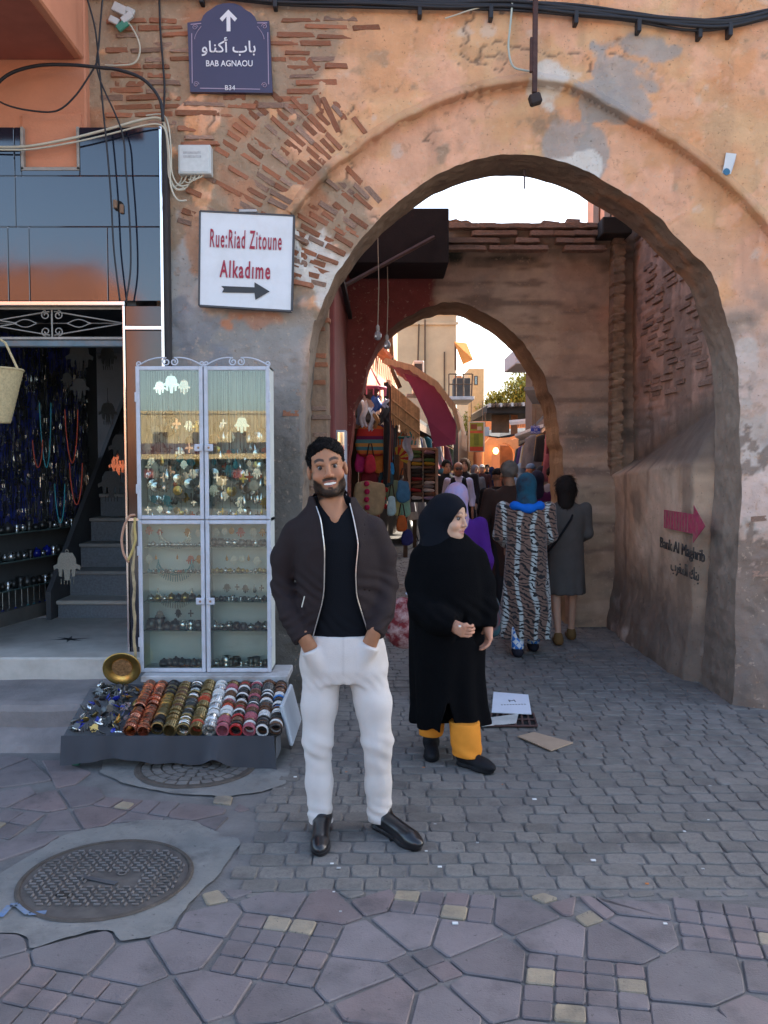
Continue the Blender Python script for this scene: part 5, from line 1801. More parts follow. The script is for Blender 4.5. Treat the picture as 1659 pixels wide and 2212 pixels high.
# brass dish
dc=W(263,1445,5.16)
mb=MB()
mb.lathe(dc,[(.0,.014),(.066,.014),(.074,.004),(.105,-.002),(.112,-.004),(.115,.002),(.108,.006),(.076,.012),(.068,.020),(0,.020)],40,(-.15,.93,.34))
dish=thing('brass_dish',tuple(dc-Vector((0,0,.11))),'polished brass dish propped upright by the step','dish')
mb.build('dish',M_BRASS,dish,smooth=True)
mb=MB();mb.lathe(dc+Vector((-.15,.93,.34)).normalized()*.010,[(.0,-.001),(.058,-.001),(.060,.004)],32,(-.15,.93,.34));mb.build('engraved_centre',M('brass_engraved',(.40,.22,.10),.5,metal=.8,var=.6,vscale=60,bump=1.0,bscale=150),dish)
# ------------------------------------------------------------------ bangle tray
tray=thing('bangle_tray',(-1.17,4.9,0),'low sloping bangle tray skirted with dark grey cloth','tray')
yf_,yb2,zf_,zb3=4.60,5.20,.165,.285
def tp(x,t,up_=0.0):return Vector((x,yf_+(yb2-yf_)*t,zf_+(zb3-zf_)*t+up_))
xl,xr_=wx(134,1600,4.6),wx(592,1600,4.6)
M_SKIRT=M('charcoal_cloth',(.040,.042,.050),.9,var=.12,vscale=5,bump=.2,bscale=200,sheen=.3)
mb=MB();mb.add([tp(xl,0),tp(xr_,0),tp(xr_-.0,1),tp(xl-.05,1),tp(xl,0,-.02),tp(xr_,0,-.02),tp(xr_,1,-.02),tp(xl-.05,1,-.02)],[(0,1,2,3),(4,7,6,5),(0,4,5,1),(1,5,6,2),(3,2,6,7),(0,3,7,4)]);mb.build('board',M_SKIRT,tray)
def skirt(a,b_):
 x=xl+(xr_-xl)*a
 sag=.022+.014*math.sin(a*5)+(.055*math.exp(-((a-.73)/.05) ** 2))+.02*math.exp(-((a-.25)/.2) ** 2)
 if a>.9:sag -= .03*(a-.9)/.1
 z=zf_+.018-(zf_+.018-sag)*b_
 fold=(.018*math.sin(a*19)+.010*math.sin(a*43+1))*b_ ** .7+.02*math.exp(-((a-.73)/.035) ** 2)*b_
 return (x+(.02*b_ if a>.97 else 0),yf_-.012-fold-.02*b_,z)
mb=MB();mb.grid(skirt,110,12);mb.build('skirt',M_SKIRT,tray,smooth=True)
mb=MB();mb.grid(lambda a,b_:(xr_+.012+.012*math.sin(a*9)*b_,yf_-.01+(yb2-yf_)*a,(zf_+(zb3-zf_)*a)-((zf_+(zb3-zf_)*a)-.05-.1*a)*b_),24,8);mb.build('side_skirt',M_SKIRT,tray,smooth=True)
for (x,y) in ((xl+.06,yf_+.05),(xr_-.06,yf_+.05),(xl+.06,yb2-.05),(xr_-.06,yb2-.05)):
 mb=MB();mb.box((x-.02,y-.02,0),(x+.02,y+.02,.16),.003);mb.build('leg',M('green_crate',(.02,.10,.07),.7,var=.2),tray)
mb=MB();mb.box((xl+.3,yf_+.1,.055),(xr_-.02,yf_+.13,.10),.004);mb.build('crate_rail',M('green_crate'),tray)
mb=MB();mb.box((xl+.06,yb2+.01,.02),(xr_-.03,yb2+.4,cz0-.055),.008);mb.build('base_box',M_SKIRT,tray)
bd=thing('cabinet_board',(-1.1,5.35,cz0-.05),'dirty white board carrying the cabinet','board')
mb=MB();mb.box((wx(312,1455,YC),YC-.09,cz0-.045),(wx(625,1455,YC),YC+CD+.02,cz0-.003),.006);mb.build('plank',M('board_white',(.42,.42,.42),.7,var=.2,vscale=6,dirt=(.2,.16,.13),dscale=5,damt=.7),bd)
mb=MB();mb.obox((xr_+.055,4.95,.20),(.012,.24,.12),Vector((1,0,.25)).normalized(),Vector((0,1,0)),Vector((-.25,0,1)).normalized(),ch=.008)
mb.build('tray_lid',M('pale_plastic',(.42,.46,.50),.5,var=.12),label='pale grey plastic lid leaning against the end of the tray',cat='lid')
# bangles, strung in rows up the slope
def bangle(kind):
 mb=MB()
 if kind==0:prof=[(.80,-.5),(1.0,-.42),(1.0,.42),(.80,.5),(.80,-.5)]
 elif kind==1:prof=[(.82,-.4),(.92,-.5),(1.0,-.2),(1.0,.2),(.92,.5),(.82,.4),(.82,-.4)]
 else:prof=[(.84,-.5),(.97,-.5),(1.0,-.3),(.94,-.1),(1.0,.1),(.94,.3),(1.0,.5),(.84,.5),(.84,-.5)]
 mb.lathe((0,0,0),prof,20,(0,1,0));
 mb.f=[f for f in mb.f if len(f)==4];mb.m=[0]*len(mb.f)
 if kind==2:
  for k in range(20):
   a=2*math.pi*k/20
   mb.box((math.cos(a)-.06,-.3,math.sin(a)-.06),(math.cos(a)+.06,.3,math.sin(a)+.06))
 return mb.mesh('bangle',smooth=(kind==1))
BG=[bangle(k) for k in range(3)]
BGM={}
def bmesh_(k,mat):
 if (k,mat.name) not in BGM:
  me=BG[k].copy();me.materials.append(mat);BGM[(k,mat.name)]=me
 return BGM[(k,mat.name)]
M_RED=M('red_lacquer',(.36,.02,.02),.3,var=.2);M_WHT=M('white_enamel',(.66,.64,.60),.35,var=.12);M_BLK=M('black_horn',(.025,.02,.018),.3,var=.3);M_BRN=M('brown_horn',(.13,.06,.03),.35,var=.4,vscale=30)
M_BLU=M('blue_enamel',(.03,.16,.42),.3,var=.2);M_PNK=M('pink_bead',(.36,.10,.12),.4,var=.2);M_GRN=M('green_bead',(.06,.25,.14),.4,var=.2);M_GLD=M('gold_tone',(.34,.25,.11),.32,metal=.9,var=.3)
ROWS=[('copper',[M_COPPER],0),('copper',[M_COPPER],0),('gold',[M_GLD,M_GLD,M_BRASS,M_BLK],0),('gold',[M_GLD,M_BRN,M_GLD],2),('silver',[M_SILVER,M_GLD,M_SILVERD],1),('beaded',[M_GLD,M_GLD,M_CORAL,M_GLD],2),('silver',[M_SILVER,M_SILVER,M_WHT],2),('beaded',[M_GLD,M_PNK,M_WHT,M_CORAL,M_BRN],2),('horn',[M_RED,M_BLK,M_WHT,M_BRN],1),('beaded',[M_BRN,M_SILVERD,M_WHT,M_SILVERD,M_PNK],2),('horn',[M_WHT,M_BRN,M_BLK,M_SILVERD],2),('horn',[M_BLU,M_BLK,M_WHT,M_BRN],1)]
MN.update({'gold_tone':'gold toned','black_horn':'black horn','brown_horn':'brown horn','white_enamel':'white','red_lacquer':'red lacquered','blue_enamel':'blue','pink_bead':'pink beaded','green_bead':'green beaded'})
slope=math.atan2(zb3-zf_,yb2-yf_)
rg=random.Random(5)
for c,(nm,mats,kk) in enumerate(ROWS):
 t=.03
 while t<.95:
  w_=rg.choice((.014,.018,.022,.026)) if nm != 'copper' else .02
  r=.036+rg.uniform(-.002,.003)
  uf,ub=268+(c+.5)*28.5,315+(c+.5)*25.5
  x=W(uf,1590,4.62).x*(1-t)+W(ub,1490,5.2).x*t
  mat=rg.choice(mats)
  p=tp(x,t,r*.99)
  if c<3 and rg.random()<.05:t += w_/.6;continue
  o=link_mesh('bangle',bmesh_(kk if rg.random()<.8 else rg.randrange(3),mat),None,None,p,(slope+rg.uniform(-.1,.1),0,rg.uniform(-.12,.12)),(r,w_,r))
  tag(o,f'{MN[mat.name]} bangle in a row of {nm} ones on the tray','bangle',f'{MN[mat.name]} bangles in the {nm} rows')
  t += (w_+.003)/.6
# dark trinkets heaped on the left third of the tray
for k in range(170):
 a,t=rg.random(),rg.uniform(.02,.95)
 x=xl+.02+(.36-.0*t)*a
 s=rg.uniform(.028,.06)
 mat=rg.choice((M_SILVERD,M_SILVERD,M_SILVERD,M_BLK,M_SILVER,M_COBALT,M_BRASS,M_AMBER if rg.random()<.3 else M_SILVERD))
 kd=rg.choice(kinds)
 MN.setdefault('cobalt_glaze','cobalt blue')
 o=link_mesh('trinket',charm(kd,mat),None,None,tp(x,t,s*.3+rg.uniform(0,.03)),(rg.uniform(.3,1.3),rg.uniform(-.6,.6),rg.uniform(0,6)),(s,s*.8,s))
 tag(o,f'{MN[mat.name]} {NM[kd]} heaped at the end of the bangle tray','trinket',f'{MN[mat.name]} {NM[kd]}s heaped on the tray')
# ------------------------------------------------------------------ the souk street beyond the arches
def XL(Y):return-.45+.125*(Y-9.8)
def XRt(Y):return 2.45+.125*(Y-9.8)
SD=Vector((.125,1,0)).normalized()       # street direction
SN=Vector((SD.y,-SD.x,0))                # towards the right
def row_box(mb,y0,y1,off0,off1,z0,z1,side='L',ch=0.0,mi=0):
 f=XL if side=='L' else XRt
 vs_=[]
 for z in (z0,z1):
  for (Y,o) in ((y0,off0),(y0,off1),(y1,off1),(y1,off0)):
   vs_.append((f(Y)+o,Y,z))
 mb.add(vs_,[(0,3,2,1),(4,5,6,7),(0,1,5,4),(1,2,6,5),(2,3,7,6),(3,0,4,7)],mi)
M_PINKW=M('pink_limewash',(.60,.33,.22),.9,var=.15,vscale=1.2,bump=.3,bscale=12,dirt=(.45,.27,.18),dscale=.8,damt=.5)
M_SAND=M('sand_render',(.50,.36,.22),.92,var=.14,vscale=1.0,bump=.4,bscale=10,dirt=(.38,.27,.17),dscale=.7,damt=.6)
M_TERRA=M('terracotta_wall',(.52,.20,.085),.9,var=.15,vscale=1.5,bump=.2)
M_TIMBER=M('old_timber',(.10,.062,.038),.85,var=.3,vscale=6,bump=.4,bscale=30)
M_DKROOF=M('dark_roofing',(.022,.022,.024),.8,var=.3,vscale=4)
M_TIN=M('tin_roof',(.38,.37,.36),.5,metal=.5,var=.25,vscale=5)
M_GLD2=GLASS('window_glass',(.5,.55,.6),2.0,.03)
# left row: ground floor shops, pink upper floor, sand-coloured tower block
b1=thing('pink_house',(XL(11.5)-1.5,11.5,0),'pink limewashed house with tiled eave above the bag stalls','house')
mb=MB();row_box(mb,9.8,15.5,-3.2,-.02,2.35,5.6);mb.build('upper_wall',M_PINKW,b1)
mb=MB();row_box(mb,9.8,15.5,-3.2,-.9,0,2.35);mb.build('shop_recess',M('recess_dark',(.04,.025,.02),.9,var=.3),b1)
mb=MB();row_box(mb,9.78,15.5,-.06,.04,2.28,2.42);mb.build('lintel',M_TIMBER,b1)
for (y0,z0) in ((10.6,3.55),(13.0,3.55)):
 fr=MB();row_box(fr,y0,y0+.75,-.02,.02,z0,z0+1.0);w=fr.build('window',M_TIMBER,b1)
 mb=MB();row_box(mb,y0+.06,y0+.36,.021,.026,z0+.06,z0+.94);row_box(mb,y0+.40,y0+.69,.021,.026,z0+.06,z0+.94);mb.build('pane',M_GLD2,w)
for k in range(24):
 mb=MB();y=10.0+k*.225
 c=Vector((XL(y)+.08,y,3.30-.0))
 mb.tube([c+Vector((-.12,0,.07)),c+Vector((.12,.015,-.05))],.055,6);mb.build('eave_tile',M('roof_tile_clay',(.34,.13,.07),.85,var=.25,rnd=.2),b1)
mb=MB();p=W(845,700,13);mb.tube([W(842,690,12.9),W(848,800,12.9),W(864,838,12.9)],.035,8);mb.build('downpipe',M_TIMBER,b1)
ac=thing('air_conditioner',tuple(W(903,835,14.5)),'white box air conditioner on the pink house wall','air conditioner')
p=W(903,818,14.5)
mb=MB();mb.box((p.x-.09,p.y-.28,p.z-.27),(p.x+.09,p.y+.28,p.z+.27),.015);mb.build('casing',M('ac_white',(.62,.60,.56),.5,var=.08),ac)
mb=MB();mb.box((p.x-.075,p.y-.287,p.z-.22),(p.x+.055,p.y-.279,p.z+.22),.002);mb.build('grille',M('ac_grille',(.05,.05,.055),.6,var=.2),ac)
mb=MB();mb.box((p.x-.2,p.y-.2,p.z-.31),(p.x+.08,p.y+.2,p.z-.272));mb.build('bracket',M_TIN,ac)
def block(name,u0,u1,vtop,Y,depth,mat,label,cat='building',z0=0.0,wins=()):
 a,b_=W(u0,vtop,Y),W(u1,vtop,Y)
 t=thing(name,((a.x+b_.x)/2,Y,z0),label,cat)
 mb=MB();mb.box((a.x,Y,z0),(b_.x,Y+depth,a.z),.02);mb.build('wall',mat,t)
 for (x0,x1,v0,v1) in wins:
  q0,q1=W(x0,v0,Y),W(x1,v1,Y)
  m_=MB();m_.box((q0.x,Y-.03,q1.z),(q1.x,Y+.02,q0.z),.01);w=m_.build('window',M_TIMBER,t)
  m_=MB();m_.box((q0.x+.05,Y-.036,q1.z+.05),(q1.x-.05,Y-.031,q0.z-.05));m_.build('pane',M_GLD2,w)
 return t
tw=block('sand_tower',835,986,672,38,8,M_SAND,'tall sand coloured block with bare rendered face')
mb=MB();a,c=W(835,672,38),W(990,672,38);mb.box((a.x,37.8,a.z-.1),(c.x,46,a.z+.15));mb.box((a.x,37.9,W(0,702,38).z),(c.x,37.99,W(0,696,38).z));mb.build('cornice',M_SAND,tw)
for (u,v0,v1) in ((905,700,850),(918,690,860),(960,760,870)):
 mb=MB();mb.tube([W(u,v0,37.9),W(u-4 if u<910 else u,v1,37.9)],.035,5);mb.build('cable',M_TIMBER,tw)
can2=thing('orange_canvas',tuple(W(998,785,37)),'glowing orange canvas awning jutting from the sand block','awning')
mb=MB()
q=[W(981,738,37.5),W(1008,741,37.5),W(1022,776,36),W(1000,786,36)]
mb.add(q+[p+Vector((0,0,-.03)) for p in q],[(0,1,2,3),(4,7,6,5),(0,4,5,1),(1,5,6,2),(2,6,7,3),(3,7,4,0)])
m_or=M('orange_canvas_cloth',(.72,.27,.05),.8,var=.1)
m_or.node_tree.nodes['Principled BSDF'].inputs['Transmission Weight'].default_value=.35
m_or.node_tree.nodes['Principled BSDF'].inputs['Roughness'].default_value=1.0
mb.build('canvas',m_or,can2)
mb=MB();mb.tube([W(984,742,37.6),W(984,800,37.6)],.05,6);mb.build('post',M_TIMBER,can2)
block('ochre_house',1012,1046,796,50,8,M('ochre_wall',(.62,.40,.20),.9,var=.12),'sunlit ochre house behind the balcony',wins=((1024,1032,812,832),))
bal=thing('roof_balcony',tuple(W(998,858,30)),'cluttered roof balcony with railing over the dark stall','balcony')
a,c=W(968,858,30),W(1022,858,30)
mb=MB();mb.box((a.x,29.6,a.z-.12),(c.x,32,a.z),.01);mb.build('deck',M_TIN,bal)
for u in (970,985,1001,1018):
 mb=MB();mb.tube([W(u,858,29.7),W(u+(3 if u>1010 else 0),808,29.7)],.028,5);mb.build('post',M_TIMBER,bal)
for v in (808,830):
 mb=MB();mb.tube([W(970,v,29.7),W(1020,v,29.7)],.022,5);mb.build('rail',M_TIMBER,bal)
p=W(1003,840,30.5);mb=MB();mb.box((p.x-.4,30.3,a.z),(p.x+.2,30.9,a.z+.7),.02);mb.build('crate',M('crate_dark',(.05,.045,.04),.8,var=.3),bal)
p=W(990,830,31);mb=MB();mb.box((p.x-.15,30.9,a.z),(p.x+.12,31.2,a.z+.85),.02);mb.build('chimney_pot',M_TERRA,bal)
# garments: flattened folded tubes hung from a rail
def garment_mesh(seed,flare=1.25,n=20,rows=10):
 rg_=random.Random(seed)
 ph=[rg_.uniform(0,6) for _ in range(4)]
 mb=MB()
 vs_,fs=[],[]
 for j in range(rows+1):
  t=j/rows
  w_=.5*(.82+(flare-.82)*t) if t>.08 else .5*(.35+.47*t/.08)
  for k in range(n):
   a=2*math.pi*k/n
   f=1+(.10*math.sin(3*a+ph[0])+.07*math.sin(5*a+ph[1]))*(.3+t)
   vs_.append((w_*math.cos(a)*f,.12*math.sin(a)*f+.03*math.sin(6*w_*math.cos(a)*3+ph[2])*t,-t+.02*math.sin(a*2+ph[3])*t))
 for j in range(rows):
  for k in range(n):
   fs.append((j*n+k,j*n+(k+1) % n,(j+1)*n+(k+1) % n,(j+1)*n+k))
 fs.append(tuple(range(n)))
 mb.add(vs_,fs)
 return mb.mesh('garment',smooth=True)
GM=[garment_mesh(k,f) for k,f in enumerate((1.1,1.3,.95,1.5))]
GCOL={'dark brown':(.05,.03,.022),'black':(.015,.015,.017),'navy blue':(.012,.022,.09),'burnt orange':(.30,.10,.03),'wine red':(.13,.015,.02),'grey':(.15,.15,.16),'ochre':(.30,.19,.06),'teal':(.02,.11,.13),'olive':(.07,.075,.03),'cream':(.42,.36,.27),'dull purple':(.09,.04,.11),'rose':(.34,.11,.13)}
GMM={}
def garment(colname,loc,w_,h_,rz,label,group=None,k=None,name='hanging_garment'):
 k=RNG.randrange(4) if k is None else k
 key=(k,colname)
 if key not in GMM:
  me=GM[k].copy();me.materials.append(M('cloth_' +colname.replace(' ','_'),GCOL[colname],.9,var=.25,vscale=5,sheen=.2));GMM[key]=me
 o=link_mesh(name,GMM[key],None,None,loc,(0,0,rz),(w_,w_,h_))
 return tag(o,label,'garment',group)
rzs=-math.atan(.125)
for side,sg in (('L',1),('R',-1)):
 st_=thing('garment_stall',((XL(19) if side=='L' else XRt(19)),19,0),'dark timber garment stall along the ' +('pink house side' if side=='L' else 'blue sign side')+' of the street','stall')
 y0,y1=(15.6,34) if side=='L' else (12.6,30)
 mb=MB();row_box(mb,y0,y1,-2.2*sg if sg>0 else .75,-.75*sg if sg>0 else 2.2,0,2.55,side);mb.build('back_wall',M('stall_dark',(.035,.024,.018),.9,var=.3),st_)
 mb=MB();row_box(mb,y0,y1,(-.9 if sg>0 else-.25),(.25 if sg>0 else .9),2.55,2.62,side);mb.build('roof',M_DKROOF,st_)
 mb=MB();row_box(mb,y0,y1,(.16 if sg>0 else-.25),(.25 if sg>0 else-.16),2.40,2.549,side);mb.build('fascia',M_TIMBER,st_)
 for k in range(int((y1-y0)/1.9)+1):
  y=y0+k*1.9
  mb=MB();f=(XL if side=='L' else XRt)(y)+.12*sg;mb.box((f-.04,y-.04,0),(f+.04,y+.04,2.4),.006);mb.build('post',M_TIMBER,st_)
 y=y0+.25
 while y<y1:
  for lev in ((2.35,.75),(1.45,.75)):
   cn=RNG.choice(list(GCOL)) if RNG.random()>.25 else RNG.choice(('black','dark brown','navy blue'))
   x=(XL if side=='L' else XRt)(y)+RNG.uniform(-.05,.18)*sg
   h_=lev[1]*RNG.uniform(.75,1.15)
   garment(cn,(x,y,lev[0]),RNG.uniform(.32,.5),h_,rzs+RNG.uniform(-.5,.5),
     f'{cn} garment hanging on the ' +('pink house side' if side=='L' else 'blue sign side')+' of the street',f'{cn} garments, ' +('pink house side' if side=='L' else 'blue sign side'))
  y += RNG.uniform(.32,.5)
# scarves packed upright between the two left stalls
for k in range(9):
 cn=('black','burnt orange','black','wine red','dark brown','black','teal','black','ochre')[k]
 p=W(834+k*2.2,826+3*k,10.95+.06*k)
 mb=MB();L_=1.3-.03*k
 mb.tube([p,p+Vector((.01,0,-L_*.5)),p+Vector((-.01+.02*(k % 2),0,-L_))],[.03,.045,.03],7)
 mb.build('rolled_scarf',M('cloth_' +cn.replace(' ','_'),GCOL[cn]),smooth=True,label=f'{cn} scarf hanging in the tight bundle beside the straw blind',cat='scarf',group=f'{cn} scarves in the bundle')
# awning with magenta lining and straw blind
aw=thing('striped_awning',(XL(12)+.3,12,2.1),'beige awning with magenta lining curving over the bag stall','awning')
pf=[(.05,3.02),(.40,2.93),(.72,2.72),(.95,2.42),(1.02,2.12)]
def awf(off):
 def f(a,b_):
  t=a*(len(pf)-1);i=min(len(pf)-2,int(t));fr_=t-i
  o_,z=pf[i][0]*(1-fr_)+pf[i+1][0]*fr_,pf[i][1]*(1-fr_)+pf[i+1][1]*fr_
  Y=11.0+2.6*b_
  return (XL(Y)+.27+o_,Y,z+off-.03*math.sin(b_*math.pi*4) ** 2*a)
 return f
mb=MB();mb.grid(awf(0),16,20);mb.build('lining',M('magenta_lining',(.28,.05,.11),.85,var=.15,vscale=3),aw,smooth=True)
mb=MB();mb.grid(awf(.02),16,20);mb.build('cover',M('beige_canvas',(.50,.36,.22),.9,var=.2,vscale=4,aniso=(14,1,1)),aw,smooth=True)
mb=MB()
vs_,fs=[],[]
for i in range(25):
 t=i/24*(len(pf)-1);j=min(len(pf)-2,int(t));fr_=t-j
 o_,z=pf[j][0]*(1-fr_)+pf[j+1][0]*fr_,pf[j][1]*(1-fr_)+pf[j+1][1]*fr_
 for (dx,dz) in ((0,.03),(-.045 if i<20 else-.03,-.03-.015*(i % 2))):
  vs_.append((XL(11)+.27+o_+dx,10.985,z+dz))
for i in range(24):fs.append((2*i,2*i+2,2*i+3,2*i+1))
mb.add(vs_,fs);mb.build('end_valance',M('beige_canvas'),aw)
mb=MB();mb.grid(lambda a,b_:(XL(11+2.6*a)+.27+1.025,11+2.6*a,2.14-(.22+.03*math.sin(a*40))*b_),40,3);mb.build('front_valance',M('beige_canvas'),aw,smooth=True)
sc_pts=[(872,806),(912,818),(952,846),(985,915),(984,960),(938,966),(922,905),(896,850)]
q=[W(u,v,11.03+.02*(i % 2)) for i,(u,v) in enumerate(sc_pts)]
mb=MB();mb.add(q+[p_+Vector((0,.012,0)) for p_ in q],[tuple(range(8)),tuple(range(15,7,-1))]+[(i,(i+1) % 8,8+(i+1) % 8,8+i) for i in range(8)]);mb.build('side_curtain',M('magenta_lining',(0,0,0)),aw)
bl=thing('straw_blind',(XL(11)+.5,10.9,1.9),'ragged straw blind hanging under the awning end','blind')
M_STRAW2=M('blind_straw',(.46,.30,.15),.9,var=.3,vscale=20,rnd=.25)
for k in range(30):
 t=k/29
 u=846+60*t
 v0,v1=830+52*t,912+48*t+RNG.uniform(-14,8)
 a,c=W(u,v0,10.9),W(u+RNG.uniform(-1,1),v1,10.9)
 mb=MB();mb.box((a.x-.0075,10.893+.004*(k % 2),c.z),(a.x+.0065,10.899+.004*(k % 2),a.z));mb.build('slat',M_STRAW2,bl)
for t in (.35,.66):
 mb=MB();a,c=W(846,830+95*t,10.88),W(906,882+85*t,10.88);mb.tube([a,c],.012,5);mb.build('batten',M_STRAW2,bl)
# bags and cushions hung outside the left shop -----------------------------------------------
STRIPES=[(.33,.02,.02),(.28,.10,.02),(.05,.13,.15),(.34,.03,.05),(.36,.20,.04),(.03,.16,.18),(.12,.01,.06),(.40,.05,.02)]
def stripe_mat(name,cols,n,axis=2):
 if name in MATS:return MATS[name]
 m=M(name,cols[0],.9,var=.12,vscale=20,bump=.4,bscale=80)
 N,L_=m.node_tree.nodes,m.node_tree.links
 tc=N.new('ShaderNodeTexCoord');sp=N.new('ShaderNodeSeparateXYZ');L_.new(tc.outputs['Generated'],sp.inputs[0])
 rp=N.new('ShaderNodeValToRGB');rp.color_ramp.interpolation='CONSTANT'
 el=rp.color_ramp.elements
 el[0].position,el[0].color=0,(*cols[0],1)
 el[1].position,el[1].color=1/n,(*cols[1 % len(cols)],1)
 for k in range(2,n):
  e=el.new(k/n);e.color=(*cols[k % len(cols)],1)
 L_.new(sp.outputs[axis],rp.inputs[0])
 L_.new(rp.outputs[0],N['Principled BSDF'].inputs['Base Color'])
 return m
def soft_bag(name,u,v,w_,h_,Y,mat,label,cat='bag',d_=.10,top=.8,rz=0.0,strap=True,group=None):
 p=W(u,v,Y)
 t=thing(name,tuple(p-Vector((0,0,h_/2))),label,cat,group,rz)
 def f(P):
  tt=np.clip(P[...,2]/h_ ,0,1)
  hw=w_/2*(1-(1-top)*tt)
  q=np.stack([P[...,0]/hw,P[...,1]/(d_/2*(1.1-.7*tt)),(P[...,2]-h_/2)/(h_/2)],-1)
  r=(np.abs(q) ** 4).sum(-1) ** .25
  return (r-1)*d_*.4+.010*fbm(P,9,2,3)
 sculpt('body',f,(-w_*.65,-d_,-.04),(w_*.65,d_,h_+.05),max(.012,h_/26),mat,t)
 if strap:
  mb=MB();mb.tube([p+Vector((-w_*.3,0,h_*.45)),p+Vector((-w_*.1,0,h_*.45+.16)),p+Vector((w_*.1,0,h_*.45+.16)),p+Vector((w_*.3,0,h_*.45))],.008,5)
  mb.build('strap',mat if False else M('strap_dark',(.05,.03,.02),.8,var=.2),t)
 return t
m_s1=stripe_mat('woven_stripes_bright',[(.46,.04,.03),(.50,.15,.03),(.07,.20,.22),(.46,.25,.06),(.07,.22,.24),(.15,.015,.08),(.50,.04,.03)],9)
m_s2=stripe_mat('woven_stripes_violet',[(.30,.02,.03),(.03,.02,.13),(.36,.05,.08),(.16,.20,.26),(.05,.02,.16),(.34,.03,.03)],8)
def plain(nm,c):return M('bag_' +nm,tuple(min(.7,1.5*v) for v in c),.8,var=.2,vscale=15,bump=.3)
soft_bag('woven_bag',800,952,.42,.40,11.0,m_s1,'large woven bag with red orange and teal stripes',rz=.1)
soft_bag('woven_bag',834,948,.26,.42,11.5,m_s2,'violet and red striped woven bag behind the large striped one')
for (u,v,nm,c,w_,h_,lab) in ((780,998,'fuchsia',(.33,.015,.11),.16,.24,'small fuchsia leather bag under the striped ones'),(800,1002,'crimson',(.36,.02,.04),.15,.22,'small crimson bag next to the fuchsia one'),(823,995,'tangerine',(.50,.14,.02),.18,.30,'tangerine leather bag hanging beside the crimson one'),
        (841,985,'sky_blue',(.03,.25,.45),.10,.14,'sky blue purse hanging on the door post'),(843,1012,'azure',(.02,.20,.42),.11,.18,'azure purse hanging under the sky blue one'),(800,1035,'wine',(.14,.012,.02),.24,.22,'wine red pouch below the small bags'),(835,1032,'dark_teal',(.02,.05,.06),.2,.22,'dark teal pouch next to the wine one'),
        (850,1058,'sage',(.16,.21,.12),.20,.30,'sage green book-like pouch at the shop corner'),(872,1060,'denim',(.04,.13,.22),.18,.28,'denim blue pouch beside the sage one'),(862,1092,'lemon',(.45,.44,.18),.14,.24,'pale lemon purse hanging low'),(846,1092,'ice_blue',(.32,.46,.50),.12,.24,'ice blue purse hanging low'),(876,1095,'mint',(.20,.38,.26),.14,.24,'mint patterned purse hanging low'),(868,1130,'rust',(.42,.10,.02),.14,.20,'rust orange tasselled purse near the ground'),(880,1160,'indigo',(.03,.03,.12),.16,.2,'indigo purse low beside the scooter')):
 soft_bag('leather_purse',u,v,w_,h_,11.0+RNG.uniform(-.15,.2),plain(nm,c),lab,'purse',d_=.07,strap=RNG.random()<.7)
soft_bag('cushion',797,1075,.40,.46,10.9,plain('linen',(.30,.235,.13)),'beige linen cushion with pink pompoms','cushion',d_=.14,top=1.0,strap=False)
for k in range(5):
 p=W(792+(k % 2),1045+17*k,10.78)
 mb=MB();mb.lathe(p,[(0,-.036),(.02,-.03),(.034,-.012),(.036,.008),(.024,.028),(0,.036)],12)
 mb.build('pompom',M('pompom_pink',(.60,.03,.13),.95,var=.25,vscale=60,bump=1,bscale=120),smooth=True,label='bright pink pompom on a string before the beige cushion',cat='pompom',group='pompoms strung before the cushion')
for k in range(4):
 p=W(829+4*(k % 2),1040+18*k,11.0)
 mb=MB();mb.lathe(p,[(0,-.036),(.03,-.02),(.036,.008),(0,.036)],10)
 mb.build('pompom',M('pompom_red',(.50,.03,.03),.95,var=.25,vscale=60),smooth=True,label='red pompom hanging between the cushion and the pouches',cat='pompom',group='red pompoms')
# hanging peg dryers
def dryer(u,v,r,Y,mat,label,items):
 p=W(u,v,Y)
 t=thing('peg_dryer',tuple(p),label,'dryer')
 mb=MB();mb.tube([p+Vector((r*math.cos(a),r*math.sin(a),0)) for a in [i*math.pi/12 for i in range(24)]],.016,6,closed=True);mb.build('ring',mat,t,smooth=True)
 mb=MB();mb.tube([p+Vector((r*.5*math.cos(a),r*.5*math.sin(a),0)) for a in [i*math.pi/8 for i in range(16)]],.010,6,closed=True);mb.build('ring',mat,t,smooth=True)
 for i in range(4):
  a=math.pi/4+i*math.pi/2
  mb=MB();mb.tube([p+Vector((r*math.cos(a),r*math.sin(a),0)),p+Vector((0,0,r*1.35))],.008,5);mb.build('stay',mat,t)
  mb=MB();mb.tube([p+Vector((r*math.cos(a),r*math.sin(a),0)),p-Vector((r*math.cos(a),r*math.sin(a),0))],.007,5);mb.build('spoke',mat,t)
 mb=MB();mb.tube([p+Vector((0,0,r*1.3)),p+Vector((0,0,r*2.0))],.008,5);mb.build('hook',mat,t)
 for i in range(14):
  a=i*2*math.pi/14
  q=p+Vector((r*math.cos(a),r*math.sin(a),-.05));mb=MB();mb.box(q-Vector((.008,.008,.05)),q+Vector((.008,.008,.04)),.003);mb.build('peg',mat,t)
 return t
dryer(800,838,.19,10.6,M('pink_plastic',(.50,.12,.22),.5,var=.1),'pink plastic peg dryer hanging in the inner arch',0)
dryer(877,945,.13,11.6,M('turquoise_plastic',(.03,.35,.38),.45,var=.1),'turquoise plastic peg dryer by the blind',0)
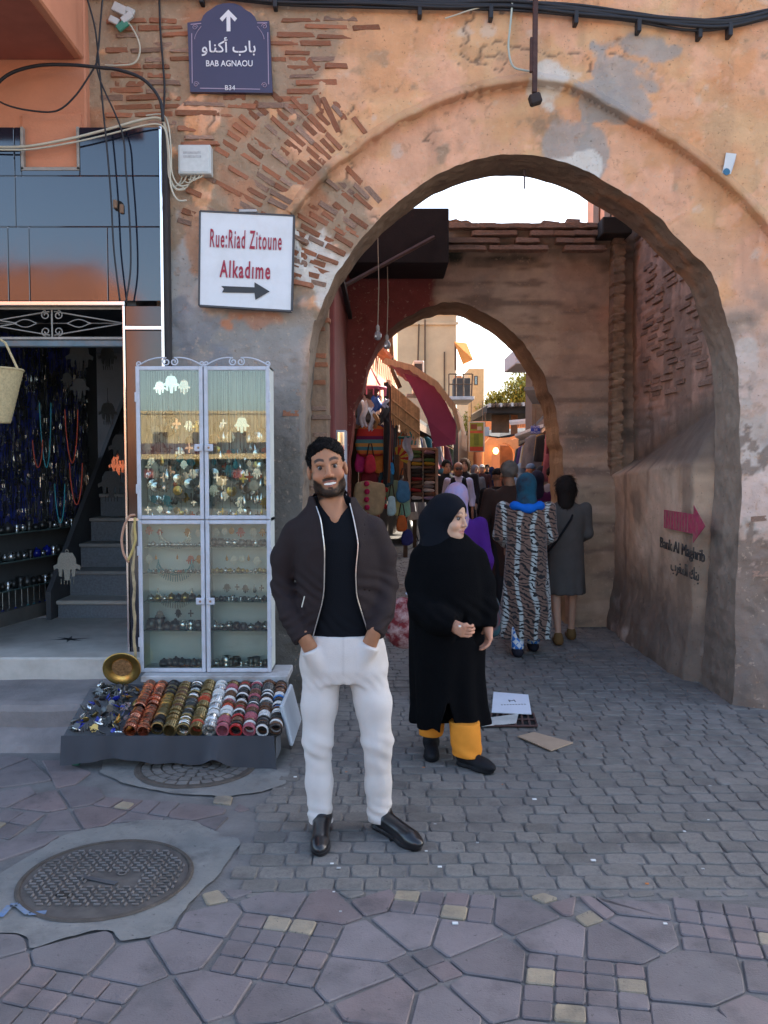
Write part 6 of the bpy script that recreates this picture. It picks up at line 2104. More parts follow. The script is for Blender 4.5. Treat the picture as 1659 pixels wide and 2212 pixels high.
def packet(u0,u1,v0,v1,Y,mat,label,rz=0.0,cat='packet'):
 a,c=W(u0,v0,Y),W(u1,v1,Y)
 w_,h_=abs(c.x-a.x),abs(a.z-c.z)
 mb=MB()
 cx_,cz_=(a.x+c.x)/2,(a.z+c.z)/2
 rg_=random.Random(int(u0*7+v0))
 ph=rg_.uniform(0,6)
 def f(s):
  return lambda p_,q_:(cx_+(p_-.5)*w_+.02*math.sin(q_*7+ph),Y+s*(.025*math.sin(math.pi*p_)*math.sin(math.pi*q_)+.001)+.01*math.sin(p_*9+ph),cz_+(q_-.5)*h_+.012*math.sin(p_*11+ph))
 mb.grid(f(-1),8,10);mb.grid(f(1),8,10)
 mb.build('sock_packet' if cat=='packet' else cat,mat,smooth=True,label=label,cat=cat)
m_film=M('clear_film_white',(.55,.60,.70),.25,var=.3,vscale=12,bump=.6,bscale=30,coat=.5)
packet(769,786,852,918,10.45,M('denim_grey',(.14,.17,.24),.7,var=.2),'grey blue packet clipped to the pink dryer')
packet(779,793,866,922,10.42,m_film,'shiny white packet clipped beside the grey one')
packet(805,822,856,888,10.40,M('packet_blue',(.02,.10,.42),.5,var=.3,vscale=14),'bright blue packet clipped to the pink dryer')
packet(798,809,880,930,10.5,m_film,'narrow pale packet hanging in the middle of the pink dryer')
packet(808,818,893,925,10.46,M('packet_tan',(.30,.17,.07),.7,var=.2),'tan packet hanging below the blue one')
packet(820,840,876,912,10.6,M('packet_black',(.02,.022,.028),.5,var=.2),'black packet at the right of the pink dryer')
packet(826,838,862,880,10.5,m_film,'round wrapped packet catching light on the pink dryer')
packet(787,818,840,862,10.6,M('packet_brown',(.05,.035,.03),.8,var=.2),'dark brown cloth folded over the pink dryer ring')
packet(872,890,945,995,11.4,m_film,'white plastic bag clipped to the turquoise dryer')
# round straw fan with red and yellow rays
fn=thing('ray_fan',tuple(W(852,1020,11.3)),'straw fan with red and yellow rays by the door post','fan')
p=W(858,990,11.3)
for k in range(14):
 a0,a1=math.pi*(k/14)*1.5-.5,math.pi*((k+.92)/14)*1.5-.5
 mb=MB();mb.prism([(.05*math.cos(a0),.05*math.sin(a0)),(.15*math.cos(a0),.15*math.sin(a0)),(.15*math.cos(a1),.15*math.sin(a1)),(.05*math.cos(a1),.05*math.sin(a1))],p,(1,0,0),(0,0,1),(0,1,0),.012)
 mb.build('ray',M('fan_red',(.40,.03,.02),.9,var=.2) if k % 2 else M('fan_yellow',(.50,.33,.04),.9,var=.2),fn)
mb=MB();mb.box((p.x-.05,p.y-.01,p.z-.30),(p.x+.03,p.y+.02,p.z+.05),.01);mb.build('panel',M_TIMBER,fn)
# door leaf in red-orange, narrow mirror cabinet at the jamb
mb=MB();row_box(mb,11.6,11.68,-.12,.16,0,2.2);mb.build('shop_door',M('door_rust_red',(.34,.09,.04),.75,var=.25,vscale=5),label='rust red open shop door behind the purses',cat='door')
mc=thing('mirror_cabinet',tuple(W(742,1135,6.9)),'narrow white cabinet with a mirrored door standing in the passage','cabinet')
a,c=W(725,929,6.9),W(748,1140,6.9)
mb=MB();mb.box((a.x,6.9,0),(c.x,7.1,a.z),.004);mb.build('case',M_FRAME,mc)
mb=MB();mb.box((a.x+.014,6.893,c.z-.3),(c.x-.014,6.899,a.z-.018));mb.build('mirror',M('mirror',(.8,.82,.8),.03,metal=1.0,var=0),mc)
# slipper rack
rk=thing('slipper_rack',tuple(W(912,1075,12.4)),'tall framed rack filled with rows of coloured slippers','rack')
a,c=W(884,970,12.4),W(943,1085,12.4)
M_RF=M('rack_frame',(.42,.32,.24),.7,var=.2)
mb=MB();mb.box((a.x,12.42,c.z),(c.x,12.5,a.z));mb.build('back',M('rack_back',(.05,.04,.035),.9,var=.2),rk)
for lo,hi in (((a.x-.02,12.36,c.z),(a.x+.02,12.5,a.z)),((c.x-.02,12.36,c.z),(c.x+.02,12.5,a.z)),((a.x,12.37,a.z-.02),(c.x,12.49,a.z+.02)),(((a.x+c.x)/2-.01,12.38,c.z),((a.x+c.x)/2+.01,12.43,a.z))):
 mb=MB();mb.box(lo,hi,.004);mb.build('frame',M_RF,rk)
def slipper_mesh():
 V_,F_=surface_nets(lambda P:np.maximum(smin(sdf_ell(P,(0,0,.12),(.5,.18,.16)),sdf_ell(P,(.32,0,.14),(.24,.2,.18)),.1),-(P[...,2]+.02)),(-.6,-.3,-.1),(.7,.3,.4),.06)
 return np_mesh('slipper',V_,F_)
SLM=slipper_mesh()
SLC={}
for nm,c_ in (('white',(.5,.5,.48)),('grey',(.2,.2,.2)),('red',(.34,.03,.03)),('green',(.08,.2,.08)),('yellow',(.45,.30,.04)),('brown',(.14,.08,.05)),('blue',(.05,.13,.28)),('black',(.03,.03,.03)),('lilac',(.28,.22,.34))):
 me=SLM.copy();me.materials.append(M('slipper_' +nm,c_,.7,var=.15));SLC[nm]=me
for r in range(13):
 for q in range(2):
  for k in range(1):
   nm=RNG.choice(list(SLC))
   x=a.x+(c.x-a.x)*(.27+.46*q)+RNG.uniform(-.012,.012)
   z=a.z-.07-r*(a.z-c.z-.06)/13
   o=link_mesh('slipper',SLC[nm],None,None,(x,12.36,z),(.25,RNG.uniform(-.1,.1),RNG.choice((0,math.pi))+RNG.uniform(-.2,.2)),(.155,.2,.17))
   tag(o,f'{nm} slipper displayed on the tall rack','slipper',f'{nm} slippers on the rack')
# motor scooter parked against the left stalls ------------------------------------------------
sc_p=G(885,1176)
scx,scy=sc_p.x,sc_p.y
sct=thing('motor_scooter',(scx,scy,0),'grey motor scooter parked nose out beside the slipper rack','scooter')
def wheel(y,nm='wheel'):
 mb=MB();c_=Vector((scx,y,.235))
 mb.lathe(c_,[(.16,-.05),(.215,-.055),(.235,-.03),(.235,.03),(.215,.055),(.16,.05)],28,(1,.15,0));w=mb.build(nm,M('tyre_rubber',(.03,.03,.03),.9,var=.3),sct,smooth=True)
 mb=MB();mb.lathe(c_,[(.0,-.02),(.05,-.035),(.155,-.03),(.165,0),(.155,.03),(.05,.035),(0,.02)],20,(1,.15,0));mb.build('rim',M('rim_cream',(.36,.30,.20),.6,var=.2),w)
wheel(scy+.1);wheel(scy+1.35)
LOC[sct.name]=Vector((scx,scy,0))
def S(name,f,lo,hi,mat,h=.03):return sculpt(name,f,lo,hi,h,mat,sct)
S('front_shield',lambda P:smax(sdf_ell(P,(0,.42,.66),(.24,.16,.44)),-sdf_ell(P,(0,.62,.62),(.20,.22,.42)),.02),(-.3,.1,.1),(.3,.8,1.2),M('scooter_grey',(.15,.155,.135),.4,var=.2,coat=.3))
S('front_mudguard',lambda P:smax(sdf_ell(P,(0,.1,.30),(.11,.30,.24)),-sdf_ell(P,(0,.1,.20),(.09,.27,.22)),.01),(-.2,-.3,.1),(.2,.5,.6),M('scooter_grey'),.025)
S('rear_body',lambda P:smin(sdf_ell(P,(0,1.25,.55),(.17,.5,.2)),sdf_cone(P,(0,.5,.28),(0,1.1,.32),.12,.14),.08),(-.3,.3,.05),(.3,1.9,.9),M('scooter_dark',(.03,.03,.032),.45,var=.2))
S('seat',lambda P:smax(sdf_ell(P,(0,1.2,.78),(.14,.42,.09)),-(P[...,2]-.72),.01),(-.2,.7,.65),(.2,1.7,.95),M('seat_vinyl',(.02,.02,.02),.6,var=.1))
mb=MB();mb.tube([(scx-.36,scy+.55,1.02),(scx-.12,scy+.46,1.06),(scx+.12,scy+.46,1.06),(scx+.36,scy+.55,1.02)],.018,6);mb.build('handlebar',M('tyre_rubber'),sct)
mb=MB();mb.lathe((scx,scy+.33,.98),[(0,-.03),(.07,-.025),(.085,.02),(.05,.08)],16,(0,1,0));mb.build('headlight',M('lamp_glass',(.5,.5,.48),.1,var=.05,coat=1),sct,smooth=True)
for s in (-1,1):
 mb=MB();mb.tube([(scx+s*.2,scy+.48,1.06),(scx+s*.26,scy+.46,1.22)],.008,5);mb.lathe((scx+s*.27,scy+.45,1.25),[(0,-.01),(.055,-.008),(.06,.01),(0,.02)],12,(0,1,0));mb.build('mirror',M('tyre_rubber'),sct)
mb=MB();mb.tube([(scx+.1,scy+.15,.24),(scx+.1,scy+.42,.62)],.025,6);mb.tube([(scx-.1,scy+.15,.24),(scx-.1,scy+.42,.62)],.025,6);mb.build('fork',M('scooter_dark'),sct)
mb=MB();mb.tube([(scx+.12,scy+.8,.3),(scx+.22,scy+.75,0.0)],.014,5);mb.build('kickstand',M('tyre_rubber'),sct)
# hanging poster and street signs
ps=thing('hanging_poster',tuple(W(1030,980,17)),'green and red framed menu poster hanging over the stalls','poster')
a,c=W(1013,911,17),W(1047,976,17)
mb=MB();mb.box((a.x,17,c.z),(c.x,17.03,a.z),.004);mb.build('board',M('poster_frame',(.5,.48,.42),.6,var=.1),ps)
w_,h_=c.x-a.x,a.z-c.z
for (x0,x1,z0,z1,c_) in ((.06,.90,.03,.97,(.22,.26,.03)),(.06,.90,.62,.70,(.45,.10,.04)),(.06,.90,.03,.17,(.38,.05,.02)),(.12,.5,.76,.92,(.16,.05,.02)),(.52,.8,.72,.84,(.45,.36,.25)),(.3,.62,.22,.6,(.13,.17,.02))):
 mb=MB();yy=16.998-.002*(len(ps.children));mb.box((a.x+w_*x0,yy,c.z+h_*z0),(a.x+w_*x1,yy+.0015,c.z+h_*z1));mb.build('print',M('poster_%d' % len(ps.children),c_,.6,var=.25,vscale=9),ps)
for u in (1018,1042):
 mb=MB();mb.tube([W(u,911,17.01),W(u,865,17.01)],.008,4);mb.build('cord',M_TIMBER,ps)
def board_sign(u0,u1,v0,v1,Y,col_,label,text=None,tcol=(.7,.7,.7),hang=0,tsize=.1):
 a,c=W(u0,v0,Y),W(u1,v1,Y)
 t=thing('street_sign',((a.x+c.x)/2,Y,c.z),label,'sign')
 mb=MB();mb.box((a.x,Y,c.z),(c.x,Y+.03,a.z),.004);mb.build('board',M('sign_%d_%d' % (u0,v0),col_,.5,var=.1),t)
 if text:
  for i,ln in enumerate(text):
   place_text(ln,tsize,M('sign_text_%d' % u0,tcol,.6,var=0),t,((a.x+c.x)/2,Y-.004,a.z-(a.z-c.z)*(i+.5)/len(text)),(1,0,0),(0,0,1))
 mb=MB();mb.tube([((a.x+c.x)/2,Y+.015,a.z),((a.x+c.x)/2,Y+.015,a.z+.35)],.012,5);mb.build('hanger',M_TIMBER,t)
board_sign(1039,1057,922,942,20,(.30,.42,.50),'small pale blue sign hanging behind the poster',None)
board_sign(1147,1168,920,937,16.5,(.02,.06,.40),'blue sign with white lettering hanging on the right',['CENTRE','DE','BEAUTE'],(.6,.62,.7),tsize=.055)
garment('grey',(W(1156,940,15.8).x,15.8,W(1156,940,15.8).z),.42,.62,0,'long grey robe hanging below the blue sign',None,1)
jm=garment('black',(W(1182,938,14.2).x,14.2,W(1182,938,14.2).z),.42,.45,0,'black football shirt with white number nineteen',None,2)
p=W(1182,955,14.05);LOC[jm.name]=Vector(jm.location)
me=text_mesh('19',.14,'shirt_number');me.materials.append(M('number_white',(.6,.6,.6),.7,var=0));
o=link_mesh('shirt_number',me,None,None);o.rotation_euler=(math.pi/2,0,0);o.location=(p.x,p.y,p.z);o.parent=jm;o.matrix_parent_inverse=Matrix.LocRotScale(jm.location,None,jm.scale).inverted()
garment('ochre',(W(1169,937,15).x,15,W(1169,937,15).z),.2,.4,0,'narrow ochre shirt between the grey robe and the black shirt',None,0)
for k,(cn,u,v) in enumerate((('rose',1193,975),('wine red',1197,950),('cream',1190,1005))):
 p=W(u,v,12.8);garment(cn,tuple(p),.28,.45,.3,f'{cn} blouse hanging just behind the inner arch')
# right stall awnings
for (pts,mat,lab) in ((((1112,938,20),(1160,920,17),(1200,908,14),(1230,905,14),(1175,935,17),(1125,946,20)),M_TIN,'grey tin awning sloping over the right stalls'),
      (((1170,928,14.5),(1202,905,12.2),(1230,905,12.2),(1200,930,14.5)),M('beige_canvas'),'beige canvas awning by the inner arch'),
      (((1132,836,16),(1196,832,13),(1240,850,13),(1185,866,14),(1150,866,16)),M_DKROOF,'black roof slab jutting out high on the right'),
      (((1100,908,26),(1150,903,22),(1152,909,22),(1102,914,26)),M('pale_canvas',(.55,.52,.48),.8,var=.1),'pale canvas strip over the far right stalls')):
 q=[W(*p_) for p_ in pts];n=len(q)
 mb=MB();mb.add(q+[p_-Vector((0,0,.06)) for p_ in q],[tuple(range(n)),tuple(range(2*n-1,n-1,-1))]+[(i,(i+1) % n,n+(i+1) % n,n+i) for i in range(n)])
 mb.build('stall_awning',mat,label=lab,cat='awning')
# pergola roofs, timber screens and the terracotta gate at the end of the street
pg=thing('street_pergola',tuple(W(1120,1000,30)),'dark slatted pergola roof spanning the street','pergola')
z0=W(0,872,28).z
mb=MB();mb.box((W(1052,885,28).x,28,W(0,892,28).z),(W(1195,885,28).x,33,W(0,876,28).z));mb.build('deck',M_DKROOF,pg)
for k in range(17):
 u=1056+k*8
 mb=MB();a=W(u,874,27.9);mb.box((a.x-.035,27.6,a.z-.1+.004*k),(a.x+.035,33,a.z+.02+.004*k));mb.build('rafter',M_TIMBER if k % 3 else M_TIN,pg)
for (u0,u1,v0,v1,mat) in ((1062,1100,893,935,M_TIMBER),(1104,1118,893,938,M('screen_brown',(.20,.09,.045),.8,var=.2))):
 mb=MB();a,c=W(u0,v0,29),W(u1,v1,29);mb.box((a.x,29,c.z),(c.x,29.05,a.z));mb.build('screen',mat,pg)
for u in (985,1190):
 mb=MB();a=W(u,885,28.2);mb.box((a.x-.07,28.1,0),(a.x+.07,28.3,a.z));mb.build('post',M_TERRA if u>1100 else M_TIMBER,pg)
for k in range(18):
 a=W(1120+k*4,896,31);mb=MB();mb.box((a.x-.012,31,a.z-.45),(a.x+.012,31.02,a.z));mb.build('lattice_bar',M_TIMBER,pg)
block('terracotta_house',1040,1200,893,46,8,M_TERRA,'warm terracotta house closing the street',wins=((1140,1150,905,918),(1165,1175,905,918)))
gt=thing('end_gate',(W(1086,1000,40).x,40,0),'small terracotta gate with an arched doorway at the street end','gate')
gl=[(W(x,y,40).x,W(x,y,40).z) for x,y in ((1062,1060),(1062,985),(1066,970),(1077,960),(1088,957),(1100,960),(1109,970),(1113,985),(1113,1060))]
out=[(W(x,y,40).x,W(x,y,40).z) for x,y in ((1135,1080),(1135,960),(1118,946),(1105,950),(1088,944),(1072,950),(1058,945),(1046,958),(1044,1080))]
ring=gl[::1]
mb=MB()
k=len(gl)
vs_=[(p_[0],40,max(0,p_[1])) for p_ in gl]+[(p_[0],40,max(0,p_[1])) for p_ in out[::-1]]
vs2=[(v_[0],40.5,v_[2]) for v_ in vs_]
fs=[(i,i+1,k+i+1,k+i) for i in range(k-1)]
mb.add(vs_+vs2,fs+[tuple(2*k+j for j in f) for f in fs]+[(i,i+1,2*k+i+1,2*k+i) for i in range(k-1)]+[(k+i,k+i+1,3*k+i+1,3*k+i) for i in range(k-1)])
mb.build('wall',M('gate_terracotta',(.62,.25,.10),.85,var=.12),gt)
mb=MB();a,c=W(1080,962,41),W(1108,1040,41);mb.box((a.x,41,0),(c.x,41.1,a.z),.02);mb.build('door',M('gate_door_wood',(.20,.09,.04),.8,var=.35,vscale=3),gt)
lm=thing('lit_lamp',tuple(W(1070,985,39.6)),'glowing wall lamp beside the end gate doorway','lamp')
mb=MB();p=W(1071,974,39.7);mb.lathe(p,[(0,-.16),(.09,-.13),(.14,0),(.09,.13),(0,.16)],12);mb.build('globe',M('lamp_glow',(.9,.6,.3),.5,var=0,emit=(1,.55,.18),emis=1.6),lm,smooth=True)
mb=MB();mb.tube([p,p+Vector((0,.3,.12))],.03,6);mb.build('bracket',M_TIMBER,lm)
lm2=thing('lit_lantern',tuple(W(1085,928,36)),'bright lantern hanging under the dark street cover','lamp')
p=W(1085,918,36);mb=MB();mb.lathe(p,[(0,-.1),(.1,-.08),(.12,.02),(.05,.12),(0,.14)],10);mb.build('globe',M('lamp_glow_white',(.9,.85,.7),.5,var=0,emit=(1,.8,.5),emis=2.0),lm2,smooth=True)
mb=MB();mb.tube([p+Vector((0,0,.14)),p+Vector((0,0,.8))],.015,5);mb.build('chain',M_TIMBER,lm2)
mb=MB();q=[W(1042,938,34),W(1075,944,34),W(1100,942,34),W(1136,932,34),W(1136,924,37),W(1045,930,37)]
mb.add(q+[p_-Vector((0,0,.05)) for p_ in q],[tuple(range(6)),tuple(range(11,5,-1))]+[(i,(i+1) % 6,6+(i+1) % 6,6+i) for i in range(6)]);mb.build('street_tarpaulin',M_DKROOF,label='sagging black tarpaulin stretched before the end gate',cat='tarpaulin')
# houses on the right, seen over the parapet, and masking the sun
def rhouse(y0,y1,off0,off1,h_,mat,name,label):
 t=thing(name,(XRt(y0)+off0,(y0+y1)/2,0),label,'house')
 mb=MB();row_box(mb,y0,y1,off0,off1,0,h_,'R');mb.build('wall',mat,t)
 return t
rh=rhouse(9.9,12.5,.15,5,6.2,M_PINKW,'corner_house','peach corner house rising behind the inner arch')
mb=MB();row_box(mb,9.95,10.45,.13,.149,4.25,5.2,'R');w=mb.build('window',M_TIMBER,rh)
mb=MB();row_box(mb,11.0,11.6,.13,.149,4.25,5.2,'R');w=mb.build('window',M_TIMBER,rh)
rhouse(12.5,18,.9,6,4.9,M_SAND,'sand_house','sand coloured house behind the right stalls')
mb=MB();a,c=W(1114,752,21),W(1142,786,21);mb.box((a.x,21,c.z),(c.x+1.5,23,a.z),.02);mb.build('roof_tank',M('tank_grey',(.32,.30,.31),.7,var=.1),label='grey boxy roof tank above the right stalls',cat='tank')
mb=MB();mb.box((a.x+.5,21.5,2.5),(c.x+1.2,22.5,c.z-.002));mb.build('tank_stand',M_TIMBER,label='timber tower carrying the grey roof tank',cat='stand')
# the tree over the pergola
def tree(x,y,z0,h_,r,n,label):
 t=thing('street_tree',(x,y,z0),label,'tree')
 rg_=random.Random(9)
 mb=MB()
 top=Vector((x,y,z0+h_*.55))
 mb.tube([(x,y,z0),(x+.1,y,z0+h_*.3),top],[.28,.22,.14],8)
 cl=[]
 for k in range(11):
  a=k*2.4
  e=Vector((x+math.cos(a)*r*rg_.uniform(.3,.75),y+math.sin(a)*r*.6,z0+h_*rg_.uniform(.55,.95)))
  mb.tube([(x,y,z0+h_*rg_.uniform(.35,.5)),(Vector((x,y,z0+h_*.5))+e)/2+Vector((0,0,.2)),e],[.10,.06,.02],5)
  cl.append((e,rg_.uniform(.7,1.25)))
 mb.build('trunk',M('bark',(.12,.09,.06),.95,var=.3,bump=.6),t)
 V_,F_=[],[]
 for k in range(n):
  c_,s=cl[k % len(cl)]
  d=Vector((rg_.gauss(0,1),rg_.gauss(0,1),rg_.gauss(0,.8)));d=d.normalized()*s*rg_.uniform(.25,1.0) ** .6
  p=c_+d
  u_=Vector((rg_.gauss(0,1),rg_.gauss(0,1),rg_.gauss(0,1))).normalized();v_=u_.cross(Vector((0,0,1)))
  if v_.length<.01:continue
  v_.normalize();l=rg_.uniform(.08,.15)
  b0=len(V_)
  V_ += [p-u_*l,p+v_*l*.4,p+u_*l,p-v_*l*.4];F_.append((b0,b0+1,b0+2,b0+3))
 mb=MB();mb.add(V_,F_)
 m_=M('leaf_green_backlit',(.27,.26,.05),.6,var=.4,vscale=.9,spec=.3)  # base colour raised to carry the glow of backlit leaves
 tag(mb.build('crown',m_,t),kind='stuff')
tp_=W(1100,850,50)
tree(tp_.x,50,0,7.4,2.8,15000,'leafy yellow green tree rising over the pergola')
# low houses far behind so that the street has an end and the horizon is closed
for k,(x0,x1,y,h_,mat,nm) in enumerate(((-30,-2.2,15.6,5.2,M_PINKW,'pink'),(-22,2.0,31,4.2,M_SAND,'sand coloured'),(9.5,30,30,4.0,M_TERRA,'terracotta'),(-20,4.2,48,4.0,M_PINKW,'rose'),(7.6,9.5,33,3.4,M_SAND,'narrow sandy'))):
 t=thing('background_house',((x0+x1)/2,y,0),f'{nm} flat roofed house behind the street stalls','house')
 mb=MB();mb.box((x0,y,0),(x1,y+9,h_),.03);mb.build('wall',mat,t)
# ------------------------------------------------------------------ people
M_SKIN=M('skin',attr='Col',rough=.5,var=.05,vscale=25,bump=.08,bscale=160,spec=.25)
M_SKIN.node_tree.nodes['Principled BSDF'].inputs['Subsurface Weight'].default_value=.08
M_SKIN.node_tree.nodes['Principled BSDF'].inputs['Subsurface Radius'].default_value=(.01,.004,.002)
M_EYEW=M('eye_white',(.15,.13,.12),.25,var=.0)
M_EYEB=M('eye_dark',(.015,.010,.008),.1,var=.0)
M_TEETH=M('teeth',(.75,.72,.66),.25,var=.03)
def cloth(name,col_,rough=.85,var=.12,**k):return M('wear_' +name,col_,rough,var=var,vscale=k.pop('vscale',9),bump=k.pop('bump',.25),bscale=k.pop('bscale',220),sheen=k.pop('sheen',0.0),spec=k.pop('spec',.2),**k)
def rotm(yaw=0,roll=0,pitch=0):
 return np.array((Matrix.Rotation(yaw,3,'Z') @ Matrix.Rotation(roll,3,'Y') @ Matrix.Rotation(pitch,3,'X')))
def head_sdf(P,c,R,s=1.0,smile=0.0,female=False):
 """head looking along -Y of its own frame; c = point between the eyes' depth, at eye height"""
 q=((P-np.array(c)) @ R)/s
 m=lambda x,y,z:np.array([x,y,z])
 D=sdf_ell(q,(0,.012,.034),(.077,.097,.088))
 D=smin(D,sdf_ell(q,(0,-.022,-.052),(.062 if not female else .060,.066,.080)),.03)
 D=smin(D,sdf_ell(q,(0,-.056,-.112),(.032 if not female else .026,.028,.022)),.025)
 for sx_ in (-1,1):
  D=smin(D,sdf_ell(q,(sx_*.043,-.055,-.046+.006*smile),(.026,.028+.004*smile,.026)),.02)
  D=smin(D,sdf_ell(q,(sx_*.081,.012,-.018),(.010,.020,.031)),.008)
  D=smin(D,sdf_ell(q,(sx_*.052,.0,-.085),(.018,.04,.028)),.03)
 D=smin(D,sdf_cone(q,(-.042,-.077,.020),(.042,-.077,.020),.010,.010),.014)
 for sx_ in (-1,1):
  D=smax(D,-sdf_ell(q,(sx_*.031,-.096,-.001),(.018,.0140,.0062)),.008)
 D=smin(D,sdf_cone(q,(0,-.083,.012),(0,-.104,-.036),.0075,.0115),.010)
 for sx_ in (-1,1):
  D=smin(D,sdf_ell(q,(sx_*.012,-.093,-.041),(.010,.011,.008)),.006)
 # lips
 w=.024+.008*smile
 for sx_ in (-1,1):
  D=smin(D,sdf_cone(q,(0,-.0955,-.066),(sx_*w,-.083,-.068+.006*smile),.0052,.003),.005)
  D=smin(D,sdf_cone(q,(0,-.0935,-.083+.002*(1-smile)),(sx_*w*.9,-.082,-.074+.006*smile),.0062,.003),.005)
 D=smax(D,-sdf_ell(q,(0,-.094,-.0745),(w*.90,.012,.0016+.0060*smile)),.003)
 return D*s,q
def face_col(q,skin,beard=0.0,brow=(.03,.022,.018),lips=(.36,.13,.10),smile=0.0,gender='m'):
 x,y,z=q[:,0],q[:,1],q[:,2]
 n=vnoise(q,90,3)*.5+vnoise(q,200,5)*.5
 c=np.tile(np.array(skin),(len(q),1))
 front=sstep(-.035,-.06,y)
 c=mixc(c,np.array(skin)*np.array((1.10,.86,.80)),front*np.exp(-((np.abs(x)-.045)/.022) ** 2-((z+.04)/.025) ** 2)*.5)
 c=mixc(c,np.array(skin)*np.array((1.08,.85,.78)),front*np.exp(-(x/.016) ** 2-((z+.038)/.014) ** 2)*.5)
 c=mixc(c,np.array(skin)*.62,front*np.exp(-((np.abs(x)-.031)/.02) ** 2-((z+.012)/.012) ** 2)*.45)
 lipm=front*sstep(1.0,.7,np.hypot(x/(.030+.006*smile),(z+.0735)/.0165))*sstep(-.076,-.084,y)
 if beard>0:
  # jaw line beard: below a line falling from the ears to the moustache corners
  line=-.046-.030*np.clip((.066-np.abs(x))/.036,0,1)
  bm=sstep(.006,-.010,z-line)*sstep(.055,.03,y)*sstep(-.146,-.128,z+.25*np.maximum(0,y+.02))
  chin=sstep(1.0,.75,np.hypot(x/.030,(z+.090)/.014))
  bm=bm*(1-.7*sstep(1.15,.8,np.hypot(x/.036,(z+.078)/.022)))
  bm=np.maximum(bm,front*sstep(.034,.028,np.abs(x))*sstep(.0105,.006,np.abs(z+.0565+.10*np.maximum(0,np.abs(x)-.008)*.9)) )
  bm=np.maximum(bm,front*sstep(.013,.009,np.abs(x))*sstep(.006,.003,np.abs(z+.0945)))
  c=mixc(c,np.array((.022,.017,.014)),np.clip(bm*(beard+.25*n),0,.96))
 c=mixc(c,np.array(lips),lipm*.85)
 c=mixc(c,np.array((.05,.015,.012)),front*sstep(1.0,.6,np.hypot(x/(.022+.005*smile),(z+.0745)/(.0018+.0046*smile)))*sstep(-.088,-.080,y))
 arch=.0265+.007*np.sin(np.clip((np.abs(x)-.012)/.042,0,1)*np.pi)-.10*np.maximum(0,np.abs(x)-.045)
 bw=front*sstep(.0082,.0045,np.abs(z-arch))*sstep(.009,.014,np.abs(x))*sstep(.057,.050,np.abs(x))
 c=mixc(c,np.array(brow),bw*(.9 if gender=='m' else .6))
 lash=front*sstep(.0032,.0012,np.abs(z-.0065+9*(np.abs(x)-.031) ** 2))*sstep(.018,.014,np.abs(np.abs(x)-.031))
 c=mixc(c,np.array((.02,.014,.012)),lash*.85)
 return np.clip(c,0,1)
def add_eyes(parent,c,R,s=1.0,squint=.7):
 for sx_ in (-1,1):
  e=np.array(c)+R @ (np.array((sx_*.031,-.0702,-.0022))*s)
  f=R @ np.array((0,-1,0))
  mb=MB();mb.lathe((0,0,0),[(0,-.0118),(.006,-.010),(.0105,-.0055),(.0118,0),(.0105,.0055),(.006,.010),(0,.0118)],14,tuple(f))
  o=link_mesh('eyeball',mb.mesh('eyeball',smooth=True),M_EYEW,parent,tuple(e))
  mb=MB();mb.lathe(tuple(f*.0100),[(.0068,-.0025),(.0064,.0012),(.0,.0022)],12,tuple(f))
  o2=link_mesh('iris',mb.mesh('iris',smooth=True),M_EYEB,o)
def folds(P,amp,fr,seed,ax=(1,1,.35)):
 return amp*fbm(P*np.array(ax),fr,3,seed)
def bands(P,z0,w,amp,fr,tilt=.3,seed=0):
 """sleeve or knee creases around height z0"""
 g_=np.exp(-((P[...,2]-z0)/w) ** 2)
 return amp*g_*np.sin(fr*(P[...,2]+tilt*P[...,0]+.03*vnoise(P,7,seed)))
def hand_sdf(P,wrist,knuck,side,curl=.6,r=.0095,k=.010,thumb=None,palm=None):
 """wrist and knuckle-centre points; four fingers fan across `side`, curl towards palm normal"""
 w,kn,sd=np.array(wrist,float),np.array(knuck,float),np.array(side,float)
 d=kn-w;L_=np.linalg.norm(d);d /= L_;sd=sd/np.linalg.norm(sd)
 n=np.cross(d,sd)
 if palm is not None and n @ np.array(palm)<0:n=-n
 D=sdf_cone(P,w,w+d*L_*.4,.026,.026,1.0)
 for t in (-1.5,-.5,.5,1.5):
  b_=kn+sd*t*.019
  D=smin(D,sdf_cone(P,w+sd*t*.010,b_,.018,.0135),.016)
 for i,t in enumerate((-1.5,-.5,.5,1.5)):
  ln=(.036,.042,.040,.031)[i]
  b_=kn+sd*t*.0205
  a1,a2,a3=curl*.8,curl*1.7,curl*2.4
  p1=b_+(d*math.cos(a1)+n*math.sin(a1))*ln
  p2=p1+(d*math.cos(a2)+n*math.sin(a2))*ln*.68
  p3=p2+(d*math.cos(a3)+n*math.sin(a3))*ln*.5
  D=smin(D,np.minimum(np.minimum(sdf_cone(P,b_,p1,r,r*.95),sdf_cone(P,p1,p2,r*.95,r*.88)),sdf_cone(P,p2,p3,r*.88,r*.75)),.004)
 th=np.array(thumb,float) if thumb is not None else w+d*L_*.75-sd*.055+n*.02
 m_=w+d*L_*.35-sd*.034+n*.008
 D=smin(D,np.minimum(sdf_cone(P,w+d*.02-sd*.012,m_,.016,.0125),sdf_cone(P,m_,th,.0125,.009)),.010)
 return D
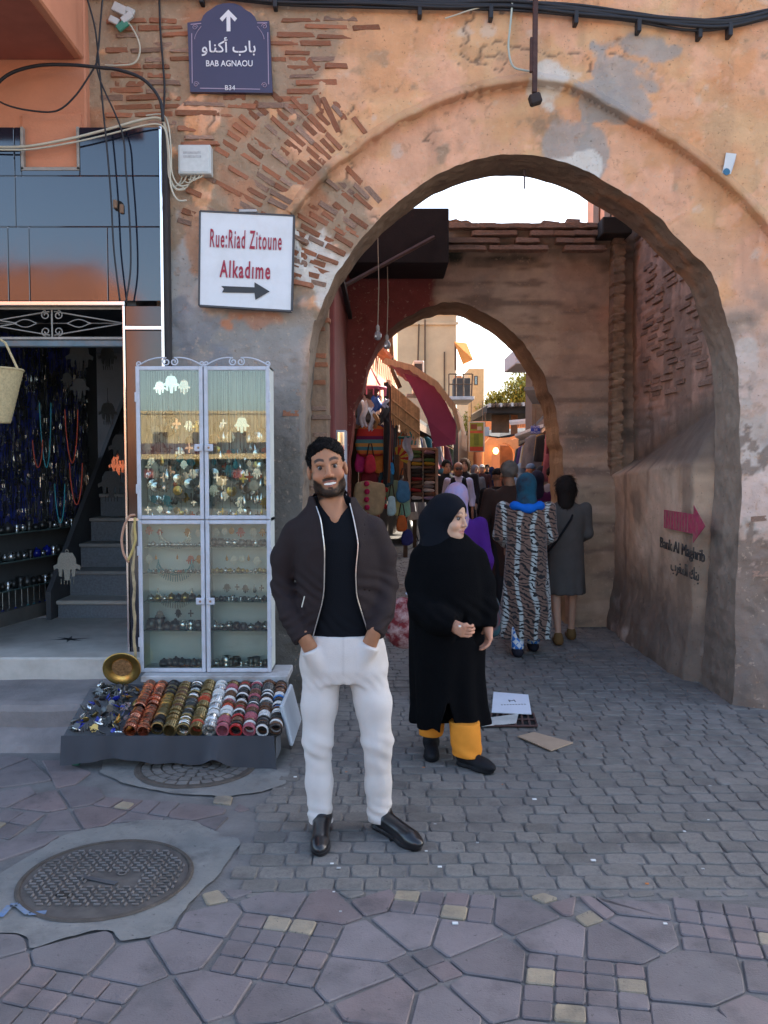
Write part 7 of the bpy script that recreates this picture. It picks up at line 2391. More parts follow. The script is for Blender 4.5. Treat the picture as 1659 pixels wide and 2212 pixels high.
# ================================================================== the man in the open jacket
MX,MY=(745-829.5)/FPX*3.8,3.80
man=thing('person',(MX,MY,0),'bearded man in dark jacket and white jeans, hands in his pockets','person')
def m_(u,v,dy=0.0,r=None):
 p=W(u,v,MY+dy)
 t=(p.x-MX,dy,p.z)
 return t if r is None else t+(r,)
def mz(v):return W(745,v,MY).z
def mxx(u,v=1300):return W(u,v,MY).x-MX
SKIN_M=(.36,.172,.096)
HR=rotm(yaw=.10,roll=math.radians(-8.5))
HC=np.array(m_(706,1008,-.045))
def man_body(P):
 D,q=head_sdf(P,HC,HR,1.0,smile=1.0)
 D=smin(D,sdf_cone(P,m_(712,1062,.0),m_(720,1112,.0),.056,.064),.025)
 for (a,b_) in (((716,1112,-.045),(712,1068,-.045)),):
  D=smin(D,sdf_cone(P,m_(726,1120,-.062),m_(738,1060,-.03),.010,.010),.02)
  D=smin(D,sdf_cone(P,m_(722,1120,-.062),m_(690,1055,-.02),.010,.010),.02)
 D=smin(D,sdf_ell(P,m_(722,1175,.02),(.17,.105,.16)),.05)
 return D
def man_col(V_):
 q=(V_-HC) @ HR
 return face_col(q,SKIN_M,beard=.97,smile=1.0)
sculpt('body',man_body,(-.26,-.17,1.30),(.16,.15,1.80),.0042,M_SKIN,man,man_col)
add_eyes(man,HC,HR)
mb=MB();mb.grid(lambda a,b_:tuple(HC+HR @ np.array(((a-.5)*.052,-.0895+.55*((a-.5)*.052) ** 2*10,-.0692-.0102*b_+5.5*((a-.5)*.052) ** 2))),12,3)
link_mesh('teeth',mb.mesh('teeth'),M_TEETH,man)
def man_hair(P):
 q=(P-HC) @ HR
 D=sdf_ell(q,(0,.018,.043),(.0838,.103,.086))
 D=smin(D,sdf_ell(q,(.010,-.050,.092),(.060,.042,.030)),.03)
 D=D+.010*fbm(q*np.array((1,.55,1)),30,3,4)
 face=np.maximum(np.maximum(np.abs(q[...,0])-.061-.10*np.maximum(0,-q[...,2]),q[...,2]-.071+5.0*q[...,0] ** 2-.008*np.cos(q[...,0]*60)),q[...,1]+.032)
 D=smax(D,-face,.010)
 D=smax(D,-(q[...,2]+.034+.55*np.maximum(0,.02-q[...,1])*0+np.where(q[...,1]>.03,.045,0)),.006)
 return smax(D,sdf_ell(q,(0,.02,.046),(.089,.109,.096)),.004)
sculpt('hair',man_hair,(-.26,-.20,1.5),(.12,.16,1.83),.0042,M('hair_black',(.0055,.0045,.0045),.55,var=.4,vscale=60,bump=1.0,bscale=260,aniso=(1,.25,1),spec=.15),man)
def strands(name,ref,n,ln,mat,parent,back,seed=1,r=.0016,lift=.16):
 """loose locks standing off a hair surface"""
 me=ref.data
 nv=len(me.vertices)
 co=np.zeros(nv*3);no=np.zeros(nv*3)
 me.vertices.foreach_get('co',co);me.vertices.foreach_get('normal',no)
 co,no=co.reshape(-1,3),no.reshape(-1,3)
 rg_=np.random.default_rng(seed)
 k=rg_.integers(0,nv,n)
 p,nn=co[k],no[k]
 bk_=np.array(back,float)
 t=bk_-nn*(nn @ bk_)[:,None]
 t /= np.maximum(np.linalg.norm(t,axis=1),.05)[:,None]
 d=t*.9+nn*lift+rg_.normal(0,.16,(n,3))
 d /= np.linalg.norm(d,axis=1)[:,None]
 sd=np.cross(d,nn);sd /= np.maximum(np.linalg.norm(sd,axis=1),.01)[:,None]
 L_=(ln*rg_.uniform(.6,1.3,n))[:,None]
 p0=p-nn*.002
 V_=np.concatenate([p0-sd*r,p0+sd*r,p0+d*L_*.6+nn*.002+sd*r*.7,p0+d*L_+sd*r*.1-nn*.001])
 F_=np.stack([np.arange(n),n+np.arange(n),2*n+np.arange(n),3*n+np.arange(n)],1)
 o=link_mesh(name,np_mesh(name,V_,F_,False),mat,parent)
 return tag(o,kind='stuff')
_h=[o for o in man.children if o.name.startswith('hair')][0]
strands('hair_locks',_h,5200,.014,M('hair_black'),man,tuple(HR @ np.array((.5,.55,.45))),3,.0018)
# short beard stubble on the jaw
def stubble():
 b0=[o for o in man.children if o.name.startswith('body')][0].data
 nv=len(b0.vertices);co=np.zeros(nv*3);no=np.zeros(nv*3);cc=np.zeros(nv*4)
 b0.vertices.foreach_get('co',co);b0.vertices.foreach_get('normal',no);b0.attributes['Col'].data.foreach_get('color',cc)
 co,no,cc=co.reshape(-1,3),no.reshape(-1,3),cc.reshape(-1,4)
 sel=np.where((cc[:,0]<.12) & (((co-HC) @ HR)[:,2]<-.045))[0]
 rg_=np.random.default_rng(2);k=rg_.choice(sel,3800)
 d=no[k]*.6+np.array((0,-.1,-.75))+rg_.normal(0,.3,(3800,3));d /= np.linalg.norm(d,axis=1)[:,None]
 sd=np.cross(d,no[k]);sd /= np.maximum(np.linalg.norm(sd,axis=1),.01)[:,None]
 p0=co[k]-no[k]*.001;L_=rg_.uniform(.002,.005,3800)[:,None]
 V_=np.concatenate([p0-sd*.0008,p0+sd*.0008,p0+d*L_]);n=3800
 o=link_mesh('beard_hair',np_mesh('beard_hair',V_,np.stack([np.arange(n),n+np.arange(n),2*n+np.arange(n)],1),False),M('hair_black'),man);tag(o,kind='stuff')
stubble()
# torso sections shared by shirt and jacket: (v, centre u, half width px, depth m)
TS=[(1382,737,87,.116),(1340,735,84,.116),(1280,732,85,.120),(1210,727,90,.128),(1165,722,94,.126),(1138,721,89,.112),(1112,719,70,.098),(1094,719,52,.082),(1072,717,44,.072)]
def torso(P,off):
 return loft(P,[(mz(v),mxx(u,v),.012,hw*MY/FPX+off,dp+off) for v,u,hw,dp in TS])
def px(P):  # view column and row of a local point on the man
 return 745+P[...,0]*FPX/MY,P[...,2]
vz=lambda*vs__:[mz(v) for v in vs__]
def shirt(P):
 D=torso(P,-.012)+folds(P,.006,7,3,(1,1,.5))+bands(P,mz(1345),.05,.003,95,.9)
 v_cut=np.abs(P[...,0]-mxx(725,1125))-np.interp(P[...,2],vz(1130,1085,1060),[-.005,.072,.09])
 D=smax(D,-np.maximum(v_cut,P[...,1]-.02),.004)
 return np.maximum(D,mz(1374)-.010*np.cos(P[...,0]*14)-P[...,2])
sculpt('tshirt',shirt,(-.30,-.20,.85),(.28,.20,1.58),.007,cloth('navy_tshirt',(.0035,.0045,.007),.9),man)
ARM_L=[m_(641,1150,.01,.064),m_(614,1205,.03,.058),m_(607,1268,.03,.053),m_(628,1330,-.03,.050),m_(656,1382,-.092,.046)]
ARM_R=[m_(802,1145,.01,.064),m_(827,1200,.03,.058),m_(834,1262,.03,.052),m_(827,1322,-.03,.049),m_(810,1370,-.092,.045)]
def jacket(P):
 u,z=px(P)
 D=torso(P,.014)
 D=smin(D,chain(P,ARM_L,.03),.022)
 D=smin(D,chain(P,ARM_R,.03),.022)
 # stand collar
 col_=np.abs(sdf_cone(P,m_(718,1112,.012),m_(716,1062,.012),.094,.077))-.006
 D=smin(D,np.maximum(col_,P[...,2]-np.interp(P[...,1],[-.06,.09],[mz(1083),mz(1050)])),.014)
 D=D+folds(P,.009,6,13,(1,1,.6))+.009*np.abs(fbm(P*np.array((1,1,.7)),9,2,17))+bands(P,mz(1268),.07,.0038,120,.6,2)+bands(P,mz(1340),.05,.0035,150,-.5,5)
 le=np.interp(z,vz(1380,1365,1280,1180,1120,1095,1070),[674,680,704,706,697,688,680])
 re=np.interp(z,vz(1380,1350,1280,1230,1170,1120,1085,1070),[796,792,772,770,776,765,757,758])
 open_=np.maximum(np.maximum(le-u,u-re)*MY/FPX,P[...,1]-.02)
 D=smax(D,-open_,.005)
 D=np.maximum(D,mz(1380)-P[...,2]-.012*np.sin(P[...,0]*9)-np.where(np.abs(P[...,0])>.2,.4,0))
 # hollow it over the shirt so that the edge reads as cloth, and cut the cuffs
 D=np.maximum(D,-(torso(P,-.004)))
 for arm in (ARM_L,ARM_R):
  a,b_=np.array(arm[-2][:3]),np.array(arm[-1][:3]);d=(b_-a)/np.linalg.norm(b_-a)
  D=np.maximum(D,np.where(np.linalg.norm(P-b_,axis=-1)<.11,(P-b_) @ d,-1))
 return D
sculpt('jacket',jacket,(-.40,-.24,.86),(.33,.22,1.60),.0068,cloth('charcoal_jacket',(.022,.0150,.0155),.75,bump=.35,bscale=260),man)
for pts in (((686,1092),(697,1120),(706,1180),(704,1280),(680,1365)),((757,1086),(766,1120),(776,1170),(770,1230),(772,1280),(794,1352))):
 P_=[]
 for u,v in pts:
  x=mxx(u,v);z=mz(v)
  row=min(TS,key=lambda r_:abs(r_[0]-v));hw=row[2]*MY/FPX+.014
  cx_=mxx(row[1],v);dp=np.interp(z,sorted([mz(r_[0]) for r_ in TS]),[r_[3] for r_ in sorted(TS,key=lambda r_:mz(r_[0]))])+.016
  yy=.012-dp*math.sqrt(max(0,1-min(.98,((x-cx_)/hw) ** 2)))-.004
  P_.append(Vector((x,yy,z)))
 out_=[]
 for i in range(len(P_)-1):
  for j in range(6):out_.append(P_[i].lerp(P_[i+1],j/6))
 out_.append(P_[-1])
 for _ in range(2):out_=[out_[0]]+[(out_[i-1]+2*out_[i]+out_[i+1])/4 for i in range(1,len(out_)-1)]+[out_[-1]]
 mb=MB();mb.tube(out_,.0026,5);link_mesh('zip',mb.mesh('zip'),M('zip_silver',(.45,.44,.43),.3,metal=.8,var=.2,vscale=200),man)
mb=MB();mb.tube([m_(658,1288,-.135),m_(652,1312,-.135)],.0025,4);link_mesh('pocket_zip',mb.mesh('pocket_zip'),M('zip_silver'),man)
# hands going into the pockets
SKH=lambda V_:np.clip(np.tile(np.array(SKIN_M)*.92,(len(V_),1))*(1+.08*vnoise(V_,80,2))[:,None],0,1)
sculpt('hand',lambda P:hand_sdf(P,m_(656,1376,-.094),m_(686,1425,-.062),(.35,-.25,1),.3,palm=(0,1,0),thumb=m_(700,1396,-.08)),(-.28,-.2,.72),(.02,.04,1.0),.005,M_SKIN,man,SKH)
sculpt('hand',lambda P:hand_sdf(P,m_(810,1364,-.094),m_(788,1414,-.062),(-.35,-.25,1),.3,palm=(0,1,0),thumb=m_(778,1386,-.08)),(.0,-.2,.72),(.26,.04,1.02),.005,M_SKIN,man,SKH)
# jeans
LEG_L=[m_(698,1430,.01,.098),m_(690,1520,.0,.080),m_(687,1600,-.005,.067),m_(690,1690,.0,.060),m_(693,1782,-.02,.056)]
LEG_R=[m_(788,1430,.01,.098),m_(806,1520,.0,.082),m_(815,1600,-.005,.069),m_(817,1690,.01,.062),m_(820,1776,.0,.058)]
def jeans(P):
 D=loft(P,[(mz(1470),mxx(742,1450),.012,.165,.112),(mz(1440),mxx(743,1440),.012,.205,.125),(mz(1400),mxx(741,1400),.012,.196,.124),(mz(1365),mxx(738,1370),.012,.178,.116)])
 for pk in (((668,1402),(694,1440)),((802,1391),(780,1430))):
  bag_=sdf_cone(P,m_(*pk[0],-.088),m_(*pk[1],-.060),.043,.050)
  D=smin(D,np.maximum(bag_,P[...,2]-m_(*pk[0])[2]-.010-.45*(P[...,0]-m_(*pk[0])[0])*(1 if pk[0][0]<740 else-1)),.012)
 D=smin(D,chain(P,LEG_L,.03),.03)
 D=smin(D,chain(P,LEG_R,.03),.03)
 D=D+folds(P,.005,7,23,(1,1,.6))+.008*np.abs(fbm(P*np.array((1,1,.8)),11,2,27))+bands(P,mz(1615),.07,.003,95,.5,3)+bands(P,mz(1752),.045,.004,130,.4,6)+bands(P,mz(1468),.04,.0018,110,1.2,8)
 return np.maximum(np.maximum(D,mz(1781)-P[...,2]+.02*P[...,0]),P[...,2]-mz(1372)-.01)
def jeans_col(V_):
 n=fbm(V_,5,4,12)
 c=np.tile(np.array((.58,.535,.505)),(len(V_),1))
 c=mixc(c,np.array((.50,.43,.37)),np.clip(sstep(.05,.4,n)*.5+.5*np.exp(-((V_[:,2]-.52)/.14) ** 2)*sstep(-.05,.3,n),0,1)*.7)
 seam=np.exp(-((V_[:,0]-mxx(743,1420))/.004) ** 2)*(V_[:,2]>.74)*(V_[:,1]<0)
 return mixc(c,np.array((.42,.38,.36)),seam*.6)
sculpt('jeans',jeans,(-.30,-.20,.04),(.30,.20,.96),.0075,M('white_denim',attr='Col',rough=.85,var=.05,vscale=9,bump=.3,bscale=260),man,jeans_col)
def shoe(P,heel,toe,w=.047):
 h,t=np.array(heel,float),np.array(toe,float)
 d=(t-h);d[2]=0;L_=np.linalg.norm(d);d /= L_
 sd=np.array((-d[1],d[0],0))
 q=np.stack([(P-h) @ sd,(P-h) @ d,P[...,2]],-1)
 D=sdf_cone(q,(0,.035,.058),(0,L_-.055,.040),.042,.036,1.0)
 D=smin(D,sdf_ell(q,(0,L_-.05,.034),(.041,.075,.032)),.02)
 D=smin(D,sdf_cone(q,(0,.045,.07),(0,.05,.135),.044,.044),.03)
 sole=np.maximum(np.abs(q[...,2]-.010)-.010,np.minimum(sdf_ell(q,(0,.05,.01),(.042,.06,.08)),np.minimum(sdf_ell(q,(0,L_-.075,.01),(.046,.085,.08)),np.maximum(np.abs(q[...,0])-.036,np.maximum(-q[...,1]+.03,q[...,1]-L_+.07)))))
 return np.minimum(np.maximum(D,.006-q[...,2]),sole)
M_SHOE=M('shoe_black_leather',(.012,.011,.012),.28,var=.15,coat=.3)
g1,g2,g3,g4=G(694,1800),G(690,1856),G(803,1800),G(903,1838)
def gl_(g):return (g.x-MX,g.y-MY,0)
sculpt('shoe',lambda P:shoe(P,(m_(695,1800,0)[0],.035,0),(gl_(g2)[0],-.27,0)),(-.3,-.40,-.002),(.05,.25,.2),.0062,M_SHOE,man)
sculpt('shoe',lambda P:shoe(P,(m_(811,1800,0)[0],.045,0),(gl_(g4)[0],gl_(g4)[1],0)),(-.02,-.35,-.002),(.42,.25,.2),.0062,M_SHOE,man)
# ================================================================== the woman in black walking out of the gate
BX,BY=(972-829.5)/FPX*4.85,4.85
bw_=thing('person',(BX,BY,0),'woman in black robe and headscarf with bright orange trousers walking','person')
def b_(u,v,dy=0.0,r=None):
 p=W(u,v,BY+dy);t=(p.x-BX,dy,p.z)
 return t if r is None else t+(r,)
bz=lambda v:W(972,v,BY).z
bxx=lambda u,v=1300:W(u,v,BY).x-BX
SKIN_B=(.52,.31,.21)
BR=rotm(yaw=math.radians(56),roll=math.radians(4),pitch=math.radians(4))
BC=np.array(b_(972,1117,-.02))
def bhead(P):
 D,q=head_sdf(P,BC,BR,1.0,smile=.15,female=True)
 D=smin(D,sdf_ell(q,(0,-.04,-.10),(.05,.05,.03)) ,.02)
 return smin(D,sdf_cone(P,b_(962,1150,.02),b_(965,1200,.02),.058,.07),.03)
sculpt('body',bhead,(-.22,-.2,1.15),(.22,.2,1.52),.0045,M_SKIN,bw_,lambda V_:face_col(((V_-BC) @ BR),SKIN_B,0,(.08,.05,.04),(.44,.17,.14),.15,'f'))
add_eyes(bw_,BC,BR,1.0)
def hijab(P):
 q=((P-BC) @ BR)
 D=sdf_ell(q,(0,.026,.031),(.097,.121,.106))
 D=smin(D,sdf_cone(q,(0,.035,-.01),(0,.05,-.16),.092,.098),.04)
 D=smin(D,sdf_cone(P,b_(950,1150,.03),b_(952,1185,.02),.105,.125),.05)
 D=smin(D,sdf_ell(P,b_(925,1128,.03),(.055,.07,.075)),.05)
 D=D+folds(P,.006,10,31,(1,1,.5))
 face=sdf_ell(q,(0,-.115,-.036),(.072,.105,.106))
 return smax(D,-face,.008)
sculpt('headscarf',hijab,(-.28,-.22,1.10),(.22,.24,1.54),.0058,cloth('black_scarf',(.003,.004,.0075),.85),bw_)
RS=[(1562,974,88,.235),(1520,971,82,.225),(1450,966,82,.21),(1380,965,86,.205),(1310,968,88,.20),(1260,970,85,.195),(1215,970,80,.18),(1185,968,72,.16),(1160,965,50,.12),(1145,962,35,.09)]
BA_L=[b_(912,1208,.0,.074),b_(903,1260,-.01,.074),b_(909,1315,-.10,.068),b_(945,1338,-.20,.066),b_(982,1352,-.245,.056)]
BA_R=[b_(1028,1208,.0,.072),b_(1042,1260,.0,.070),b_(1050,1310,-.02,.062),b_(1054,1356,-.06,.052)]
def robe(P):
 D=loft(P,[(bz(v),bxx(u,v),.02,hw*BY/FPX,dp) for v,u,hw,dp in RS])
 D=smin(D,chain(P,BA_L,.04),.03)
 D=smin(D,chain(P,BA_R,.04),.03)
 z=P[...,2]
 low=sstep(bz(1330),bz(1540),z)
 an=np.arctan2(P[...,1]-.02,P[...,0])
 D=D+folds(P,.012,4.5,41,(1,1,.3))+low*.014*np.sin(an*9+2*np.sin(z*4))+bands(P,bz(1310),.06,.005,80,.8,4)
 # front split
 split=np.maximum(np.abs(P[...,0]-bxx(962,1540))-.035*sstep(bz(1480),bz(1560),z)*1.2,np.maximum(P[...,1]+.05,z-bz(1500)))
 D=smax(D,-split,.006)
 hem=bz(1556)+.03*np.sin((P[...,0]-.05)*7)*.5-.02*sstep(.05,.25,P[...,0])
 D=np.maximum(D,hem-z)
 for arm in (BA_L,BA_R):
  a,e=np.array(arm[-2][:3]),np.array(arm[-1][:3]);d=(e-a)/np.linalg.norm(e-a)
  D=np.maximum(D,np.where(np.linalg.norm(P-e,axis=-1)<.12,(P-e) @ d,-1))
 return D
sculpt('robe',robe,(-.34,-.40,.16),(.34,.30,1.34),.0095,M('wear_black_velour',(.0036,.0036,.0044),.95,var=.15,vscale=6,bump=.5,bscale=160,spec=.08),bw_)
SKB=lambda V_:np.clip(np.tile(np.array(SKIN_B)*np.array((.98,.82,.78)),(len(V_),1))*(1+.08*vnoise(V_,80,2))[:,None],0,1)
sculpt('hand',lambda P:hand_sdf(P,b_(978,1351,-.245),b_(1000,1362,-.30),(.25,-.35,1),.95,palm=(-.6,.7,-.3),thumb=b_(1008,1348,-.31)),(-.12,-.42,.60),(.22,-.12,.88),.005,M_SKIN,bw_,SKB)
mb=MB();c_=b_(993,1353,-.325);mb.box((c_[0]-.008,c_[1]-.006,c_[2]-.006),(c_[0]+.008,c_[1]+.004,c_[2]+.006),.002);link_mesh('ring',mb.mesh('ring'),M_SILVER,bw_)
sculpt('hand',lambda P:hand_sdf(P,b_(1054,1352,-.06),b_(1056,1378,-.08),(.2,-1,0),.5,palm=(-1,0,0)),(.08,-.22,.50),(.34,.06,.86),.005,M_SKIN,bw_,SKB)
def trous(P):
 D=chain(P,[b_(937,1440,.03,.085),b_(933,1530,.03,.080),b_(931,1592,.0,.070)],.02)
 D=np.minimum(D,chain(P,[b_(990,1440,.0,.085),b_(1002,1540,-.14,.088),b_(1010,1640,-.23,.082)],.02))
 D=D+folds(P,.007,8,51,(1,1,.4))+bands(P,bz(1600),.06,.004,90,.5)
 cut=np.where(P[...,0]<bxx(968,1600),b_(930,1587,.0)[2],b_(1010,1632,-.23)[2])
 return np.maximum(np.maximum(D,cut-P[...,2]),P[...,2]-bz(1540))
sculpt('trousers',trous,(-.25,-.36,.02),(.25,.32,.60),.008,cloth('orange_trousers',(.62,.22,.025),.85),bw_)
fg=G(930,1632);
sculpt('shoe',lambda P:shoe(P,(b_(932,1600,0)[0],.05,0),(fg.x-BX,-.17,0)),(-.32,-.30,-.002),(.05,.25,.2),.007,cloth('black_shoe',(.01,.01,.012),.6),bw_)
f2,f3=G(1000,1668),G(1066,1672)
sculpt('shoe',lambda P:shoe(P,(b_(991,1650,-.2)[0],-.185,0),(f3.x-BX-.01,-.345,0)),(-.02,-.45,-.002),(.42,.25,.2),.007,cloth('black_shoe',(.01,.01,.012),.6),bw_)
for a_,c_,m1 in (((b_(931,1600,0)[0],.0,.06),b_(930,1575,.0),.040),(b_(1006,1645,-.225),b_(1010,1622,-.225),.034)):
 sculpt('sock',lambda P:sdf_cone(P,a_,c_,m1,m1),tuple(min(a_[k],c_[k])-.06 for k in range(3)),tuple(max(a_[k],c_[k])+.06 for k in range(3)),.009,cloth('black_shoe',(.01,.01,.012),.6),bw_)
# ================================================================== generic figures (walking, seen further off)
def figure(u,Y,H,rz,label,spec,h=.014):
 """rz = heading turn: 0 faces the camera, pi walks away"""
 X=(u-829.5)/FPX*Y
 t=thing('person',(X,Y,0),label,'person',None,rz)
 s=H/1.70
 skin=spec.get('skin',(.40,.22,.14))
 st_=spec.get('stride',.16)
 sw=spec.get('swing',.12)
 wd=spec.get('wide',1.0)
 def S_(p):return tuple(c*s for c in p)
 HCc=np.array((0,-.02,1.585))*s
 Rr=rotm(spec.get('yaw',0),0,0)
 hip=.90
 legL=[(-.09,0,hip,.085),(-.095,-st_*.5,.49,.062),(-.095,-st_+.02,.09,.042)]
 legR=[(.09,0,hip,.085),(.095,st_*.3,.49,.062),(.095,st_+.05,.09,.042)]
 armL=[(-.185*wd,.0,1.38,.052),(-.235*wd,.03+sw*.4,1.10,.044),(-.225*wd,-.04+sw,.86,.034)]
 armR=[(.185*wd,.0,1.38,.052),(.235*wd,.03-sw*.4,1.10,.044),(.225*wd,-.04-sw,.86,.034)]
 if spec.get('fwd'):
  armL[1],armL[2]=(-.21*wd,-.03,1.12,.046),(-.13*wd,-.20,1.0,.034)
  armR[1],armR[2]=(.21*wd,-.03,1.12,.046),(.13*wd,-.20,1.02,.034)
 def sc(ch,add=0):return [(p[0]*s,p[1]*s,p[2]*s,p[3]*s+add) for p in ch]
 def body(P):
  if h<.0104 or spec.get('detail'):
   D,q=head_sdf(P,HCc,Rr,s*.97,.2)
  else:
   q=((P-HCc) @ Rr)/s
   D=smin(smin(sdf_ell(q,(0,.012,.034),(.075,.094,.086)),sdf_ell(q,(0,-.025,-.06),(.058,.064,.075)),.03),sdf_cone(q,(0,-.08,.005),(0,-.10,-.036),.009,.012),.012)
   D=smin(D,np.minimum(sdf_ell(q,(-.08,.012,-.018),(.012,.02,.03)),sdf_ell(q,(.08,.012,-.018),(.012,.02,.03))),.01)*s
  D=smin(D,sdf_cone(P,S_((0,.02,1.50)),S_((0,.02,1.40)),.052*s,.06*s),.03)
  D=smin(D,loft(P,[(.84*s,0,.01,.13*s,.09*s),(1.1*s,0,.01,.12*s,.085*s),(1.36*s,0,.01,.15*s,.085*s),(1.42*s,0,.01,.08*s,.06*s)]),.03)
  for a in (armL,armR):
   D=smin(D,chain(P,sc(a,-.012),.02),.02)
   w_=np.array(a[-1][:3])*s
   D=smin(D,sdf_cone(P,w_,w_+np.array((0,-.02,-.09))*s,.026,.022,1.4),.015)
   D=smin(D,sdf_cone(P,w_+np.array((0,-.02,-.03))*s,w_+np.array((0,-.055,-.08))*s,.012,.009),.008)
   for f_ in range(4):
    D=smin(D,sdf_cone(P,w_+np.array((0,-.045+.018*f_,-.08))*s,w_+np.array((0,-.055+.018*f_,-.155))*s,.0095,.008),.003)
  for l in (legL,legR):
   D=smin(D,chain(P,sc(l,-.012),.02),.02)
   e=np.array(l[-1][:3])*s
   D=smin(D,sdf_cone(P,e,e+np.array((0,-.13,-.055))*s,.036,.03),.02)
  return np.maximum(D,.004-P[...,2])
 sculpt('body',body,(-.34*s*wd,-.42*s,-.01),(.34*s*wd,.42*s,H+.03),h*.85,M_SKIN,t,lambda V_:face_col(((V_-HCc) @ Rr)/(s*.97),skin,spec.get('beard',0),gender='m'))
 for l in (legL,legR):
  e=np.array(l[-1][:3])*s
  def shoe1(P):
   d=smin(sdf_cone(P,e+np.array((0,.02,-.045))*s,e+np.array((0,-.15,-.06))*s,.048*s,.036*s),sdf_cone(P,e,e-np.array((0,0,.04))*s,.046*s,.048*s),.02)
   return np.maximum(d,-P[...,2])
  sculpt('shoe',shoe1,(e[0]-.09,e[1]-.26*s,-.005),(e[0]+.09,e[1]+.12*s,.16*s),h*.7,cloth(*spec.get('shoes',('black_shoe',(.012,.012,.013)))),t)
 top=spec['top']
 z0=top[2]
 def coat(P):
  fl=top[3] if len(top)>3 else 1.0
  D=loft(P,[(z0*s,0,.01,.17*s*wd*fl,.125*s*wd*fl),(.95*s,0,.01,.168*s*wd,.12*s*wd),(1.12*s,0,.01,.158*s*wd,.115*s*wd),(1.30*s,0,.01,.185*s*wd,.118*s),(1.385*s,0,.01,.175*s*wd,.095*s),(1.44*s,0,.01,.10*s,.075*s),(1.47*s,0,.01,.075*s,.065*s)] if z0<.9 else [(z0*s,0,.01,.165*s*wd,.118*s*wd),(1.12*s,0,.01,.158*s*wd,.112*s*wd),(1.30*s,0,.01,.185*s*wd,.118*s),(1.385*s,0,.01,.175*s*wd,.095*s),(1.44*s,0,.01,.10*s,.075*s),(1.47*s,0,.01,.075*s,.065*s)])
  if spec.get('sleeves',True):
   for a in (armL,armR):
    c_=sc(a,.010)
    D=smin(D,chain(P,c_,.03),.03)
    e=np.array(c_[-1][:3]);p_=np.array(c_[-2][:3]);d=(e-p_)/np.linalg.norm(e-p_)
    D=np.maximum(D,np.where(np.linalg.norm(P-e,axis=-1)<.1,(P-e) @ d,-1))
  an=np.arctan2(P[...,1],P[...,0])
  D=D+folds(P,.010,6,3,(1,1,.4))+sstep(.8*s,.3*s,P[...,2])*.012*np.sin(an*9+3*P[...,2])
  return np.maximum(D,z0*s-P[...,2])
 sculpt(spec.get('topname','coat'),coat,(-.36*s*wd,-.36*s*wd,z0*s-.02),(.36*s*wd,.36*s*wd,1.52*s),h,top[1] if not isinstance(top[1],tuple) else cloth(top[0],top[1]),t)
 if 'bottom' in spec:
  bt_=spec['bottom']
  z1=bt_[2] if len(bt_)>2 else .09
  def pants(P):
   if spec.get('skirt'):
    D=loft(P,[(z1*s,0,0,.20*s,.17*s),(.6*s,0,0,.19*s,.14*s),(.95*s,0,0,.15*s,.11*s)])
    D=D+.012*np.sin(np.arctan2(P[...,1],P[...,0])*10)
   else:
    D=np.minimum(chain(P,sc(legL,.016),.02),chain(P,sc(legR,.016),.02))
    D=smin(D,sdf_ell(P,(0,0,.90*s),(.165*s,.11*s,.12*s)),.03)
   D=D+folds(P,.008,7,8,(1,1,.4))
   return np.maximum(D,z1*s-P[...,2])
  sculpt('skirt' if spec.get('skirt') else 'trousers',pants,(-.26,-.4*s,.02),(.26,.4*s,1.04*s),h,bt_[1] if not isinstance(bt_[1],tuple) else cloth(bt_[0],bt_[1]),t)
 hd=spec.get('hair')
 if hd:
  kind=hd[0]
  def hair(P):
   q=((P-HCc) @ Rr)/s
   if kind=='scarf':
    D=smin(sdf_ell(q,(0,.024,.03),(.094,.114,.102)),sdf_cone(q,(0,.03,-.03),(0,.04,-.20),.085,.11),.05)
    D=smax(D,-sdf_ell(q,(0,-.11,-.02),(.066,.085,.095)),.008)
   elif kind=='long':
    D=smin(sdf_ell(q,(0,.022,.035),(.096,.112,.10)),sdf_cone(q,(0,.06,-.02),(.01,.08,-.17),.082,.06,1,1.25),.05)
    D=smin(D,sdf_cone(q,(.045,.05,-.12),(.065,.07,-.22),.03,.014),.03)
    D=smax(D,-sdf_ell(q,(0,-.115,-.03),(.07,.09,.10)),.008)
   elif kind=='cap':
    D=smin(sdf_ell(q,(0,.015,.055),(.088,.105,.085)),sdf_cone(q,(-.04,-.11,.06),(.04,-.11,.06),.012,.012),.02)
    D=np.maximum(D,.04-q[...,2])
   else:
    D=sdf_ell(q,(0,.022,.044),(.088,.106,.092))
    D=smax(D,-sdf_ell(q,(0,-.115,-.015),(.072,.09,.09)),.006)
    D=np.maximum(D,-q[...,2]-.035)
   D=D+.006*fbm(q*np.array((1,1,.4)),28,2,3)
   return D*s
  sculpt({'scarf':'headscarf','cap':'cap'}.get(kind,'hair'),hair,(-.24*s,-.22*s,1.28*s),(.24*s,.24*s,H+.06),h*.75,hd[2] if not isinstance(hd[2],tuple) else cloth(hd[1],hd[2]),t)
  if kind in ('short','long'):
   ho=[o for o in t.children if o.name.startswith('hair')][0]
   strands('hair_locks',ho,1100,.03 if kind=='short' else .06,ho.data.materials[0],t,(0,.1,-1) if kind=='long' else (.2,.7,.3),5,.003,.08)
 return t,s
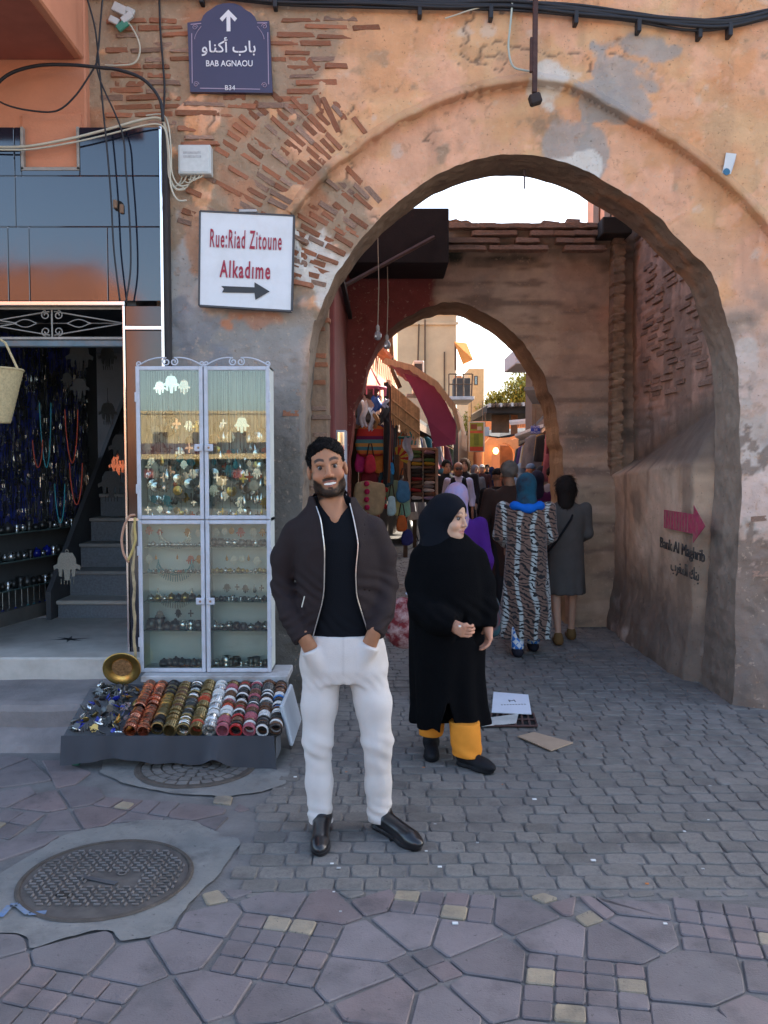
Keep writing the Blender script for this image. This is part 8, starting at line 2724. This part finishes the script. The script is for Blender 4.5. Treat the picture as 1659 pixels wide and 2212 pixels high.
# tiger-striped cloth: wavy brown, black and ice-blue bands
def tiger_mat():
 m=M('tiger_print',(.2,.12,.08),.9,var=.0,bump=.3,bscale=150,sheen=.3)
 N,L_=m.node_tree.nodes,m.node_tree.links
 tc=N.new('ShaderNodeTexCoord')
 mp=N.new('ShaderNodeMapping');mp.inputs['Scale'].default_value=(1.0,1.0,1.5);mp.inputs['Rotation'].default_value=(0,.55,0)
 L_.new(tc.outputs['Object'],mp.inputs[0])
 wv=N.new('ShaderNodeTexWave');wv.wave_type='BANDS';wv.bands_direction='Z'
 wv.inputs['Scale'].default_value=6.5;wv.inputs['Distortion'].default_value=10.0;wv.inputs['Detail'].default_value=2.0;wv.inputs['Detail Scale'].default_value=1.7
 L_.new(mp.outputs[0],wv.inputs['Vector'])
 w2=N.new('ShaderNodeTexWave');w2.bands_direction='X';w2.inputs['Scale'].default_value=2.3;w2.inputs['Distortion'].default_value=5.0;w2.inputs['Detail'].default_value=1
 L_.new(tc.outputs['Object'],w2.inputs['Vector'])
 base=N.new('ShaderNodeValToRGB')
 e=base.color_ramp.elements;e[0].position,e[0].color=.64,(.19,.112,.082,1);e[1].position,e[1].color=.92,(.46,.50,.48,1)
 L_.new(w2.outputs['Fac'],base.inputs[0])
 th=N.new('ShaderNodeValToRGB');th.color_ramp.elements[0].position=.26;th.color_ramp.elements[1].position=.34
 L_.new(wv.outputs['Fac'],th.inputs[0])
 mx=N.new('ShaderNodeMix');mx.data_type='RGBA';mx.inputs[6].default_value=(.012,.011,.012,1)
 L_.new(th.outputs[0],mx.inputs[0]);L_.new(base.outputs[0],mx.inputs[7])
 L_.new(mx.outputs[2],N['Principled BSDF'].inputs['Base Color'])
 return m
def check_mat(name,c1,c2,sc_):
 m=M(name,c1,.85,var=0,bump=.2)
 N,L_=m.node_tree.nodes,m.node_tree.links
 tc=N.new('ShaderNodeTexCoord');mp=N.new('ShaderNodeMapping');mp.inputs['Rotation'].default_value=(0,.785,0);L_.new(tc.outputs['Object'],mp.inputs[0])
 ck=N.new('ShaderNodeTexChecker');ck.inputs['Color1'].default_value=(*c1,1);ck.inputs['Color2'].default_value=(*c2,1);ck.inputs['Scale'].default_value=sc_
 L_.new(mp.outputs[0],ck.inputs['Vector']);L_.new(ck.outputs[0],N['Principled BSDF'].inputs['Base Color'])
 return m
def blotch_mat(name,c1,c2,sc_,col3=None):
 m=M(name,c1,.85,var=.1,dirt=c2,dscale=sc_,damt=.95,bump=.2,bscale=150)
 return m
tg,s=figure(1137,7.5,1.59,math.pi,'person in a tiger striped robe and plaid scarf walking away',dict(top=('tiger',tiger_mat(),.155,1.28),topname='robe',wide=1.18,bottom=('check',check_mat('diamond_check',(.03,.17,.50),(.62,.66,.68),26),.075),hair=('scarf','teal_plaid',blotch_mat('teal_plaid',(.008,.075,.12),(.02,.025,.04),10)),shoes=('dark_slipper',(.02,.02,.03)),swing=.05,stride=.11,fwd=True),.0105)
mb=MB();mb.tube([(.125*math.cos(a)*s,.03+.10*math.sin(a)*s,(1.395+.012*math.sin(3*a))*s) for a in [i*math.pi/16 for i in range(32)]],[.040*s*(1+.18*math.sin(5*i*math.pi/16)) for i in range(32)],10,closed=True)
link_mesh('blue_scarf',mb.mesh('blue_scarf',smooth=True),cloth('bright_blue',(.008,.14,.62),.8),tg)
gw,s=figure(1222,8.0,1.56,math.pi,'woman in grey dress with long dark hair walking away by the wall',dict(top=('grey_dress',(.080,.073,.068),.50,1.08),topname='dress',wide=1.12,hair=('long','dark_hair',(.018,.013,.011)),shoes=('tan_flats',(.16,.09,.035)),skin=(.48,.28,.19),swing=.04,stride=.12,fwd=True),.011)
mb=MB();mb.tube([(-.10*s,.0,1.43*s),(-.03*s,.145*s,1.28*s),(.10*s,.155*s,1.08*s),(.20*s,.05*s,.92*s)],.012,6);link_mesh('bag_strap',mb.mesh('bag_strap'),cloth('strap_black',(.012,.012,.014)),gw)
figure(1100,8.7,1.70,math.pi+.1,'grey haired man in brown coat walking away',dict(top=('brown_coat',(.045,.026,.020),.55,1.0),hair=('short','grey_hair',(.20,.19,.17)),bottom=('dark_trousers',(.02,.02,.022)),skin=(.32,.18,.11),wide=1.12),.013)
lv,s=figure(986,6.05,1.53,math.pi,'woman in lavender scarf and purple top walking behind the black robe',dict(top=('purple_robe',(.045,.007,.115),.62,1.1),bottom=('green_skirt',(.006,.050,.040),.06),skirt=True,hair=('scarf','lavender',blotch_mat('lavender_scarf',(.25,.21,.36),(.40,.20,.23),9)),wide=1.0,swing=.03),.0125)
sculpt('plaid_shawl',lambda P:smin(sdf_ell(P,(-.245,.05,.62),(.07,.10,.13)),sdf_cone(P,(-.22,.0,.75),(-.26,.05,.5),.05,.06),.03)+folds(P,.012,9,5),(-.38,-.15,.40),(-.10,.25,.9),.012,blotch_mat('plaid_dark',(.012,.05,.06),(.16,.02,.03),16),lv)
mb=MB()
# red plush bundle in clear plastic, carried behind the woman in black
rbp=W(862,1345,5.9)
rbg=thing('plush_bundle',tuple(rbp-Vector((0,0,.19))),'red plush bundle in clear plastic carried behind the black robe','bag')
rbg.rotation_euler=(0,0,0)
sculpt('bundle',lambda P:sdf_ell(P,(.03,0,.19),(.135,.10,.185))+folds(P,.018,8,9,(1,1,1)),(-.2,-.2,-.03),(.26,.2,.42),.010,blotch_mat('red_plush',(.16,.012,.016),(.50,.36,.34),13),rbg)
sculpt('plastic_wrap',lambda P:np.abs(sdf_ell(P,(.03,0,.205),(.155,.115,.215))+folds(P,.015,11,19,(1,1,1)))-.001,(-.25,-.25,-.05),(.3,.25,.5),.011,GLASS('wrap_film',(.93,.94,.96),1.2,.08),rbg)
mb=MB();p0_=rbp+Vector((.05,0,.2));mb.tube([p0_,p0_+Vector((.12,.06,.08)),W(960,1325,6.0)],.012,6);mb.build('handle',m_film,rbg)
figure(990,14.8,1.74,0.0,'man in white shirt, dark vest and sunglasses walking out',dict(top=('white_shirt',(.50,.52,.68),.95),topname='shirt',bottom=('dark_trousers',(.02,.02,.022)),hair=None,skin=(.30,.16,.10),beard=.3,detail=True),.016)
vm=bpy.context.scene.objects
vest_t=[o for o in COL.objects if o.get('label','').startswith('man in white shirt')][0]
s=1.74/1.70
def vest(P):
 D=loft(P,[(.93*s,0,.01,.178*s,.13*s),(1.12*s,0,.01,.17*s,.125*s),(1.30*s,0,.01,.19*s,.128*s),(1.40*s,0,.01,.165*s,.105*s),(1.45*s,0,.01,.10*s,.08*s)])
 D=np.maximum(D,np.abs(P[...,0])-.175*s)
 v_=np.maximum(np.abs(P[...,0])-np.interp(P[...,2],[1.2*s,1.45*s],[0,.07]),P[...,1])
 return smax(D,-v_,.005)
sculpt('vest',vest,(-.25,-.2,.9),(.25,.2,1.55),.014,cloth('black_vest',(.012,.012,.014)),vest_t)
mb=MB()
for sx_ in (-1,1):mb.box((sx_*.032-.026,-.125*s,1.572*s),(sx_*.032+.026,-.105*s,1.607*s),.006)
mb.box((-.08,-.112*s,1.595*s),(.08,-.104*s,1.603*s));link_mesh('sunglasses',mb.mesh('sunglasses'),M('lens_black',(.01,.01,.012),.15,var=0),vest_t)
figure(964,16.6,1.78,.3,'dark haired man in black jacket behind the man in the vest',dict(top=('black_jacket',(.014,.014,.016),.82),bottom=('dark_trousers',(.02,.02,.022)),hair=('short','black_hair',(.012,.011,.01)),skin=(.36,.20,.13)),.02)
figure(1004,17.2,1.82,-.2,'brown haired woman in black coat between two men',dict(top=('black_coat',(.014,.013,.016),.6),bottom=('dark_trousers',(.02,.02,.022)),hair=('long','brown_hair',(.06,.035,.022)),skin=(.46,.28,.20)),.02)
figure(1026,19.5,1.70,.4,'person in grey coat looking aside in the crowd',dict(top=('grey_coat',(.16,.15,.15),.5),bottom=('dark_trousers',(.02,.02,.022)),hair=('scarf','grey_scarf',(.14,.13,.14))),.022)
figure(1041,26.0,1.72,0,'street worker in maroon top and green trousers with bright cuffs',dict(top=('maroon_top',(.07,.025,.02),.85),bottom=('green_work',(.01,.12,.06)),hair=('cap','pale_cap',(.5,.45,.38)),wide=1.15),.026)
figure(1075,11.6,1.62,math.pi,'person in black hat and coat ahead of the brown coat',dict(top=('black_long',(.012,.012,.013),.42,1.1),bottom=('dark_trousers',(.02,.02,.022)),hair=('cap','black_cap',(.012,.012,.013)),skin=(.34,.19,.12)),.018)
figure(1160,10.6,1.60,math.pi-.2,'person in dark blue headscarf and plum coat walking away',dict(top=('plum_coat',(.08,.018,.07),.4,1.1),bottom=('dark_trousers',(.02,.02,.022)),hair=('scarf','navy_scarf',(.02,.025,.05))),.018)
for (u,Y,H,rz,lab,top,hair_) in ((1062,27,1.66,math.pi,'woman in navy robe far down the street',('navy_robe',(.02,.03,.07),.2,1.2),('scarf','navy_scarf',(.02,.025,.05))),
        (1052,31,1.74,0,'person in black jacket far down the street',('black_jacket',(.014,.014,.016),.82),('short','black_hair',(.012,.011,.01))),
        (1088,24,1.66,math.pi,'person in brown robe far down the street',('brown_robe',(.06,.04,.03),.25,1.2),('scarf','brown_scarf',(.09,.06,.05))),
        (1124,17.5,1.72,math.pi,'man in pale blue hooded robe among the crowd',('pale_blue_robe',(.16,.24,.32),.2,1.1),('scarf','pale_hood',(.18,.26,.34))),
        (1146,15.0,1.70,math.pi,'man with blue cap and dark jacket among the crowd',('dark_jacket',(.025,.022,.022),.7),('cap','blue_cap',(.14,.22,.32))),
        (1170,13.4,1.66,math.pi,'person in black scarf by the right stalls',('black_long',(.012,.012,.013),.42,1.1),('scarf','black_scarf2',(.014,.014,.018))),
        (1192,12.6,1.64,0,'stall keeper in grey shirt beside the inner arch',('grey_shirt',(.22,.23,.25),.85),('short','black_hair',(.012,.011,.01))),
        (1105,29,1.7,0,'person in dark green coat near the end gate',('green_coat',(.02,.04,.03),.5),('short','black_hair',(.012,.011,.01)))):
 figure(u,Y,H,rz,lab,dict(top=top,bottom=('dark_trousers',(.02,.02,.022)),hair=hair_),.026)
# ------------------------------------------------------------------ signs, wires and small things on the gate wall
def wy(u,v,off=.0):
 p=W(u,v,YF);return Vector((p.x,face_y(p.x,p.z)-off,p.z))
def wire(pts,r,mat,label,seg=6,off=.02,n=8,name='cable',cat='cable',world=None,parent=None):
 P_=world if world else [wy(u,v,off) for u,v in pts]
 out=[]
 for i in range(len(P_)-1):
  p0,p1,p2,p3=P_[max(0,i-1)],P_[i],P_[i+1],P_[min(len(P_)-1,i+2)]
  for j in range(n):
   t=j/n
   out.append(.5*((2*p1)+(p2-p0)*t+(2*p0-5*p1+4*p2-p3)*t*t+(3*p1-p0-3*p2+p3)*t ** 3))
 out.append(P_[-1])
 mb=MB();mb.tube(out,r,seg)
 return mb.build(name,mat,parent,smooth=True,**({} if parent else dict(label=label,cat=cat)))
M_CABLE=M('black_cable',(.018,.018,.022),.6,var=.2)
M_WIREW=M('ivory_wire',(.50,.46,.36),.6,var=.15)
# thick bundle along the top with clips
bun=thing('cable_bundle',tuple(W(1100,30,YF)),'thick black cable bundle clipped along the top of the gate wall','cable')
top_pts=[(180,-14),(420,-8),(600,4),(800,14),(960,20),(1100,22),(1240,32),(1360,48),(1480,62),(1570,60),(1680,36),(1760,20)]
for k,(dv,r) in enumerate(((0,.020),(-6,.014),(5,.012),(9,.009),(-10,.009))):
 wire([(u,v+dv+3*math.sin(u*.02+k)) for u,v in top_pts],r,M_CABLE,'',off=.045+.006*(k % 3),name='strand',parent=bun)
for u,v in ((438,-4),(596,8),(906,26),(1058,34),(1240,44),(1374,62),(1505,74),(1568,72)):
 p=wy(u,v,.05);mb=MB();mb.box((p.x-.014,p.y-.02,p.z-.055),(p.x+.014,p.y+.05,p.z+.03),.004);mb.build('clip',M_CABLE,bun)
# the purple street plaque
pl_p=wy(499,206,.03)
pq=thing('street_plaque',(pl_p.x,pl_p.y,pl_p.z),'purple street plaque with arrow and lobed top reading BAB AGNAOU','sign')
k_=YF/FPX
def plq(u,v):return ((u-499)*k_,(206-v)*k_)
shape=[plq(415,203),plq(411,62),plq(440,58)]+[plq(u,v) for u,v in ((444,48),(452,40),(462,34),(472,27),(485,23),(497,22),(510,23),(523,28),(533,36),(544,42),(552,50),(556,59))]+[plq(582,58),plq(588,205)]
M_PURP=M('plaque_enamel_purple',(.040,.029,.072),.35,var=.06,coat=.2)
mb=MB();mb.prism(shape,pl_p,(1,0,0),(0,0,1),(0,1,0),.03);mb.build('plate',M_PURP,pq)
M_LIL=M('plaque_lilac',(.36,.28,.38),.5,var=.05);M_WHITE=M('sign_white_print',(.72,.72,.75),.5,var=.03)
def pw(u,v,off=.003):a,b_=plq(u,v);return Vector((pl_p.x+a,pl_p.y-off,pl_p.z+b_))
mb=MB()
bord=[(420,68),(420,196),(578,198),(577,66)]
def strip(mb,a,b_,w=1.2):
 A,B=pw(*a),pw(*b_);d=(B-A).normalized();n=Vector((-d.z,0,d.x))*w*k_
 mb.add([A-n,B-n,B+n,A+n],[(0,1,2,3)])
for a,b_ in (((420,84),(420,186)),((579,82),(580,188)),((436,196),(562,198)),((418,66),(440,64)),((557,63),(578,63))):
 strip(mb,a,b_,.9)
mb.build('border_line',M_LIL,pq)
for (u,v,sx_) in ((428,188,1),(571,190,-1),(427,72,1),(572,70,-1)):
 mb=MB();c_=pw(u,v)
 mb.tube([(c_.x+6*k_*(1-.8*t)*math.cos(9*t)*sx_,c_.y,c_.z+6*k_*(1-.8*t)*math.sin(9*t)) for t in [i/24 for i in range(25)]],.0025,4);mb.build('corner_scroll',M_LIL,pq)
for s,x0 in ((1,440),(-1,557)):
 mb=MB();mb.tube([pw(x0-s*14*math.sin(t*1.5),70+26*t) for t in [i/10 for i in range(11)]],.0022,4);mb.build('border_curve',M_LIL,pq)
mb=MB()
mb.prism([plq(u,v) for u,v in ((493,80),(493,50),(484,60),(479,54),(497,36),(515,54),(510,60),(501,50),(501,80))],pl_p-Vector((0,.003,0)),(1,0,0),(0,0,1),(0,1,0),.002);mb.build('arrow',M_WHITE,pq)
place_text('\uFEED\uFE8E\uFEE8\uFEDB\uFE83 \uFE8F\uFE8E\uFE91',.104,M_WHITE,pq,pw(497,113),(1,0,0),(0,0,1),sx=1.0,bold=.001)
place_text('BAB AGNAOU',.056,M_WHITE,pq,pw(498,146),(1,0,0),(0,0,1),sx=.88,bold=.0006)
place_text('B34',.046,M_WHITE,pq,pw(499,196,.006),(1,0,0),(0,0,1))
# the white direction board
wb=W(532,672,YF-.09)
ws=thing('direction_board',(wb.x,wb.y,wb.z),'white board lettered Rue Riad Zitoune Alkadime with a black arrow','sign')
def wbp(u,v,off=0.0):p=W(u,v,YF-.09);return Vector((p.x,YF-.09-off,p.z))
q=[wbp(432,456),wbp(635,466),wbp(630,672),wbp(430,660)]
mb=MB();mb.add(q+[p+Vector((0,.035,0)) for p in q],[(0,1,2,3),(4,7,6,5),(0,4,5,1),(1,5,6,2),(2,6,7,3),(3,7,4,0)]);mb.build('box',M('board_enamel_white',(.70,.715,.73),.45,var=.04,vscale=4,dirt=(.5,.48,.44),dscale=5,damt=.3),ws)
mb=MB()
for i in range(4):
 a,b_=q[i]-Vector((0,.004,0)),q[(i+1) % 4]-Vector((0,.004,0));d=(b_-a).normalized();n=Vector((-d.z,0,d.x))*.006
 mb.add([a-n,b_-n,b_+n,a+n,a-n+Vector((0,.04,0)),b_-n+Vector((0,.04,0)),b_+n+Vector((0,.04,0)),a+n+Vector((0,.04,0))],[(0,1,2,3),(0,4,5,1),(2,6,7,3)])
mb.build('edge',M('board_edge',(.06,.06,.065),.6,var=.1),ws)
M_REDL=M('sign_red_letter',(.33,.018,.045),.5,var=.06)
tilt=(1,0,-.045)
place_text('Rue:Riad Zitoune',.172,M_REDL,ws,wbp(531,520,.005),tilt,(.045,0,1),sx=.33,bold=.0018,spacing=1.2)
place_text('Alkad\u0131me',.158,M_REDL,ws,wbp(530,585,.005),tilt,(.045,0,1),sx=.48,bold=.003,spacing=1.2)
ap=[(478,618),(484,624),(480,632),(550,633),(552,648),(583,630),(550,610),(550,621),(478,616)]
mb=MB();mb.add([wbp(u,v,.006) for u,v in ap[:8]],[tuple(range(8))]);mb.build('arrow',M('sign_black_arrow',(.03,.035,.04),.5,var=.05),ws)
mb=MB();p=wbp(535,458);mb.box((p.x-.06,p.y-.0,p.z),(p.x+.06,p.y+.09,p.z+.02),.003);mb.build('top_bracket',M_TIN,ws)
# junction box with its wires
jb=W(422,380,YF-.06)
jt=thing('junction_box',(jb.x,jb.y,jb.z),'small white electrical junction box with wires below','box')
a,c=W(387,317,YF-.06),W(458,380,YF-.06)
mb=MB();mb.box((a.x,YF-.10,c.z),(c.x,YF-.02,a.z),.006);mb.build('case',M('jb_white',(.52,.54,.52),.5,var=.08),jt)
mb=MB();mb.box((a.x+.012,YF-.104,c.z+.012),(c.x-.012,YF-.099,a.z-.012),.002);mb.build('cover',M('jb_white2',(.55,.57,.55),.5,var=.1,vscale=30),jt)
for i,v in enumerate((330,338)):
 mb=MB();p=W(415,v,YF-.104);mb.box((p.x-.06,p.y-.0012,p.z-.008),(p.x+.06,p.y,p.z+.008));mb.build('faded_print',M('jb_print',(.40,.41,.41),.6,var=.3,vscale=60),jt)
for k,(u,d) in enumerate(((398,30),(408,26),(418,34),(428,24),(438,20),(446,16))):
 wire([(u,378),(u-3,378+d*.6),(u-14,378+d),(u-26,378+d*.8)],.005,M_WIREW,'',off=.06,name='lead',parent=jt)
wc=[Vector((W(u,v,YS-.03).x,YS-.03,W(u,v,YS-.03).z)) for u,v in ((-20,318),(60,316),(150,300),(230,280),(310,258),(345,256),(358,278),(364,330),(366,380),(380,408),(400,408))]
wire(None,.009,M_WIREW,'ivory cable sagging over the blue cladding to the junction box',world=wc)
wire(None,.006,M_WIREW,'thin ivory cable running beside the thicker one to the junction box',world=[p+Vector((.012,-.015,-.02-.006*i)) for i,p in enumerate(wc)])
wire(None,.005,M_WIREW,'ivory wire looping down the facade edge',world=[p+Vector((.02,-.012,.02)) for p in wc[4:]])
# black cables from above
def fw(u,v,Y=5.70):return Vector((W(u,v,Y).x,Y,W(u,v,Y).z))
wire(None,.006,M_CABLE,'black cable dropping straight over the left of the cladding',world=[fw(186,-10),fw(205,60),fw(215,150),fw(222,230),fw(232,330),fw(240,430),fw(246,540),fw(259,650)])
wire(None,.006,M_CABLE,'black cable bowing out beside the straight one',world=[fw(222,-10),fw(214,90),fw(212,160),fw(262,280),fw(272,370),fw(280,480),fw(282,580),fw(272,652)])
wire(None,.011,M_CABLE,'heavy black cable looping over the peach wall to the facade edge',world=[fw(-20,195),fw(20,160),fw(80,142),fw(150,140),fw(215,146),fw(260,152),fw(310,172),fw(345,215),fw(352,262)])
wire(None,.006,M_CABLE,'thin black loop hanging on the peach wall',world=[fw(-20,205),fw(10,225),fw(60,238),fw(120,240),fw(160,210),fw(195,160),fw(212,130)])
wire([(345,0),(348,70),(354,150),(357,200),(353,290)],.007,M_CABLE,'thin black wire running down beside the purple plaque',off=.03)
wire([(250,20),(285,60),(305,105),(295,140),(260,148),(230,146)],.006,M_WIREW,'pale wire looping from the broken fixture',off=.04)
wire([(1104,12),(1100,60),(1096,110),(1105,150),(1130,160),(1148,163)],.007,M('pale_green_wire',(.42,.48,.42),.6,var=.1),'pale green wire curling beside the rusty bracket',off=.05)
wire([(1060,20),(1010,34),(985,42),(960,50)],.005,M_WIREW,'ivory wire dangling under the cable bundle',off=.05)
# broken plastic fixture under the bundle
bf=thing('broken_fixture',tuple(wy(262,40,.05)),'torn white plastic fixture wrapped on the wall above the shop','fixture')
for k,(u,v,s) in enumerate(((262,25,.05),(278,45,.04),(250,50,.035),(268,62,.04),(285,30,.03))):
 p=wy(u,v,.05);mb=MB();mb.obox(p,(s,.012,s*.6),Vector((.8,0,.6)) if k % 2 else Vector((.9,0,-.43)),Vector((0,1,0)),Vector((-.6,0,.8)) if k % 2 else Vector((.43,0,.9)),ch=.004);mb.build('shard',M('shard_white',(.5,.5,.48),.5,var=.2) if k != 3 else M('shard_green',(.05,.22,.15),.5,var=.2),bf)
# rusty hanging bracket
rb_=thing('rusty_bracket',tuple(W(1155,215,YF-.1)),'rusty iron bar bracket hanging down at the crown of the arch','bracket')
M_RUST=M('rusty_iron',(.085,.045,.040),.8,metal=.3,var=.35,vscale=12,bump=.5)
a,c=W(1157,-10,YF-.12),W(1157,200,YF-.12)
mb=MB();mb.box((a.x-.016,YF-.13,c.z),(a.x+.016,YF-.10,a.z),.003);mb.build('bar',M_RUST,rb_)
a2,c2_=W(1150,80,YF-.12),W(1150,155,YF-.12);mb=MB();mb.box((a2.x-.014,YF-.125,c2_.z),(a2.x+.010,YF-.095,a2.z),.003);mb.build('side_bar',M_RUST,rb_)
p=W(1156,215,YF-.12);mb=MB();mb.obox(p,(.04,.03,.035),Vector((.95,0,.3)),Vector((0,1,0)),Vector((-.3,0,.95)),ch=.01);mb.build('end_block',M('rust_dark',(.03,.02,.018),.8,var=.3),rb_)
mb=MB();mb.tube([W(1133,366,6.1),W(1133,408,6.1)],.006,5);mb.build('iron_pin',M_RUST,label='short iron pin hanging from the arch soffit',cat='pin')
# torn paper on the right haunch
mb=MB();p=wy(1572,355,.012)
q=[wy(1566,332,.015),wy(1589,334,.02),wy(1584,352,.03),wy(1576,378,.02),wy(1556,380,.012),wy(1562,356,.018)]
mb.add(q+[v_+Vector((0,.002,0)) for v_ in q],[tuple(range(6)),tuple(range(11,5,-1))]);tp_o=mb.build('torn_paper',M('paper_white',(.62,.63,.62),.8,var=.1),label='torn white paper scrap stuck on the right haunch',cat='paper')
mb=MB();c_=wy(1566,374,.022);mb.lathe(c_,[(0,-.002),(.022,-.002),(.024,0)],12,(0,1,0));mb.build('blue_smear',M('smear_blue',(.05,.16,.26),.8,var=.2),tp_o)
# bulbs hanging in the passage
for (u,v,Y,lab) in ((816,725,8.0,'clear light bulb hanging on the longer cord'),(836,745,8.4,'small light bulb hanging behind the other')):
 p=W(u,v,Y);t=thing('light_bulb',tuple(p),lab,'bulb')
 mb=MB();mb.lathe(p,[(0,-.045),(.025,-.038),(.036,-.010),(.030,.02),(.014,.045),(.012,.05)],14);mb.build('glass',M('bulb_glass',(.55,.56,.60),.12,var=.02,trans=.5),t,smooth=True)
 mb=MB();mb.lathe(p,[(.014,.045),(.016,.05),(.016,.085),(.006,.1)],10);mb.build('socket',M('socket_white',(.5,.5,.48),.5,var=.1),t)
 mb=MB();mb.tube([p+Vector((0,0,.1)),p+Vector((.01,0,.45)),p+Vector((0,0,.95))],.004,4);mb.build('cord',M_WIREW,t)
# ------------------------------------------------------------------ litter, drain and papers on the cobbles
M_PAPERP=M('carton_print_white',(.66,.68,.74),.7,var=.06)
def flat(pts,z,th,name,mat,label,cat,sag=0.0):
 q=[G(u,v) for u,v in pts]
 n=len(q)
 mb=MB();mb.add([Vector((p.x,p.y,z+th)) for p in q]+[Vector((p.x,p.y,z)) for p in q],[tuple(range(n)),tuple(range(2*n-1,n-1,-1))]+[(i,(i+1) % n,n+(i+1) % n,n+i) for i in range(n)])
 return mb.build(name,mat,label=label,cat=cat)
dg=thing('drain_grate',tuple(G(1100,1562)),'rusty iron drain grate under the white paper','grate')
q=[G(1052,1572),G(1160,1572),G(1152,1545),G(1062,1545)]
mb=MB();mb.add([Vector((p.x,p.y,.004)) for p in q],[(0,1,2,3)]);mb.build('pit',M('drain_shade',(.008,.008,.008),.9,var=0),dg)  # flat black sheet stands in for the shade under the bars
for k in range(8):
 a=q[0].lerp(q[1],k/7);c=q[3].lerp(q[2],k/7);mb=MB();mb.tube([Vector((a.x,a.y,.012)),Vector((c.x,c.y,.012))],.007,5);mb.build('bar',M_RUST,dg)
for t_ in (0,.5,1):
 a=q[0].lerp(q[3],t_);c=q[1].lerp(q[2],t_);mb=MB();mb.tube([Vector((a.x,a.y,.012)),Vector((c.x,c.y,.012))],.008,5);mb.build('bar',M_RUST,dg)
wp=flat(((1066,1502),(1141,1508),(1148,1550),(1062,1546)),.020,.006,'white_carton',M_PAPERP,'white printed carton lying on the drain grate','carton')
LOC[wp.name]=Vector(wp.location)
ctr_=G(1107,1524)
place_text('M',.07,M('print_grey',(.12,.12,.13),.7,var=.1),wp,(ctr_.x,ctr_.y+.02,.027),(1,.06,0),(-.06,1,0),name='print')
mb=MB()
for k in range(9):
 mb.box((ctr_.x-.09+.02*k,ctr_.y-.085+.002*k,.0262),(ctr_.x-.078+.02*k,ctr_.y-.068+.002*k,.0268))
mb.build('print',M('print_grey'),wp)
flat(((1030,1560),(1120,1548),(1115,1568),(1040,1575)),.016,.004,'plastic_sheet',M('crumpled_film',(.5,.5,.48),.3,var=.3,bump=.8,bscale=60),'crumpled clear plastic sheet beside the drain','sheet')
flat(((955,1540),(985,1543),(990,1552),(956,1552)),.006,.004,'plastic_sheet',m_film,'small white wrapper lying behind the orange trousers','wrapper')
flat(((1118,1594),(1153,1585),(1238,1608),(1190,1625)),.006,.006,'cardboard_piece',M('cardboard',(.36,.26,.18),.85,var=.12,vscale=10),'flat piece of brown cardboard lying on the cobbles','cardboard')
rg=random.Random(21)
for k in range(26):
 u,v=rg.uniform(560,1600),rg.uniform(1600,2000)
 p=G(u,v);s=rg.uniform(.004,.011)
 mb=MB();mb.box((p.x-s,p.y-s*.7,.0),(p.x+s,p.y+s*.7,s*.5),s*.15)
 c_=rg.choice(('white','white','orange','pale grey'))
 mb.build('litter_scrap',M('scrap_' +c_.replace(' ','_'),{'white':(.6,.6,.58),'orange':(.45,.16,.05),'pale grey':(.35,.35,.34)}[c_],.8,var=.1),label=f'tiny {c_} litter scrap on the paving',cat='scrap',group=f'{c_} litter scraps')
# blue chalk mark on the concrete collar
mb=MB()
pts=[(0,1985),(22,1960),(38,1958),(62,1978),(100,1975)]
for a,b_ in zip(pts[:-1],pts[1:]):
 A,B=G(*a),G(*b_);d=(B-A).normalized();n=Vector((-d.y,d.x,0))*.013
 mb.add([A-n+Vector((0,0,.0085)),B-n+Vector((0,0,.0085)),B+n+Vector((0,0,.0085)),A+n+Vector((0,0,.0085))],[(0,1,2,3)])
mb.build('chalk_mark',M('chalk_blue',(.10,.17,.30),.9,var=.4,vscale=25,dirt=(.22,.23,.22),dscale=18,damt=.8),FLAGS)
# ------------------------------------------------------------------ the square behind the camera (seen in the panes and cladding)
def sq_house(x0,x1,y,h_,mat,label,n):
 t=thing('square_house',((x0+x1)/2,y,0),label,'house')
 mb=MB();mb.box((x0,y-8,0),(x1,y,h_),.03);mb.build('wall',mat,t)
 for k in range(n):
  x=x0+(x1-x0)*(k+.5)/n
  mb=MB();mb.box((x-.6,y-.02,h_*.5),(x+.6,y+.04,h_*.75));mb.build('window',M_TIMBER,t)
 mb=MB();mb.box((x0,y-.3,h_),(x1,y+.1,h_+.25));mb.build('parapet',mat,t)
sq_house(-34,-17,-40,13.5,M_TERRA,'tall terracotta house across the square behind the viewer',6)
sq_house(-34,-4,-62,6.2,M('cream_front',(.60,.45,.24),.9,var=.1),'long cream house across the square behind the viewer',9)
sq_house(-3.5,30,-62,5.4,M_PINKW,'long pink house across the square behind the viewer',9)
for k in range(7):
 x,y=-21+k*4.0,-24-(k % 2)*1.5
 t=thing('market_stall',(x,y,0),'dark covered market stall in the square behind the viewer','stall','market stalls in the square')
 mb=MB();mb.box((x-1.95,y-1,0),(x+1.95,y,2.0),.03);mb.build('body',M('stall_dark',(.03,.02,.02)),t)
 mb=MB();mb.add([(x-2,y+.8,2.2),(x+2,y+.8,2.2),(x+2,y-1.2,2.7),(x-2,y-1.2,2.7)],[(0,1,2,3)]);mb.build('roof',M('stall_roof_%d' % (k % 2),((.06,.04,.03),(.10,.03,.025))[k % 2],.9,var=.2),t)
 for c_ in range(6):
  mb=MB();xx=x-1.6+.64*c_;mb.box((xx-.2,y+.05,.9+.3*(c_ % 3)),(xx+.2,y+.12,1.3+.3*(c_ % 3)),.03);mb.build('goods',M('goods_%d' % (c_ % 3),((.4,.3,.15),(.25,.04,.04),(.35,.35,.33))[c_ % 3],.8,var=.2),t)
